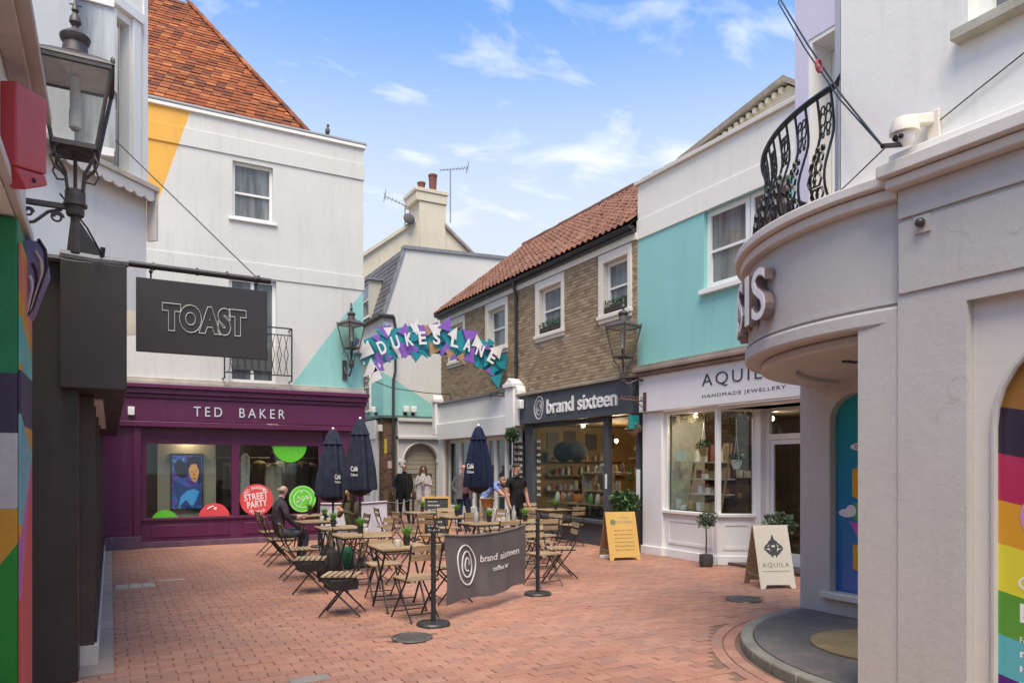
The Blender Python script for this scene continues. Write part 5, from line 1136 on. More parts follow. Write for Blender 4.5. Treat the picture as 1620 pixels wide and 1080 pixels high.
for k in range(23):
    an = R(172.5 - 4.0 * k)
    part('baluster', MB().tube(bellied(an), .0105, 5), M_blackmet, gt)
    if k % 2 == 0:
        sc = MB(); am = an - R(2.0)
        for (zz_, s_) in ((4.36, .035), (4.29, .05), (4.22, .035), (4.17, .02)):
            for q in (-1, 1):
                a2 = am + q * R(.8); sc.tube([(TCX + 1.98 * math.cos(a2 + R(s_ * 18) * math.cos(t_)), TCY + 1.98 * math.sin(a2 + R(s_ * 18) * math.cos(t_)), zz_ + s_ * math.sin(t_)) for t_ in [PI * i / 3 for i in range(6)]], .008, 4, True)
        part('iron_scroll', sc, M_blackmet, gt)
    sc = MB(); am = an - R(2.0)
    if k % 2 == 0:
        for (zz_, s_, dr) in ((3.70, .05, .06), (3.80, .055, .085), (3.90, .045, .075), (3.98, .035, .05), (4.05, .02, .03)):
            for q in (-1, 1):
                a2 = am + q * R(.8); r = 2.0 + dr; sc.tube([(TCX + r * math.cos(a2 + R(s_ * 20) * math.cos(t_)), TCY + r * math.sin(a2 + R(s_ * 20) * math.cos(t_)), zz_ + s_ * math.sin(t_)) for t_ in [PI * i / 3 for i in range(6)]], .011, 4, True)
        part('iron_leaf', sc, M_blackmet, gt)
# letters round the fascia
M_pink = plain('rose_side', (.24, .17, .16), .4, .2)
for i, (ch_, ac) in enumerate((('O', 124), ('A', 133), ('S', 142.0), ('I', 149), ('S', 156))):
    def GL(a, d, z, ac=ac):
        an = R(ac) ; r = 2.13 + d; t_ = Vector((-math.sin(an), math.cos(an), 0)); c_ = Vector((TCX + r * math.cos(an), TCY + r * math.sin(an), 0)) - t_ * (-a); return (c_.x, c_.y, z)
    wd = .055 if ch_ == 'I' else .13
    text('letter_body', ch_, GL, -wd, wd, 2.86, 3.28, .02, M_pink, gt, .075, .012); text('letter_face', ch_, GL, -wd, wd, 2.86, 3.28, .096, M_letter, gt, .005, .002)
part('dripstone', ring(MB(), 2.0, 2.145, 2.74, 2.76, A0, A1), M_grey, gt)
# step and kerb
part('step_fill', ring(MB(), 0.0, 2.08, -.02, .085, 88, 200), paint('asphalt_step', (.15, .137, .128), .85, .35, 2.5, .4, dirt=.75, dirtcol=(.30, .19, .14), streak=False), gt)
kerbs = [R(88 + 9 * k) for k in range(12)]
for k in range(12): part('kerb_stone', ring(MB(), 2.085, 2.20, -.02, .085, 88.1 + 9 * k, 96.9 + 9 * k, 4), paint('kerb_granite', (.26, .245, .20), .8, .3, 8, .4, dirt=.4, streak=False), gt, bevel=.015)
thing('door_mat', MB().prism([(5.55 + .62 * math.cos(k * PI / 14), 3.95 + .62 * math.sin(k * PI / 14)) for k in range(29)], lambda a, d, z: (a + .35, z, d), .087, .10), paint('coir', (.34, .25, .12), .95, .3, 12, .6, dirt=.4, streak=False), 'round tan coir mat on the curved step of the taupe building', 'mat')
# arched shop window with striped poster
FP = FX(4.62); aca, ar = 1.75, .66
ap = [(aca + ar * math.cos(PI * k / 16), 1.88 + ar * .95 * math.sin(PI * k / 16)) for k in range(17)]
b = MB().fbox(FP, aca + ar, 2.529, -.06, .0, 0, 2.66).fbox(FP, 1.001, aca - ar, -.06, 0, 0, 2.66).prism([(aca + ar, 1.88)] + ap[1:17] + [(aca - ar, 2.66), (aca + ar, 2.66)], FP, -.06, 0)
part('window_frame', b, M_greytrim, gt)
part('frame_bead', MB().tube([FP(p[0], .005, p[1]) for p in [(aca + ar, .1)] + ap + [(aca - ar, .1)]], .016, 6), M_grey, gt)
m, n, b_ = new_mat('striped_poster'); pos = posnode(n)
bands = [((.74, .73, .74), 2.30), ((.30, .14, .035), 2.02), ((.035, .025, .045), 1.74), ((.42, .03, .09), 1.46), ((.62, .30, .03), 1.20), ((.66, .60, .05), .92), ((.10, .30, .04), .66), ((.10, .42, .46), .42), ((.09, .015, .19), -5)]
c = mixc(n, 0.0, bands[-1][0], bands[-1][0])
for (cc, lo) in reversed(bands[:-1]): c = mixc(n, halfplane(n, pos, 0, -.22, 1, -lo + .22 * 2.45), c, cc)
n.links.new(c, b_.inputs['Base Color']); b_.inputs['Roughness'].default_value = .12
pp_ = part('window_poster', MB().prism([(aca + ar, .05)] + ap + [(aca - ar, .05)], FP, -.055, -.045), m, gt, label='arched window covered by a rainbow striped poster')
part('poster_shape', MB().prism(ell(2.13, 1.36, .16, .16), FP, -.0445, -.043), plain('poster_pink', (.55, .25, .48), .3, var=.03), pp_)
text('lettering', 'COLLECTIVE', FP, 2.30, 1.35, .93, 1.01, -.0445, M_pale, pp_, .001, spacing=1.3); part('poster_label', MB().fbox(FP, 1.9, 2.29, -.0445, -.044, .74, .85), M_pale, pp_); text('lettering', 'green', FP, 2.27, 2.0, .76, .83, -.0435, plain('poster_green', (.05, .25, .05)), pp_, .001)
for k, s_ in enumerate(['For more info', 'Matt', 'hello', 'matt@', 'Merry', '07375', 'merry@']): text('lettering', s_, FP, 2.29, 2.05, .62 - .085 * k, .655 - .085 * k, -.0445, M_pale, pp_, .001)
part('entrance_pier', MB().box(4.575, 4.80, 2.975, 3.265, 0, 2.6), M_grey, gt)
# fittings on the grey building
cc_ = root('security_camera', 'white dome security camera on a bracket above the taupe fascia', 'security camera', (4.5, 2.9, 3.66))
FC = FX(4.62)
part('mount', MB().fbox(FC, 2.72, 2.80, 0, .03, 3.70, 3.92), M_cream, cc_, bevel=.006); part('arm', MB().bar(FC(2.77, .02, 3.87), FC(2.86, .16, 3.86), .06, .07), M_cream, cc_, bevel=.01)
part('dome', MB().lathe([(.02, .10), (.07, .09), (.088, .03), (.088, .0)], FC(2.86, .17, 3.78), 20), M_cream, cc_); eb = part('eyeball', MB().ball(FC(2.86, .17, 3.765), .062, .062, .062, 16, 10), M_letter, cc_)
part('lens', MB().ball(FC(2.885, .222, 3.748), .022), plain('lens_black', (.01, .01, .01), .1), eb); part('lens', MB().ball(FC(2.845, .228, 3.748), .016), MATS['lens_black'], eb)
sl_ = root('sensor_lamp', 'small dark bulkhead sensor on the taupe fascia', 'sensor', FG2(2.79, .0, 3.15)); part('plate', MB().fbox(FG2, 2.74, 2.84, .014, .03, 3.14, 3.25), M_grey, sl_); part('eye', MB().ball(FG2(2.79, .05, 3.20), .032, .032, .03), plain('sensor_dark', (.06, .05, .045), .3), sl_)
hk = MB().tube([(4.60 + .03 * math.cos(t_), 3.62, 4.62 + .045 * math.sin(t_)) for t_ in [2 * PI * k / 12 for k in range(12)]], .010, 6, True); thing('wall_ring', hk, plain('ring_red', (.35, .05, .06), .5), 'small red ring fixed to the off white wall above the balcony', 'ring')
thing('overhead_cable', MB().tube([(5.9, 5.1, 7.4), (5.245, 4.53, 5.82), (4.9, 3.97, 5.05), (4.55, 3.40, 4.30), (4.24, 2.87, 3.66)], .0075, 5).tube([(5.92, 5.1, 7.35), (5.245, 4.55, 5.80), (4.9, 3.99, 5.02), (4.55, 3.41, 4.27), (4.24, 2.87, 3.655)], .006, 5).tube([(4.24, 2.87, 3.66), (4.46, 2.88, 3.72)], .016, 6), M_blackmet, 'twisted black cable running down to the security camera', 'cable')
thing('wall_cable', MB().tube([FC(2.78, .02, 3.82), FC(2.5, .02, 3.93), FC(2.1, .02, 4.08)], .005, 4), M_blackmet, 'thin cable rising right along the off white wall', 'cable')
thing('wall_cable', MB().tube([(4.28, 2.88, 3.66), (4.52, 3.3, 3.64), (4.60, 3.45, 3.63)], .006, 4), M_blackmet, 'thin cable from the camera down to the balcony floor', 'cable')
# ================================================================== street lanterns
def lantern(t, c, s, rz, roofmat=None):
    """four sided lantern; c = centre of the glass foot"""
    c = Vector(c); q = Matrix.Rotation(rz, 3, 'Z')
    def P(x, y, z): return tuple(c + q @ Vector((x * s, y * s, z * s)))
    hb, ht, H_ = .115, .195, .47
    cor = [(-1, -1), (1, -1), (1, 1), (-1, 1)]
    for i in range(4):
        a, b_ = cor[i], cor[(i + 1) % 4]
        part('frame_bar', MB().tube([P(a[0] * hb, a[1] * hb, 0), P(a[0] * ht, a[1] * ht, H_)], .013 * s, 6).ball(P(a[0] * ht * 1.03, a[1] * ht * 1.03, H_ + .035), .014 * s, None, .03 * s, 6, 4), M_lampmet, t)
        part('pane', MB().add([P(a[0] * hb, a[1] * hb, .01), P(b_[0] * hb, b_[1] * hb, .01), P(b_[0] * ht, b_[1] * ht, H_), P(a[0] * ht, a[1] * ht, H_)], [(0, 1, 2, 3)]), M_lampglass, t, recalc=False)
    fr = MB()
    for (h, z) in ((hb, 0), (ht, H_)):
        for i in range(4): a, b_ = cor[i], cor[(i + 1) % 4]; fr.bar(P(a[0] * h, a[1] * h, z), P(b_[0] * h, b_[1] * h, z), .026 * s, .03 * s)
    part('frame', fr, M_lampmet, t)
    rf = MB(); lv = [(.212, H_ + .012), (.205, H_ + .03), (.12, H_ + .085), (.075, H_ + .10)]
    for k in range(3):
        (r0, z0_), (r1, z1_) = lv[k], lv[k + 1]
        for i in range(4): a, b_ = cor[i], cor[(i + 1) % 4]; rf.add([P(a[0] * r0, a[1] * r0, z0_), P(b_[0] * r0, b_[1] * r0, z0_), P(b_[0] * r1, b_[1] * r1, z1_), P(a[0] * r1, a[1] * r1, z1_)], [(0, 1, 2, 3)])
    part('roof', rf, M_lampmet, t, recalc=False)
    part('reflector', MB().add([P(-.19, -.19, H_ - .008), P(.19, -.19, H_ - .008), P(.19, .19, H_ - .008), P(-.19, .19, H_ - .008)], [(0, 1, 2, 3)]), plain('reflector_white', (.7, .69, .66), .5), t, recalc=False)
    def L(prof, n_=14): return MB().lathe([(r * s, z * s) for r, z in prof], tuple(c), n_)
    part('vent', L([(.098, H_ + .09), (.10, H_ + .105), (.075, H_ + .12), (.066, H_ + .18), (.08, H_ + .20), (.085, H_ + .225), (.06, H_ + .25), (.028, H_ + .27), (.016, H_ + .29)]), M_lampmet, t)
    part('finial', L([(.014, H_ + .285), (.034, H_ + .315), (.03, H_ + .345), (.012, H_ + .375), (.022, H_ + .39), (.016, H_ + .41), (.006, H_ + .45)], 10).tube([P(-.03, 0, H_ + .425), P(.035, 0, H_ + .425)], .005 * s, 4), M_lampmet, t)
    part('bulb', L([(.028, H_ - .02), (.03, .26), (.034, .24), (.034, .14), (.02, .125)], 12), plain('bulb_frost', (.66, .64, .57), .35), t)
    part('foot', L([(.10, -.03), (.12, -.015), (.125, .008)], 4), M_lampmet, t)
    lg = MB().tube([P(0, 0, -.02), P(0, 0, -.25)], .012 * s, 6)
    for (a, b_) in cor: lg.tube([P(a * .10, b_ * .10, -.01), P(a * .105, b_ * .105, -.06), P(a * .05, b_ * .05, -.15), P(a * .04, b_ * .04, -.25)], .010 * s, 6); lg.tube([P(a * .105, b_ * .105, -.05), P(a * .125, b_ * .125, -.10), P(a * .10, b_ * .10, -.155), P(a * .055, b_ * .055, -.165)], .006 * s, 5)
    part('cradle', lg, M_lampmet, t)
    part('collar', L([(.045, -.40), (.05, -.385), (.05, -.345), (.066, -.34), (.066, -.325), (.056, -.32), (.056, -.25), (.045, -.24)]), M_lampmet, t)
lp1 = root('street_lantern', 'large iron street lantern on a scroll bracket at the upper left', 'street lamp', (-.19, 5.2, 3.0), group='wall lanterns')
lantern(lp1, (-.19, 5.2, 3.585), 1.0, 0.0)
part('stem', MB().tube([(-.19, 5.2, 3.2), (-.19, 5.2, 2.96)], .026, 8), M_lampmet, lp1)
sc = MB().bar((-.47, 5.2, 3.235), (-.22, 5.2, 3.235), .03, .03).tube([(-.46, 5.2, 3.10), (-.40, 5.2, 3.12), (-.33, 5.2, 3.19), (-.26, 5.2, 3.215)], .010, 6)
for (x, z, r_) in ((-.285, 3.165, .035), (-.43, 3.175, .028)): sc.tube([(x + r_ * (1 - k * .03) * math.cos(k * .5), 5.2, z + r_ * (1 - k * .03) * math.sin(k * .5)) for k in range(20)], .007, 5)
part('scroll_bracket', sc, M_lampmet, lp1)
lp2 = root('street_lantern', 'iron street lantern on the corner of the white and teal wall', 'street lamp', (4.78, 16.2, 3.75), group='wall lanterns')
lantern(lp2, (4.78, 16.2, 4.34), 1.12, R(20))
part('scroll_bracket', MB().tube([(4.78, 16.2, 3.9), (4.78, 16.2, 3.82), (4.76, 16.3, 3.72), (4.73, 16.45, 3.8), (4.72, 16.54, 3.95)], .022, 8).box(4.67, 4.77, 16.52, 16.548, 3.65, 4.1), M_lampmet, lp2)
lp3 = root('street_lantern', 'iron street lantern beside the teal wall above the cafe sign', 'street lamp', (8.55, 11.1, 3.3), group='wall lanterns')
lantern(lp3, (8.55, 11.1, 3.74), 1.2, R(12))
part('scroll_bracket', MB().tube([(8.55, 11.1, 3.35), (8.55, 11.1, 3.27), (8.6, 11.0, 3.22), (8.75, 10.9, 3.30), (8.95, 10.75, 3.25)], .02, 8).tube([(8.66 + .06 * math.cos(k * .5), 10.96, 3.17 + .05 * math.sin(k * .5)) for k in range(13)], .01, 5).box(8.93, 8.977, 10.60, 10.68, 3.0, 3.35), M_lampmet, lp3)

# ================================================================== arch sign over the lane
sg = root('arch_sign', 'arched lane name sign of teal, purple, white and tan shards spanning the lane', 'sign', (7.0, 16.5, 3.6))
FA = FY(16.5); ACX, ACZ, AR = 7.0, 1.52, 3.24
def AP(an, r): return (ACX + r * math.sin(an), ACZ + r * math.cos(an))
AM = .615
pts = [AP(-AM + 2 * AM * k / 24, AR + .34) for k in range(25)] + [AP(AM - 2 * AM * k / 24, AR - .34) for k in range(25)]
M_teal = plain('sign_teal', (.02, .26, .31), .4, var=.08); M_pur = plain('sign_purple', (.24, .11, .46), .4, var=.08); M_tan = plain('sign_tan', (.42, .25, .12), .5, var=.12); M_sw = plain('sign_white', (.72, .70, .66), .45, var=.05); M_td = plain('sign_teal_dark', (.008, .10, .13), .4, var=.08)
part('backing', MB().prism(pts, FA, -.02, 0), M_teal, sg)
rg = random.Random(77)
PL = [M_teal, M_pur, M_sw, M_tan, M_teal, M_td, M_pur, M_sw, M_pur]
for k in range(66):
    u_ = (k + rg.uniform(0, 1)) / 66; an = -AM + 2 * AM * u_
    edge = rg.choice((-1, 1, 1, -1, 0)); r = AR + edge * rg.uniform(.16, .36) + rg.gauss(0, .03)
    sz = rg.uniform(.15, .38); th = rg.uniform(0, 6.28); c = AP(an, r)
    m_ = rg.choice(PL)
    if k in (0, 2, 4, 5): m_ = M_sw
    if edge == 0: m_ = rg.choice((M_teal, M_td, M_teal, M_pur))
    tri = [(c[0] + sz * .62 * math.cos(th), c[1] + sz * .62 * math.sin(th)), (c[0] + sz * rg.uniform(.5, .8) * math.cos(th + rg.uniform(1.8, 2.3)), c[1] + sz * rg.uniform(.5, .8) * math.sin(th + 2.1)), (c[0] + sz * rg.uniform(.5, .8) * math.cos(th + rg.uniform(3.8, 4.4)), c[1] + sz * .7 * math.sin(th + 4.2))]
    d = .004 + .0011 * k
    part('shard', MB().prism(tri, FA, 0.001, d + .012), m_, sg, smooth=False)
for (x, z, a) in ((5.30, 3.95, .3), (5.22, 4.35, 1.2), (5.42, 3.78, 2.0)): part('shard', MB().prism([(x - .16, z - .22), (x + .18, z - .05), (x + .02, z + .24)], FA, .001, .06), M_sw, sg, smooth=False)
s_ = 'DUKES LANE'; pos_ = [-.455, -.345, -.235, -.13, -.015, 0, .135, .245, .355, .47]
for ch_, an in zip(s_, pos_):
    if ch_ == ' ': continue
    c = AP(an, AR + .02)
    def GA(a, d, z, an=an, c=c): return FA(c[0] + a * math.cos(an) + z * math.sin(an), d, c[1] - a * math.sin(an) + z * math.cos(an))
    text('letter', ch_, GA, -.095, .095, -.155, .155, .098, plain('sign_letter', (.76, .75, .72), .4, var=0), sg, .025, 0.024)
part('hanger', MB().tube([FA(5.17, -.05, 4.5), FA(5.35, -.04, 4.45)], .02, 6).tube([FA(8.97, -.05, 4.3), FA(8.75, -.04, 4.3)], .02, 6), M_blackmet, sg)

# ================================================================== cafe furniture
GC = 'folding cafe chairs'; GTb = 'folding cafe tables'
M_steel = plain('brown_steel', (.035, .027, .024), .45, .2, .5, .15, 30)
def make_chair():
    t = root('cafe_chair', 'x', 'chair', group=GC)
    me = mesh_of('seat_slat', MB().box(-.19, .19, -.023, .023, -.008, .008), M_oak)
    for k in range(6):
        o = bpy.data.objects.new('seat_slat', me); COL.objects.link(o); o.parent = t; o.location = (0, -.165 + k * .066, .452)
    mb_ = mesh_of('back_slat', MB().box(-.185, .185, -.008, .008, -.034, .034), M_oak)
    for (y, z) in ((-.245, .79), (-.228, .69)):
        o = bpy.data.objects.new('back_slat', mb_); COL.objects.link(o); o.parent = t; o.location = (0, y, z); o.rotation_euler = (R(10), 0, 0)
    for sx in (-1, 1):
        part('leg', MB().tube([(sx * .185, -.262, .83), (sx * .185, -.235, .70), (sx * .185, -.19, .55), (sx * .185, -.12, .42), (sx * .185, .21, .012)], .0105, 6), M_steel, t)
        part('leg', MB().tube([(sx * .165, .19, .437), (sx * .165, .12, .36), (sx * .165, -.235, .012)], .0105, 6), M_steel, t)
        part('seat_rail', MB().bar((sx * .17, -.20, .436), (sx * .17, .20, .436), .014, .018), M_steel, t)
    part('stretcher', MB().tube([(-.185, .155, .08), (.185, .155, .08)], .007, 5).tube([(-.165, -.175, .085), (.165, -.175, .085)], .007, 5), M_steel, t)
    return t
def make_table(sz=.60):
    t = root('cafe_table', 'x', 'table', group=GTb); h = sz / 2
    n_ = 8; me = mesh_of('top_slat', MB().box(-h, h, -.026, .026, -.009, .009), M_oak)
    for k in range(n_):
        o = bpy.data.objects.new('top_slat', me); COL.objects.link(o); o.parent = t; o.location = (0, -h + .034 + k * (sz - .068) / (n_ - 1), .722)
    part('top_frame', MB().box(-h + .01, -h + .035, -h + .01, h - .01, .685, .712).box(h - .035, h - .01, -h + .01, h - .01, .685, .712).box(-h + .036, h - .036, -h + .01, -h + .03, .69, .712).box(-h + .036, h - .036, h - .03, h - .01, .69, .712), M_steel, t)
    for sx in (-1, 1):
        part('leg', MB().tube([(sx * (h - .05), -h + .05, .69), (sx * (h - .05), h - .03, .012)], .013, 6), M_steel, t); part('leg', MB().tube([(sx * (h - .075), h - .05, .69), (sx * (h - .075), -h + .03, .012)], .013, 6), M_steel, t)
    part('stretcher', MB().tube([(-h + .05, h - .07, .08), (h - .05, h - .07, .08)], .008, 5).tube([(-h + .07, -h + .07, .08), (h - .07, -h + .07, .08)], .008, 5), M_steel, t)
    return t
def place(proto, used, loc, rz, label):
    o = proto if not used else copy_tree(proto)
    used.append(1); o.location = loc; o.rotation_euler = (0, 0, rz); o['label'] = label; return o
tp, tu = make_table(), []
TBL = [((2.95, 8.03), -3, 'slatted cafe table nearest the camera, left of the grey banner'), ((2.95, 9.70), 2, 'second slatted cafe table from the front in the left row'), ((3.05, 11.04), -2, 'third slatted cafe table from the front in the left row'), ((3.05, 12.48), 3, 'slatted cafe table between the seated man and woman'),
       ((3.33, 14.03), 0, 'rearmost slatted cafe table, next to the plum shopfront'), ((5.57, 13.90), 4, 'slatted cafe table left of the chalkboard stand'), ((5.70, 12.35), -3, 'slatted cafe table right of the chalkboard, behind the middle umbrella'), ((5.36, 10.70), 0, 'left one of the pair of joined cafe tables behind the grey banner'),
       ((6.02, 10.68), 0, 'right one of the pair of joined cafe tables behind the grey banner'), ((8.42, 13.40), 90, 'slatted cafe table standing against the cafe window')]
for (p, a, l) in TBL: place(tp, tu, (p[0], p[1], 0), R(a), l)
cp, cu = make_chair(), []
CHR = [((2.26, 8.02), 62, 'front left cafe chair turned away from the nearest table'), ((2.30, 9.62), 70, 'cafe chair with a dark pouch, left of the second table'), ((2.40, 10.85), -92, 'cafe chair left of the third table, behind the backpack'), ((2.48, 12.52), -90, 'cafe chair the seated man sits on'), ((2.62, 14.0), -88, 'cafe chair at the rear table by the plum shopfront'),
       ((3.70, 12.45), 88, 'cafe chair the seated woman sits on'), ((3.66, 11.15), 95, 'cafe chair in front of the white banner, right of the third table'), ((3.56, 9.85), 86, 'cafe chair right of the second table in the left row'), ((2.90, 7.42), 6, 'foremost cafe chair with its back to the camera'), ((3.62, 8.12), 84, 'cafe chair between the nearest table and the grey banner'), ((2.96, 8.66), 178, 'cafe chair on the far side of the nearest table'),
       ((4.82, 12.70), -82, 'cafe chair before the white banner facing the right hand tables'), ((4.90, 14.0), -95, 'cafe chair left of the table by the chalkboard'), ((5.85, 13.2), 168, 'cafe chair beside the chalkboard stand'), ((5.0, 11.9), -60, 'cafe chair left of the middle umbrella'), ((5.25, 8.62), 186, 'cafe chair just behind the right stanchion, facing the camera'), ((5.82, 9.08), 72, 'cafe chair standing open on the right, its back to the shops'), ((5.32, 9.98), 4, 'cafe chair tucked under the left joined table'),
       ((6.04, 9.96), -6, 'cafe chair tucked under the right joined table'), ((6.66, 10.85), 98, 'cafe chair right of the joined tables'), ((5.75, 11.6), 180, 'cafe chair behind the joined tables beside the umbrella pole'), ((8.40, 14.16), 178, 'cafe chair at the left of the table by the cafe window'), ((8.36, 12.62), 8, 'cafe chair at the right of the table by the cafe window'), ((7.3, 12.2), -70, 'cafe chair standing alone before the cafe window'), ((6.42, 12.5), 92, 'cafe chair right of the table behind the middle umbrella')]
for (p, a, l) in CHR: place(cp, cu, (p[0], p[1], 0), R(a), l)
M_grass = leafmat('bright_grass', (.04, .17, .012), (.16, .38, .04))
def make_pot():
    t = root('potted_grass', 'x', 'plant', group='small potted plants on the tables')
    part('pot', MB().lathe([(.034, 0), (.045, .10), (.047, .105), (.040, .106)], (0, 0, 0), 14), plain('pot_black', (.025, .022, .022), .5), t)
    g = MB(); r_ = random.Random(4)
    for k in range(170):
        a = r_.uniform(0, 6.28); l = r_.uniform(.06, .14); sp = r_.uniform(.0, .95); p = Vector((.03 * math.cos(a) * r_.random(), .03 * math.sin(a) * r_.random(), .10)); q = p + Vector((math.cos(a) * sp * l * .8, math.sin(a) * sp * l * .8, l)); w_ = Vector((-math.sin(a), math.cos(a), 0)) * .006
        g.add([p - w_, p + w_, q], [(0, 1, 2)], r_.random())
    part('grass', g, M_grass, t, attr=True, recalc=False, smooth=False); return t
def make_jar():
    t = root('sugar_jar', 'x', 'jar', group='small white jars on the tables')
    part('glass_body', MB().lathe([(.032, 0), (.036, .01), (.036, .075), (.03, .082)], (0, 0, 0), 14), plain('jar_white', (.62, .58, .52), .3), t); part('lid', MB().lathe([(.03, .083), (.03, .10), (.01, .104)], (0, 0, 0), 14), plain('jar_lid', (.35, .33, .30), .3, .4), t); return t
pp, pu = make_pot(), []; jp, ju = make_jar(), []
for i, (x, y, l) in enumerate([(3.04, 8.06, 'the nearest table, left of the stanchion'), (3.02, 9.80, 'the second table of the left row'), (3.0, 11.12, 'the third table of the left row'), (3.22, 12.5, 'the table between the seated pair'), (3.35, 14.1, 'the rear table by the plum shopfront'), (5.6, 13.95, 'the table left of the chalkboard'), (5.66, 12.38, 'the table behind the middle umbrella'), (5.52, 10.78, 'the left joined table behind the banner'), (6.12, 10.62, 'the right joined table behind the banner'), (8.42, 13.3, 'the table against the cafe window')]):
    place(pp, pu, (x, y, .732), i, 'black pot of bright green grass on ' + l)
for i, (x, y, l) in enumerate([(2.90, 7.98, 'nearest table'), (3.06, 9.66, 'second table of the left row'), (3.14, 12.36, 'table of the seated pair'), (5.72, 10.66, 'joined tables behind the banner')]): place(jp, ju, (x, y, .732), 0, 'small white lidded jar on the ' + l)
# carafe, glasses on the joined tables
for (x, y, k) in ((5.28, 10.78, 0), (6.0, 10.8, 1)): thing('glass_bottle', MB().lathe([(.035, 0), (.04, .01), (.04, .15), (.016, .2), (.016, .26)], (x, y, .732), 12), plain('clear_grey', (.35, .37, .36), .15), ('clear bottle on the left joined table', 'clear bottle on the right joined table')[k], 'bottle', 'bottles on the joined tables')
thing('coffee_cup', MB().lathe([(.025, 0), (.04, .06), (.036, .058)], (3.3, 12.36, .732), 12), M_pale, 'white cup on the table of the seated woman', 'cup')
# closed umbrellas
def umbrella(x, y, zt, zb, r, lean, label, txt, mat):
    t = root('closed_umbrella', label, 'umbrella', (x, y, 0), group='closed navy umbrellas')
    part('base', MB().lathe([(.24, 0), (.24, .04), (.20, .06), (.04, .075), (.04, .28)], (x, y, 0), 24), M_blackmet, t)
    part('pole', MB().tube([(x, y, .2), (x, y, zt)], .021, 8), plain('pole_grey', (.09, .085, .085), .4, .4), t)
    L = zt - zb
    part('canopy', MB().lathe([(r * 1.0, zb + .03), (r * .98, zb), (r, zb + .05), (r * .9, zb + L * .3), (r * .68, zb + L * .6), (r * .45, zb + L * .85), (r * .30, zb + L * .95), (.02, zt)], (x, y, 0), 48, 8, .16, .3), mat, t)
    part('cap_flounce', MB().lathe([(r * .60, zt - L * .21), (r * .50, zt - L * .16), (r * .26, zt - L * .02), (.03, zt + .01)], (x, y, 0), 32, 8, .10), mat, t)
    part('lining', MB().lathe([(r * .86, zb + .02), (r * .60, zb - .05), (r * .2, zb - .10), (.03, zb - .11)], (x, y, 0), 24, 8, .1), plain('lining_black', (.008, .008, .01), .8), t)
    part('finial', MB().ball((x, y, zt + .03), .025), M_pale, t)
    v = Vector((-x, -y, 0)).normalized(); sd_ = Vector((v.y, -v.x, 0)) * -1
    def GU(a, d, z): p = Vector((x, y, 0)) + v * d + sd_ * a; return (p.x, p.y, z)
    for (s__, a0, a1, z0_, z1_) in txt:
        d = r * (1 - .35 * ((z0_ + z1_) / 2 - zb) / L) * 1.12; text('lettering', s__, GU, a0, a1, z0_, z1_, d, M_pale, t, .003, .01)
M_navy = plain('navy_canvas', (.010, .016, .042), .8, spec=.2, var=.25, scale=8); M_navy2 = plain('navy_canvas_faded', (.028, .032, .055), .8, spec=.2, var=.25, scale=8)
umbrella(3.58, 13.29, 2.32, 1.10, .30, 0, 'closed faded navy umbrella in front of the plum pilaster', [('Café', .03, .13, 1.43, 1.51), ('Culture', .03, .13, 1.36, 1.40)], M_navy2)
umbrella(3.62, 11.76, 2.42, 1.27, .26, 0, 'closed navy umbrella in front of the arched shop, right of the faded one', [('Café', -.15, -.04, 1.58, 1.66), ('Culture', -.15, -.04, 1.50, 1.545)], M_navy2)
umbrella(5.53, 11.21, 2.33, 1.30, .24, 0, 'closed bright navy umbrella before the white shop in the middle', [('Café', -.19, -.08, 1.62, 1.70), ('Culture', -.19, -.08, 1.545, 1.59)], M_navy)
# stanchions and banners
def stanchion(x, y, label, h=.95):
    t = root('stanchion', label, 'post', (x, y, 0), group='barrier posts')
    part('base', MB().lathe([(.178, 0), (.178, .018), (.165, .034), (.04, .045)], (x, y, 0), 28), paint('worn_black', (.035, .033, .032), .45, .3, 10, .1, dirt=.7, dirtcol=(.2, .18, .16), streak=False), t)
    part('post', MB().tube([(x, y, .04), (x, y, h)], .026, 12), M_blackmet, t); part('cap', MB().tube([(x, y, h), (x, y, h + .03)], .030, 12), M_blackmet, t)
stanchion(2.95, 7.04, 'black stanchion with worn round base, left of the grey banner'); stanchion(4.83, 8.06, 'black stanchion with round base, right of the grey banner'); stanchion(5.96, 15.4, 'black stanchion beside the chalkboard, at the rear barrier'); stanchion(3.75, 15.0, 'black stanchion at the left end of the white banner')
def banner(P, Q, z0_, z1_, mat, label, sag=.05, seed=1, txt=True):
    P, Q = Vector((*P, 0)), Vector((*Q, 0)); dr = (Q - P).normalized(); nn = Vector((dr.y, -dr.x, 0)); nn = nn if nn.dot(-P) > 0 else -nn; L = (Q - P).length
    t = root('barrier_banner', label, 'banner', tuple(P.lerp(Q, .5) + Vector((0, 0, z0_))), group='barrier banners'); r_ = random.Random(seed)
    def wob(a, k): return .018 * math.sin(a * 7 + 1) * (1 - k) + .012 * math.sin(a * 17 + k * 3) * (1 - .4 * k) + .01 * math.sin(k * 5 + a * 3)
    def GB(a, d, z):
        k = (z - z0_) / (z1_ - z0_); sg_ = sag * 4 * (a / L) * (1 - a / L); p = P + dr * a + nn * (d + wob(a, k)); return (p.x, p.y, z - sg_ * k + .02 * math.sin(a * 5) * (1 - k))
    b_ = MB(); N, K = 36, 14
    for sd_ in (0, 1):
        o = len(b_.v)
        for j in range(K + 1):
            for i in range(N + 1): b_.v.append(GB(L * i / N, .003 * sd_, z0_ + (z1_ - z0_) * j / K))
        for j in range(K):
            for i in range(N): a = o + j * (N + 1) + i; b_.f.append((a, a + 1, a + N + 2, a + N + 1)); b_.r.append(0)
    part('cloth', b_, mat, t, recalc=False)
    hm = part('hem', MB().tube([GB(L * i / N, 0, z1_) for i in range(N + 1)], .014, 6), mat, t)
    return t, GB, L
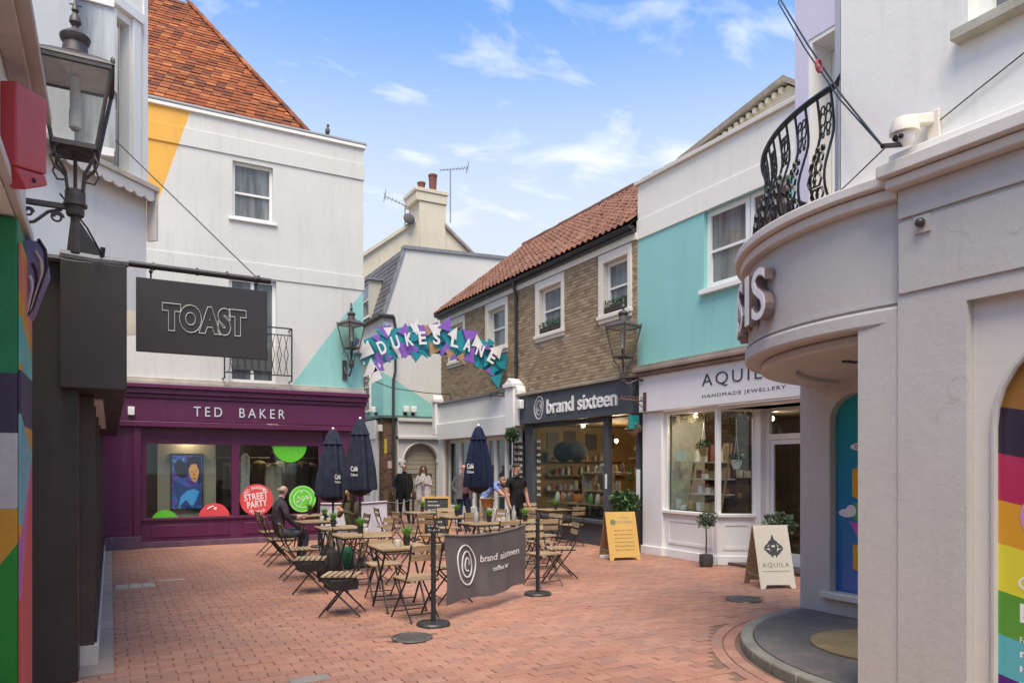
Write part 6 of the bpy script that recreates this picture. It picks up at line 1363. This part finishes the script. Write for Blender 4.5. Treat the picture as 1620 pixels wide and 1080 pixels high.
M_bcl = plain('grey_banner_cloth', (.135, .122, .125), .85, spec=.2, var=.08, scale=3)
d_ = Vector((4.83 - 2.95, 8.06 - 7.04)); 
bt, GB, L = banner((2.95 + d_.x * .09, 7.04 + d_.y * .09), (2.95 + d_.x * .86, 7.04 + d_.y * .86), .17, .92, M_bcl, 'grey cloth banner with white swirl and cafe name between two stanchions')
swirl(GB, .40, .575, .225, bt, .006, M_letter, 1, .015, 5); 
text('lettering', 'brand sixteen', GB, .66, 1.46, .59, .675, .008, M_letter, bt, .002, .008); text('lettering', 'coffee bar', GB, .92, 1.26, .46, .52, .008, M_letter, bt, .002, .006)
part('rope', MB().tube([(2.95, 7.04, .93), (2.95 + d_.x * .09, 7.04 + d_.y * .09, .90)], .006, 5).tube([(2.95 + d_.x * .86, 7.04 + d_.y * .86, .90), (4.83, 8.06, .94)], .006, 5).tube([(2.95 + d_.x * .09, 7.04 + d_.y * .09, .2), (2.95 + d_.x * .085, 7.04 + d_.y * .07, .08), (2.99, 7.06, .05)], .003, 4), M_lead, bt)
b2, GB2, L2 = banner((3.78, 15.0), (5.30, 15.27), .12, .90, plain('white_banner_cloth', (.62, .60, .66), .85, spec=.2, var=.08, scale=3), 'white cloth banner behind the cafe chairs by the plum shopfront', .02, 3)
part('edge_band', MB().tube([GB2(L2 * i / 12, .004, .88) for i in range(13)], .022, 5), plain('band_plum', (.2, .15, .18), .8), b2); part('rope', MB().tube([(5.30, 15.27, .88), (5.65, 15.35, .84), (5.96, 15.4, .93)], .007, 5), M_lead, b2)
# backpack, pouches
bp_ = root('backpack', 'black backpack standing on the ground by the seated man', 'bag', (2.78, 10.5, 0)); part('body', MB().lathe([(.13, 0), (.17, .06), (.18, .25), (.13, .42), (.05, .47)], (2.78, 10.5, 0), 20, 4, .08), plain('bag_black', (.012, .011, .013), .8), bp_, bevel=0); part('strap', MB().tube([(2.70, 10.34, .08), (2.68, 10.30, .25), (2.72, 10.38, .42)], .016, 6), MATS['bag_black'], bp_); part('handle', MB().tube([(2.74, 10.5, .46), (2.78, 10.5, .51), (2.82, 10.5, .46)], .01, 5), MATS['bag_black'], bp_)
for (x, y, l) in ((2.28, 9.60, 'dark grey tray slung under the chair by the second table'), (2.24, 8.0, 'dark grey tray slung under the front left chair')): thing('under_seat_tray', MB().prism([(-.15, 0), (.15, 0), (.19, .11), (-.19, .11)], lambda a, d, z, x=x, y=y: (x + d * .5, y + a, .30 + z), -.3, .3), plain('tray_grey', (.035, .037, .045), .6), l, 'tray', 'trays under the chairs')
gbag = thing('green_bag', MB().lathe([(.10, 0), (.13, .05), (.13, .28), (.06, .36)], (3.35, 11.6, 0), 16, 4, .12), plain('bag_green', (.01, .10, .05), .7), 'green carrier bag under the third table', 'bag')

# ================================================================== A-boards and plants
def aboard(x, y, rz, w_, h, front, side, label, feet=True):
    t = root('sandwich_board', label, 'sandwich board', (x, y, 0), group='sandwich boards'); q = Matrix.Rotation(rz, 3, 'Z')
    lean = .25
    def G1(a, d, z): p = q @ Vector((a, -lean + lean * z / h - d, z)); return (x + p.x, y + p.y, p.z)
    def G2(a, d, z): p = q @ Vector((a, lean - lean * z / h + d, z)); return (x + p.x, y + p.y, p.z)
    shp = [(-w_ / 2, 0), (-w_ / 2 + .06, 0), (-w_ / 2 + .09, .05), (w_ / 2 - .09, .05), (w_ / 2 - .06, 0), (w_ / 2, 0), (w_ / 2, h), (-w_ / 2, h)]
    f = part('front_panel', MB().prism(shp, G1, 0, .018), front, t); part('back_panel', MB().prism(shp, G2, 0, .018), side, t)
    part('hinge_rope', MB().tube([G1(-w_ / 2 + .02, -.01, .16), G2(-w_ / 2 + .02, -.01, .16)], .006, 4), M_lead, t)
    return t, f, G1
M_yb = paint('yellow_board', (.55, .34, .09), .55, .08, 4, .05, dirt=.1)
t, f, G1 = aboard(8.02, 10.52, R(-14), .58, .84, M_yb, M_brown, 'yellow wooden sandwich board with a printed menu before the cafe door')
M_bprint = plain('brown_print', (.10, .08, .06), .7)
text('lettering', 'brand sixteen', G1, -.12, .22, .64, .70, .0185, plain('grey_print', (.22, .2, .17), .7), f, .001); text('lettering', 'COFFEE', G1, -.06, .16, .72, .75, .0185, MATS['grey_print'], f, .001)
for k in range(6): text('lettering', ['salads & soups', 'sandwiches', 'toasted paninis', 'homemade cakes', 'breakfast', 'eat in or take out'][k], G1, -.16, .20, .50 - .066 * k, .53 - .066 * k, .0185, M_bprint, f, .001)
part('print_mark', MB().prism(ell(-.16, .66, .05, .05), G1, .0183, .0195), plain('green_print', (.12, .18, .06), .7), f)
M_wb = paint('cream_board', (.66, .59, .47), .55, .05, 4, .05, dirt=.1)
t, f, G1 = aboard(8.02, 7.12, R(-22), .50, .84, M_wb, M_oak, 'cream sandwich board with a dark crest and shop name before the jeweller')
text('lettering', 'AQUILA', G1, -.19, .20, .27, .34, .0185, MATS['dark_letter'], f, .001, -.01, spacing=1.2); text('lettering', 'HANDMADE JEWELLERY', G1, -.19, .20, .215, .235, .0185, MATS['dark_letter'], f, .001)
for s_ in (-1, 1):
    for k in range(6):
        a = R(25 + 24 * k); part('crest_feather', MB().prism(ell(s_ * .11 * math.sin(a) * .9 + .005, .53 + .10 * -math.cos(a) * .9, .045, .013, (PI / 2 - a) * s_ + (PI if s_ < 0 else 0)), G1, .0183, .0195 + .0003 * k), MATS['dark_letter'], f)
part('crest_body', MB().prism([(-.035, .44), (.04, .44), (.06, .56), (.03, .64), (.005, .72), (-.025, .64), (-.055, .56)], G1, .0183, .0225), MATS['dark_letter'], f); part('crest_eye', MB().prism(ell(.003, .56, .028, .016), G1, .023, .0236), M_wb, f)
cbd = root('chalkboard', 'wooden framed chalkboard stand behind the cafe tables', 'chalkboard', (6.1, 14.4, 0)); q = Matrix.Rotation(R(-20), 3, 'Z')
def G5(a, d, z): p = q @ Vector((a, -.12 + .15 * z - d, z)); return (6.1 + p.x, 14.4 + p.y, p.z)
for (a0, a1, z0_, z1_) in ((-.30, -.25, 0, 1.02), (.25, .30, 0, 1.02), (-.249, .249, .97, 1.02), (-.249, .249, .56, .60), (-.249, .249, .12, .17)): part('frame_rail', MB().prism([(a0, z0_), (a1, z0_), (a1, z1_), (a0, z1_)], G5, 0, .03), wood('pine_frame', (.55, .33, .12), (.4, .22, .07), 2), cbd)
ck = part('board', MB().prism([(-.25, .17), (.25, .17), (.25, .97), (-.25, .97)], G5, .0, .012), plain('chalk_board', (.03, .034, .036), .8), cbd)
for k in range(9):
    if k != 4: text('lettering', ['Specials', 'soup', 'quiche', 'cakes', '', 'breakfast', 'lattes', 'teas', 'juices'][k], G5, -.18, .02 + .05 * (k % 3), .89 - .085 * k, .925 - .085 * k, .0125, M_pale, ck, .001)
part('rear_leg', MB().prism([(-.28, 0), (-.25, 0), (-.25, 1.0), (-.28, 1.0)], lambda a, d, z: G5(a, d - .30 * (1 - z), z), -.03, 0).prism([(.25, 0), (.28, 0), (.28, 1.0), (.25, 1.0)], lambda a, d, z: G5(a, d - .30 * (1 - z), z), -.03, 0), MATS['pine_frame'], cbd)
rg = random.Random(8)
def tree(x, y, potr, poth, stem_h, crown, n_, label, potmat, leaf, nm='potted_tree', size=.05):
    t = root(nm, label, 'plant', (x, y, 0))
    part('pot', MB().lathe([(potr * .75, 0), (potr, poth * .3), (potr * .95, poth), (potr * .8, poth), (potr * .78, poth - .02)], (x, y, 0), 18), potmat, t)
    zc = poth + stem_h
    st = MB().tube([(x, y, poth - .03), (x + .015, y + .01, poth + stem_h * .5), (x - .01, y, zc)], [.016, .012, .009], 6)
    for k in range(7): a = k * .9; st.tube([(x, y, zc - .03), (x + crown[0] * .7 * math.cos(a), y + crown[0] * .7 * math.sin(a), zc + crown[1] * rg.uniform(-.2, .8))], [.007, .003], 4)
    part('trunk', st, plain('bark', (.10, .075, .05), .9), t)
    lb = MB()
    for k in range(9): a = rg.uniform(0, 6.28); rr = crown[0] * rg.uniform(0, .6); leaves(lb, (x + rr * math.cos(a), y + rr * math.sin(a), zc + rg.uniform(-.3, .6) * crown[1]), crown[0] * .5, crown[0] * .5, crown[1] * .5, n_ // 9, size, rg, .1)
    part('foliage', lb, leaf, t, attr=True, recalc=False, smooth=False); return t
M_olive = leafmat('olive_leaf', (.035, .06, .03), (.12, .16, .09)); M_bay = leafmat('bay_leaf', (.012, .045, .012), (.07, .15, .04)); M_potg = paint('grey_pot', (.075, .07, .068), .7, .2, 8, .2, dirt=.3)
tree(8.62, 8.97, .115, .20, .55, (.22, .18), 420, 'small olive tree in a dark grey pot before the jeweller window', M_potg, M_olive, size=.045)
tree(8.35, 7.25, .14, .26, .50, (.24, .22), 520, 'leafy shrub in a dark pot behind the cream sandwich board', M_potg, M_olive, 'potted_shrub', .055)
tree(8.55, 11.1, .17, .40, .55, (.36, .24), 1000, 'wide bushy green shrub behind the yellow sandwich board', M_potg, M_bay, 'potted_shrub', .07)
hb = root('hanging_basket', 'round hanging basket of dry flowers by the cafe door', 'plant', (8.80, 11.08, 2.2)); part('foliage', leaves(MB(), (8.78, 11.08, 2.40), .13, .13, .14, 420, .04, rg, .4), leafmat('dried_leaf', (.14, .11, .05), (.36, .30, .18)), hb, attr=True, recalc=False, smooth=False); part('basket', MB().lathe([(.02, -.12), (.09, -.06), (.12, .03)], (8.78, 11.08, 2.36), 14), M_brown, hb); part('chain', MB().tube([(8.78, 11.08, 2.48), (8.80, 11.08, 2.68)], .006, 4), M_blackmet, hb)
ths = root('projecting_sign', 'small teal projecting sign by the jeweller pier', 'sign', (8.75, 10.98, 2.35)); part('panel', MB().box(8.60, 8.84, 10.985, 11.005, 2.37, 2.63), plain('teal_sign', (.01, .26, .26), .4), ths); part('bracket', MB().tube([(8.55, 10.995, 2.66), (8.92, 10.995, 2.66)], .008, 5).tube([(8.55, 10.995, 2.35), (8.92, 10.995, 2.35)], .006, 5), M_blackmet, ths)
rb = MB().tube([F(10.78, .17, 2.88), F(10.78, .80, 2.90)], .014, 6).tube([F(10.78, .17, 2.74), F(10.78, .4, 2.88)], .010, 5)
for k in range(6): rb.tube([F(10.78, .25 + .09 * k + .03 * math.cos(i), 2.93 + .03 * math.sin(i)) for i in range(7)], .008, 4)
rb.fbox(F, 10.74, 10.82, .161, .18, 2.7, 3.05)
thing('sign_bracket', rb, plain('rusty_iron', (.13, .06, .045), .7), 'rusty scrolled iron bracket on the jeweller fascia', 'bracket')
thing('notice_sheet', MB().box(8.86, 8.868, 10.99, 11.10, 1.05, 1.6), M_pale, 'white notice sheets beside the cafe door', 'notice')
thing('paving_block', MB().box(7.80, 7.95, 10.7, 10.84, 0, .05), M_pale, 'white block on the ground beside the yellow board', 'block')

# ================================================================== bicycle beside the cafe window
bk = root('bicycle', 'pale bicycle with a wicker basket parked behind the cafe tables', 'bicycle', (7.75, 14.3, 0)); BD = Vector((.35, -.94, 0)).normalized(); BO = Vector((7.55, 14.75, 0))
def BKP(a, z, o=0): p = BO + BD * a + Vector((BD.y, -BD.x, 0)) * o; return (p.x, p.y, z)
for a in (0, 1.02):
    wl = part('wheel', MB().tube([BKP(a + .31 * math.cos(k * PI / 14), .33 + .31 * math.sin(k * PI / 14)) for k in range(28)], .017, 6, True), plain('tyre', (.35, .34, .32), .7), bk)
    sp = MB()
    for k in range(14): an = k * PI / 7; sp.tube([BKP(a, .33), BKP(a + .3 * math.cos(an), .33 + .3 * math.sin(an))], .003, 3)
    part('spokes', sp, M_lead, wl)
part('frame', MB().tube([BKP(0, .33), BKP(.10, .55), BKP(.16, .85)], .014, 6).tube([BKP(.12, .62), BKP(.45, .32)], .014, 6).tube([BKP(.13, .7), BKP(.62, .62)], .014, 6).tube([BKP(.45, .32), BKP(.65, .8)], .014, 6).tube([BKP(.45, .32), BKP(1.02, .33)], .011, 6).tube([BKP(.60, .65), BKP(1.02, .33)], .009, 6), plain('frame_cream', (.55, .53, .48), .4), bk)
part('saddle', MB().ball(BKP(.67, .86), .09, .12, .035), M_brown, bk); part('handlebar', MB().tube([BKP(.25, .98, -.25), BKP(.15, .97, -.15), BKP(.14, .9, 0), BKP(.15, .97, .15), BKP(.25, .98, .25)], .011, 6), M_lead, bk)
part('basket', MB().lathe([(.12, 0), (.17, .2), (.18, .21), (.16, .2)], BKP(-.05, .72), 14), wood('wicker', (.42, .2, .06), (.25, .1, .03)), bk); part('pedal', MB().bar(BKP(.45, .32, .08), BKP(.52, .2, .1), .02, .02).bar(BKP(.45, .32, -.08), BKP(.38, .44, -.1), .02, .02), M_blackmet, bk)

# ================================================================== people
def cloth(col):
    nm = 'cloth_%s' % str(col)
    if nm in MATS: return MATS[nm]
    m, n, b = new_mat(nm); t = n.nodes.new('ShaderNodeTexCoord'); mp_ = n.nodes.new('ShaderNodeMapping'); n.links.new(t.outputs['Object'], mp_.inputs[0]); mp_.inputs['Scale'].default_value = (1, 1, .55)
    h = noise(n, mp_.outputs[0], 11, 4, .55)
    n.links.new(mixc(n, 1.0, col, ramp(n, h, .3, (.62, .62, .64, 1), .7, (1.25, 1.24, 1.22, 1)), 'MULTIPLY'), b.inputs['Base Color']); b.inputs['Roughness'].default_value = .85; b.inputs['Specular IOR Level'].default_value = .2
    bump(n, b, h, 1.0, .05); MATS[nm] = m; return m
def person(label, loc, rz, cols, J=None, scale=1.0, hair='short', extra=None):
    """cols: skin, top, legs, shoe, hair. J overrides joints. Faces local +y."""
    D = {'pel': (0, 0, .95, .125), 'bel': (0, .01, 1.10, .128), 'che': (0, .0, 1.28, .142), 'nkb': (0, -.015, 1.45, .085), 'nck': (0, -.005, 1.52, .052), 'jaw': (0, .022, 1.575, .060), 'hed': (0, .008, 1.645, .080), 'crn': (0, -.01, 1.712, .062), 'nos': (0, .098, 1.625, .014),
         'shL': (-.165, -.01, 1.405, .070), 'elL': (-.225, -.03, 1.13, .050), 'wrL': (-.215, .05, .89, .034), 'plL': (-.212, .075, .83, .030), 'shR': (.165, -.01, 1.405, .070), 'elR': (.225, -.03, 1.13, .050), 'wrR': (.215, .05, .89, .034), 'plR': (.212, .075, .83, .030),
         'hpL': (-.085, 0, .88, .098), 'knL': (-.10, .025, .49, .066), 'anL': (-.105, -.02, .10, .047), 'toL': (-.12, .12, .04, .040), 'hpR': (.085, 0, .88, .098), 'knR': (.10, .025, .49, .066), 'anR': (.105, -.02, .10, .047), 'toR': (.12, .12, .04, .040)}
    if J: D.update({k: (v if len(v) == 4 else (*v, D[k][3])) for k, v in J.items()})
    E_ = [('pel', 'bel', 1), ('bel', 'che', 1), ('che', 'nkb', 1), ('nkb', 'nck', 0), ('nck', 'jaw', 0), ('jaw', 'hed', 0), ('hed', 'crn', 0), ('hed', 'nos', 0)]
    for s_ in 'LR':
        E_ += [('che', 'sh' + s_, 1), ('sh' + s_, 'el' + s_, 1 if 'short' not in cols else 1), ('el' + s_, 'wr' + s_, 0 if cols.get('bare') else 1), ('wr' + s_, 'pl' + s_, 0), ('pel', 'hp' + s_, 2), ('hp' + s_, 'kn' + s_, 2), ('kn' + s_, 'an' + s_, 2), ('an' + s_, 'to' + s_, 3)]
        w_, p_ = Vector(D['wr' + s_][:3]), Vector(D['pl' + s_][:3]); dd = (p_ - w_).normalized(); sd_ = dd.cross(Vector((1, 0, 0)))
        sd_ = sd_.normalized() if sd_.length > .1 else Vector((0, 1, 0))
        inn = Vector((1 if s_ == 'L' else -1, 0, 0)); inn = (inn - dd * inn.dot(dd)); inn = inn.normalized() if inn.length > .1 else Vector((0, 0, -1))
        for k, (off, ln) in enumerate(((.026, .068), (.009, .078), (-.009, .072), (-.026, .056))):
            a_ = p_ + sd_ * off + dd * .02; n1_ = 'f%s%da' % (s_, k); n2_ = 'f%s%db' % (s_, k); m1 = a_ + dd * ln * .5; m2 = a_ + dd * ln * .9 + inn * .02
            D[n1_] = (*m1, .0095); D[n2_] = (*m2, .008); E_ += [('pl' + s_, n1_, 0), (n1_, n2_, 0)]
        th = w_.lerp(p_, .6) + sd_ * .05 + dd * .03; D['t' + s_] = (*th, .011); E_.append(('wr' + s_, 't' + s_, 0))
    names = list(D); idx = {k: i for i, k in enumerate(names)}
    me = bpy.data.meshes.new('body'); me.from_pydata([D[k][:3] for k in names], [(idx[a], idx[b_]) for a, b_, _ in E_], [])
    o = bpy.data.objects.new('body', me); COL.objects.link(o)
    sk = o.modifiers.new('skin', 'SKIN'); sk.use_smooth_shade = True; sk.branch_smoothing = .4
    sv_ = me.skin_vertices[0].data
    for k in names: r = D[k][3]; sv_[idx[k]].radius = (r, r); sv_[idx[k]].use_root = (k == 'pel')
    ss = o.modifiers.new('sub', 'SUBSURF'); ss.levels = 2; ss.render_levels = 2
    dg = bpy.context.evaluated_depsgraph_get(); nm = bpy.data.meshes.new_from_object(o.evaluated_get(dg)); bpy.data.objects.remove(o)
    for v in nm.vertices:       # flatten the trunk a little
        if .85 < v.co.z < 1.44 and abs(v.co.x) < .17 and not (J and 'pel' in J): v.co.y *= .86; v.co.x *= 1.06
    mats = [plain('skin_%s' % str(cols['skin']), cols['skin'], .55, var=.05), cloth(cols['top']), cloth(cols['legs']), plain('shoe_%s' % str(cols.get('shoe', (.02, .02, .02))), cols.get('shoe', (.02, .02, .02)), .5)]
    for m_ in mats: nm.materials.append(m_)
    segs = [(Vector(D[a][:3]), Vector(D[b_][:3]), D[a][3], D[b_][3], k, a, b_) for a, b_, k in E_]
    for p in nm.polygons:
        c = p.center; best = (9, 0)
        for (a, b_, ra, rb_, k, na, nb) in segs:
            d = b_ - a; t_ = max(0, min(1, (c - a).dot(d) / max(1e-9, d.length_squared))); ds = (c - a - d * t_).length / (ra + (rb_ - ra) * t_)
            kk = k
            if cols.get('bare') and na[:2] == 'sh' and t_ > .62: kk = 0
            if na == 'bel' or na == 'pel':
                kk = 2 if c.z < (D['pel'][2] - .02) and nb == 'bel' else k
            if ds < best[0]: best = (ds, kk)
        p.material_index = best[1]; p.use_smooth = True
    t = root('person', label, 'person', (0, 0, 0)); t.location = loc; t.rotation_euler = (0, 0, rz); t.scale = (scale,) * 3
    bo = bpy.data.objects.new('body', nm); COL.objects.link(bo); bo.parent = t
    H_ = Vector(D['hed'][:3])
    hc = cols['hair']; hm = plain('hair_%s' % str(hc), hc, .7, var=.2, scale=40)
    hs_ = MB()
    o_ = len(hs_.v); n_, m_n = 16, 9
    for i in range(m_n + 1):
        ph = PI * .62 * i / m_n
        for k in range(n_):
            an = 2 * PI * k / n_; fr = math.sin(an)
            cut = 1.0 if fr < .35 else .62
            ph2 = ph * cut; r = .088 + .004 * math.sin(5 * an + i)
            hs_.v.append((H_.x + r * math.sin(ph2) * math.cos(an), H_.y - .012 + r * 1.08 * math.sin(ph2) * math.sin(an), H_.z + .012 + .102 * math.cos(ph2)))
    for i in range(m_n):
        for k in range(n_): hs_.f.append((o_ + i * n_ + k, o_ + (i + 1) * n_ + k, o_ + (i + 1) * n_ + (k + 1) % n_, o_ + i * n_ + (k + 1) % n_)); hs_.r.append(0)
    if hair == 'bald': hs_ = MB().tube([(H_.x + .066 * math.cos(an), H_.y - .002 + .068 * math.sin(an), H_.z - .012) for an in [R(170 + 20 * k) for k in range(11)]], [.012, .022, .027, .028, .028, .028, .028, .028, .027, .022, .012], 8)
    if hair == 'long':
        for k in range(13):
            an = R(150 + 20 * k); x_, y_ = .085 * math.cos(an), .085 * math.sin(an) - .01
            hs_.tube([(H_.x + x_ * .9, H_.y + y_ * .9, H_.z + .05), (H_.x + x_ * 1.12, H_.y + y_ * 1.05, H_.z - .06), (H_.x + x_ * 1.35, H_.y + y_ + .01, H_.z - .2), (H_.x + x_ * 1.3, H_.y + y_ + .03, H_.z - .33)], [.022, .028, .028, .012], 6)
    ho = bpy.data.objects.new('hair', mesh_of('hair', hs_, hm)); COL.objects.link(ho); ho.parent = t
    ey = MB()
    for s_ in (-1, 1): ey.ball((H_.x + s_ * .029, H_.y + .072, H_.z + .002), .010, .007, .006, 8, 5)
    eo = bpy.data.objects.new('eyes', mesh_of('eyes', ey, plain('eye_dark', (.03, .02, .018), .3))); COL.objects.link(eo); eo.parent = t
    mo = bpy.data.objects.new('mouth', mesh_of('mouth', MB().bar((H_.x - .022, H_.y + .075, H_.z - .055), (H_.x + .022, H_.y + .075, H_.z - .055), .012, .01), plain('lip', (.30, .10, .08), .5))); COL.objects.link(mo); mo.parent = t
    er = MB()
    for s_ in (-1, 1): er.ball((H_.x + s_ * .083, H_.y - .005, H_.z - .01), .012, .02, .032, 8, 6)
    eo2 = bpy.data.objects.new('ears', mesh_of('ears', er, mats[0])); COL.objects.link(eo2); eo2.parent = t
    for (nm_, mbx, mt) in (extra or []):
        xo = bpy.data.objects.new(nm_, mesh_of(nm_, mbx, mt)); COL.objects.link(xo); xo.parent = t
    return t
def coat(zt, zb, r0, r1, gap=.12, dep=.72):
    """open coat body: a wrapped sheet with a front gap"""
    b_ = MB(); n_, m_n = 26, 8
    for sh_ in (0, .012):
        o_ = len(b_.v)
        for j in range(m_n + 1):
            k = j / m_n; z = zt + (zb - zt) * k; r = r0 + (r1 - r0) * k - sh_
            for i in range(n_ + 1):
                an = PI / 2 + gap + (2 * PI - 2 * gap) * i / n_; rr = r * (1 + .03 * math.sin(9 * an + 2 * k))
                b_.v.append((rr * math.cos(an), rr * dep * math.sin(an), z))
        for j in range(m_n):
            for i in range(n_): a = o_ + j * (n_ + 1) + i; b_.f.append((a, a + 1, a + n_ + 2, a + n_ + 1)); b_.r.append(0)
    return b_
SK = (.50, .27, .19); SK2 = (.42, .22, .15)
M_leather = plain('leather_black', (.016, .016, .018), .35, var=.3, scale=12); M_wcoat = plain('white_coat', (.62, .57, .57), .85, spec=.2, var=.2, scale=10)
person('bald man in black leather coat and dark trousers carrying a brown jacket', (7.44, 19.95, 0), R(158), dict(skin=SK, top=(.018, .018, .02), legs=(.02, .02, .024), hair=(.16, .12, .1)), dict(elR=(.27, .0, 1.14), wrR=(.30, .12, .93), plR=(.31, .17, .90), toL=(-.17, .11, .04), anL=(-.14, -.02, .1)), 1.01, 'bald',
       [('coat', coat(1.43, .70, .205, .26, .35), M_leather), ('carried_jacket', MB().lathe([(.02, 1.06), (.06, 1.03), (.085, .9), (.075, .68), (.05, .55)], (.32, .13, 0), 14, 3, .3), plain('jacket_brown', (.075, .05, .035), .8))])
person('woman with long brown hair in a white coat holding a cup', (7.96, 19.75, 0), R(155), dict(skin=SK, top=(.56, .52, .54), legs=(.66, .65, .68), hair=(.11, .055, .03), shoe=(.4, .38, .36)), dict(elL=(-.23, .02, 1.15), wrL=(-.06, .20, 1.20), plL=(-.02, .22, 1.23), elR=(.23, .02, 1.15), wrR=(.07, .20, 1.24), plR=(.03, .22, 1.27)), .97, 'long',
       [('coat', coat(1.42, .72, .195, .25, .22), M_wcoat), ('handbag', MB().lathe([(.05, .72), (.12, .76), (.11, .95), (.04, 1.0)], (.30, .02, 0), 14, 3, .15).tube([(.30, .02, .98), (.2, .0, 1.4)], .012, 5), plain('bag_brown', (.09, .055, .04), .7)), ('cup', MB().lathe([(.025, 1.24), (.034, 1.33)], (.01, .24, 0), 12), M_pale)])
person('bald man in grey jacket and dark jeans standing behind the middle umbrella', (7.86, 16.8, 0), R(178), dict(skin=(.52, .25, .17), top=(.10, .09, .095), legs=(.018, .028, .06), hair=(.3, .2, .15)), dict(elR=(.29, -.07, 1.15), wrR=(.20, .06, .96), plR=(.16, .08, .91), elL=(-.29, -.07, 1.15), wrL=(-.22, .06, .95), plL=(-.18, .08, .90), knL=(-.13, .04, .49), toL=(-.18, .1, .04)), 1.0, 'bald',
       [('jacket', coat(1.43, .84, .21, .25, .38), plain('jacket_grey', (.11, .10, .105), .8, var=.2)), ('shirt', MB().lathe([(.06, 1.46), (.10, 1.40), (.135, 1.25), (.13, .98)], (0, .035, 0), 16), plain('shirt_plum', (.13, .045, .055), .8))])
person('person in a light blue shirt bending over the bicycle behind the umbrella', (7.60, 15.15, 0), R(232), dict(skin=SK, top=(.17, .25, .52), legs=(.52, .48, .42), hair=(.2, .13, .08), bare=True), dict(pel=(0, 0, .93), bel=(0, .07, 1.06), che=(0, .20, 1.20), nkb=(0, .33, 1.28), nck=(0, .38, 1.31), jaw=(0, .44, 1.30), hed=(0, .49, 1.34), crn=(0, .53, 1.40), nos=(0, .57, 1.29), shL=(-.165, .27, 1.26), elL=(-.20, .48, 1.06), wrL=(-.15, .66, .98), plL=(-.14, .71, .96), shR=(.165, .27, 1.26), elR=(.20, .48, 1.05), wrR=(.16, .64, .92), plR=(.15, .69, .89)), .98, 'short')
person('dark haired man in black t-shirt and trousers standing by the cafe window', (7.42, 13.25, 0), R(190), dict(skin=SK2, top=(.014, .014, .015), legs=(.016, .016, .018), hair=(.03, .02, .015), bare=True), dict(shL=(-.185, -.01, 1.41, .080), shR=(.185, -.01, 1.41, .080), elL=(-.27, -.02, 1.14), wrL=(-.27, .07, .92), plL=(-.265, .10, .86), elR=(.26, -.03, 1.13), wrR=(.25, .06, .90), plR=(.24, .09, .84), che=(0, .0, 1.28, .165), bel=(0, .01, 1.1, .14), toL=(-.18, .10, .04), nos=(-.055, .085, 1.625)), .985, 'short')
SEAT = dict(pel=(0, -.04, .56), bel=(0, -.03, .72), che=(0, .02, .90), nkb=(0, .03, 1.06), nck=(0, .045, 1.13), jaw=(0, .075, 1.185), hed=(0, .06, 1.25), crn=(0, .04, 1.315), nos=(0, .15, 1.225), shL=(-.165, .02, 1.02), elL=(-.22, .10, .80), wrL=(-.14, .33, .78), plL=(-.12, .385, .78), shR=(.165, .02, 1.02), elR=(.22, .10, .80), wrR=(.14, .33, .78), plR=(.12, .385, .78), hpL=(-.09, .02, .53), knL=(-.12, .42, .53), anL=(-.12, .36, .10), toL=(-.13, .50, .04), hpR=(.09, .02, .53), knR=(.12, .42, .53), anR=(.12, .36, .10), toR=(.13, .50, .04))
person('balding man in dark checked shirt seated on a chair by the plum shopfront', (2.47, 12.55, 0), R(-86), dict(skin=(.50, .30, .24), top=(.065, .05, .065), legs=(.085, .09, .11), hair=(.35, .31, .27)), dict(SEAT, hed=(0, .065, 1.25), wrR=(.14, .30, .60), plR=(.13, .355, .59), elR=(.22, .08, .78)), 1.02, 'bald')
person('woman in olive green jacket seated below the closed umbrellas', (3.68, 12.45, 0), R(118), dict(skin=(.48, .28, .16), top=(.14, .125, .075), legs=(.25, .22, .20), hair=(.035, .022, .018)), dict(SEAT, wrL=(-.05, .26, .92), plL=(-.02, .29, .95), elL=(-.22, .12, .82), wrR=(.05, .24, .88), plR=(.02, .28, .90)), .98, 'long')
def inside(x): return x
print('objects', len(bpy.data.objects))
# ================================================================== lit shop lamps: cafe ones follow its warm glow, jeweller and display ones added
def shop_lamp(x, y, z, power, label, col=(1, .78, .5)):
    t = root('ceiling_lamp', label, 'lamp', (x, y, z), group='lit lamps inside the shops')
    part('bulb', MB().ball((x, y, z), .045), plain('lit_bulb', (.8, .7, .5), .4, var=0, emit=6, emitcol=(1, .8, .5)), t); part('flex', MB().tube([(x, y, z + .04), (x, y, 2.6)], .006, 5), M_blackmet, t)
    l = bpy.data.lights.new('lamp_light', 'POINT'); l.energy = power; l.color = col; l.shadow_soft_size = .12
    lo = bpy.data.objects.new('lamp_light', l); COL.objects.link(lo); lo.parent = t; lo.location = (0, 0, -.10)
shop_lamp(10.2, 13.5, 2.25, 30, 'lit lamp hanging in the middle of the cafe'); shop_lamp(10.3, 11.9, 2.2, 18, 'lit lamp hanging near the cafe door')
shop_lamp(10.2, 9.0, 2.5, 26, 'added lamp brightening the jeweller interior'); shop_lamp(1.42, 16.76, 2.36, 9, 'added lamp brightening the screen panel in the plum shop'); shop_lamp(3.3, 17.6, 2.4, 16, 'lit lamp above the clothes in the plum shop')  # jeweller and screen panel lamps are added to brighten the room and panel
shop_lamp(9.13, 9.75, 2.56, 7, 'added lamp brightening the jeweller window display'); shop_lamp(9.14, 13.3, 2.56, 9, 'added lamp brightening the cafe window shelves')  # both lamps added to brighten the goods behind the panes
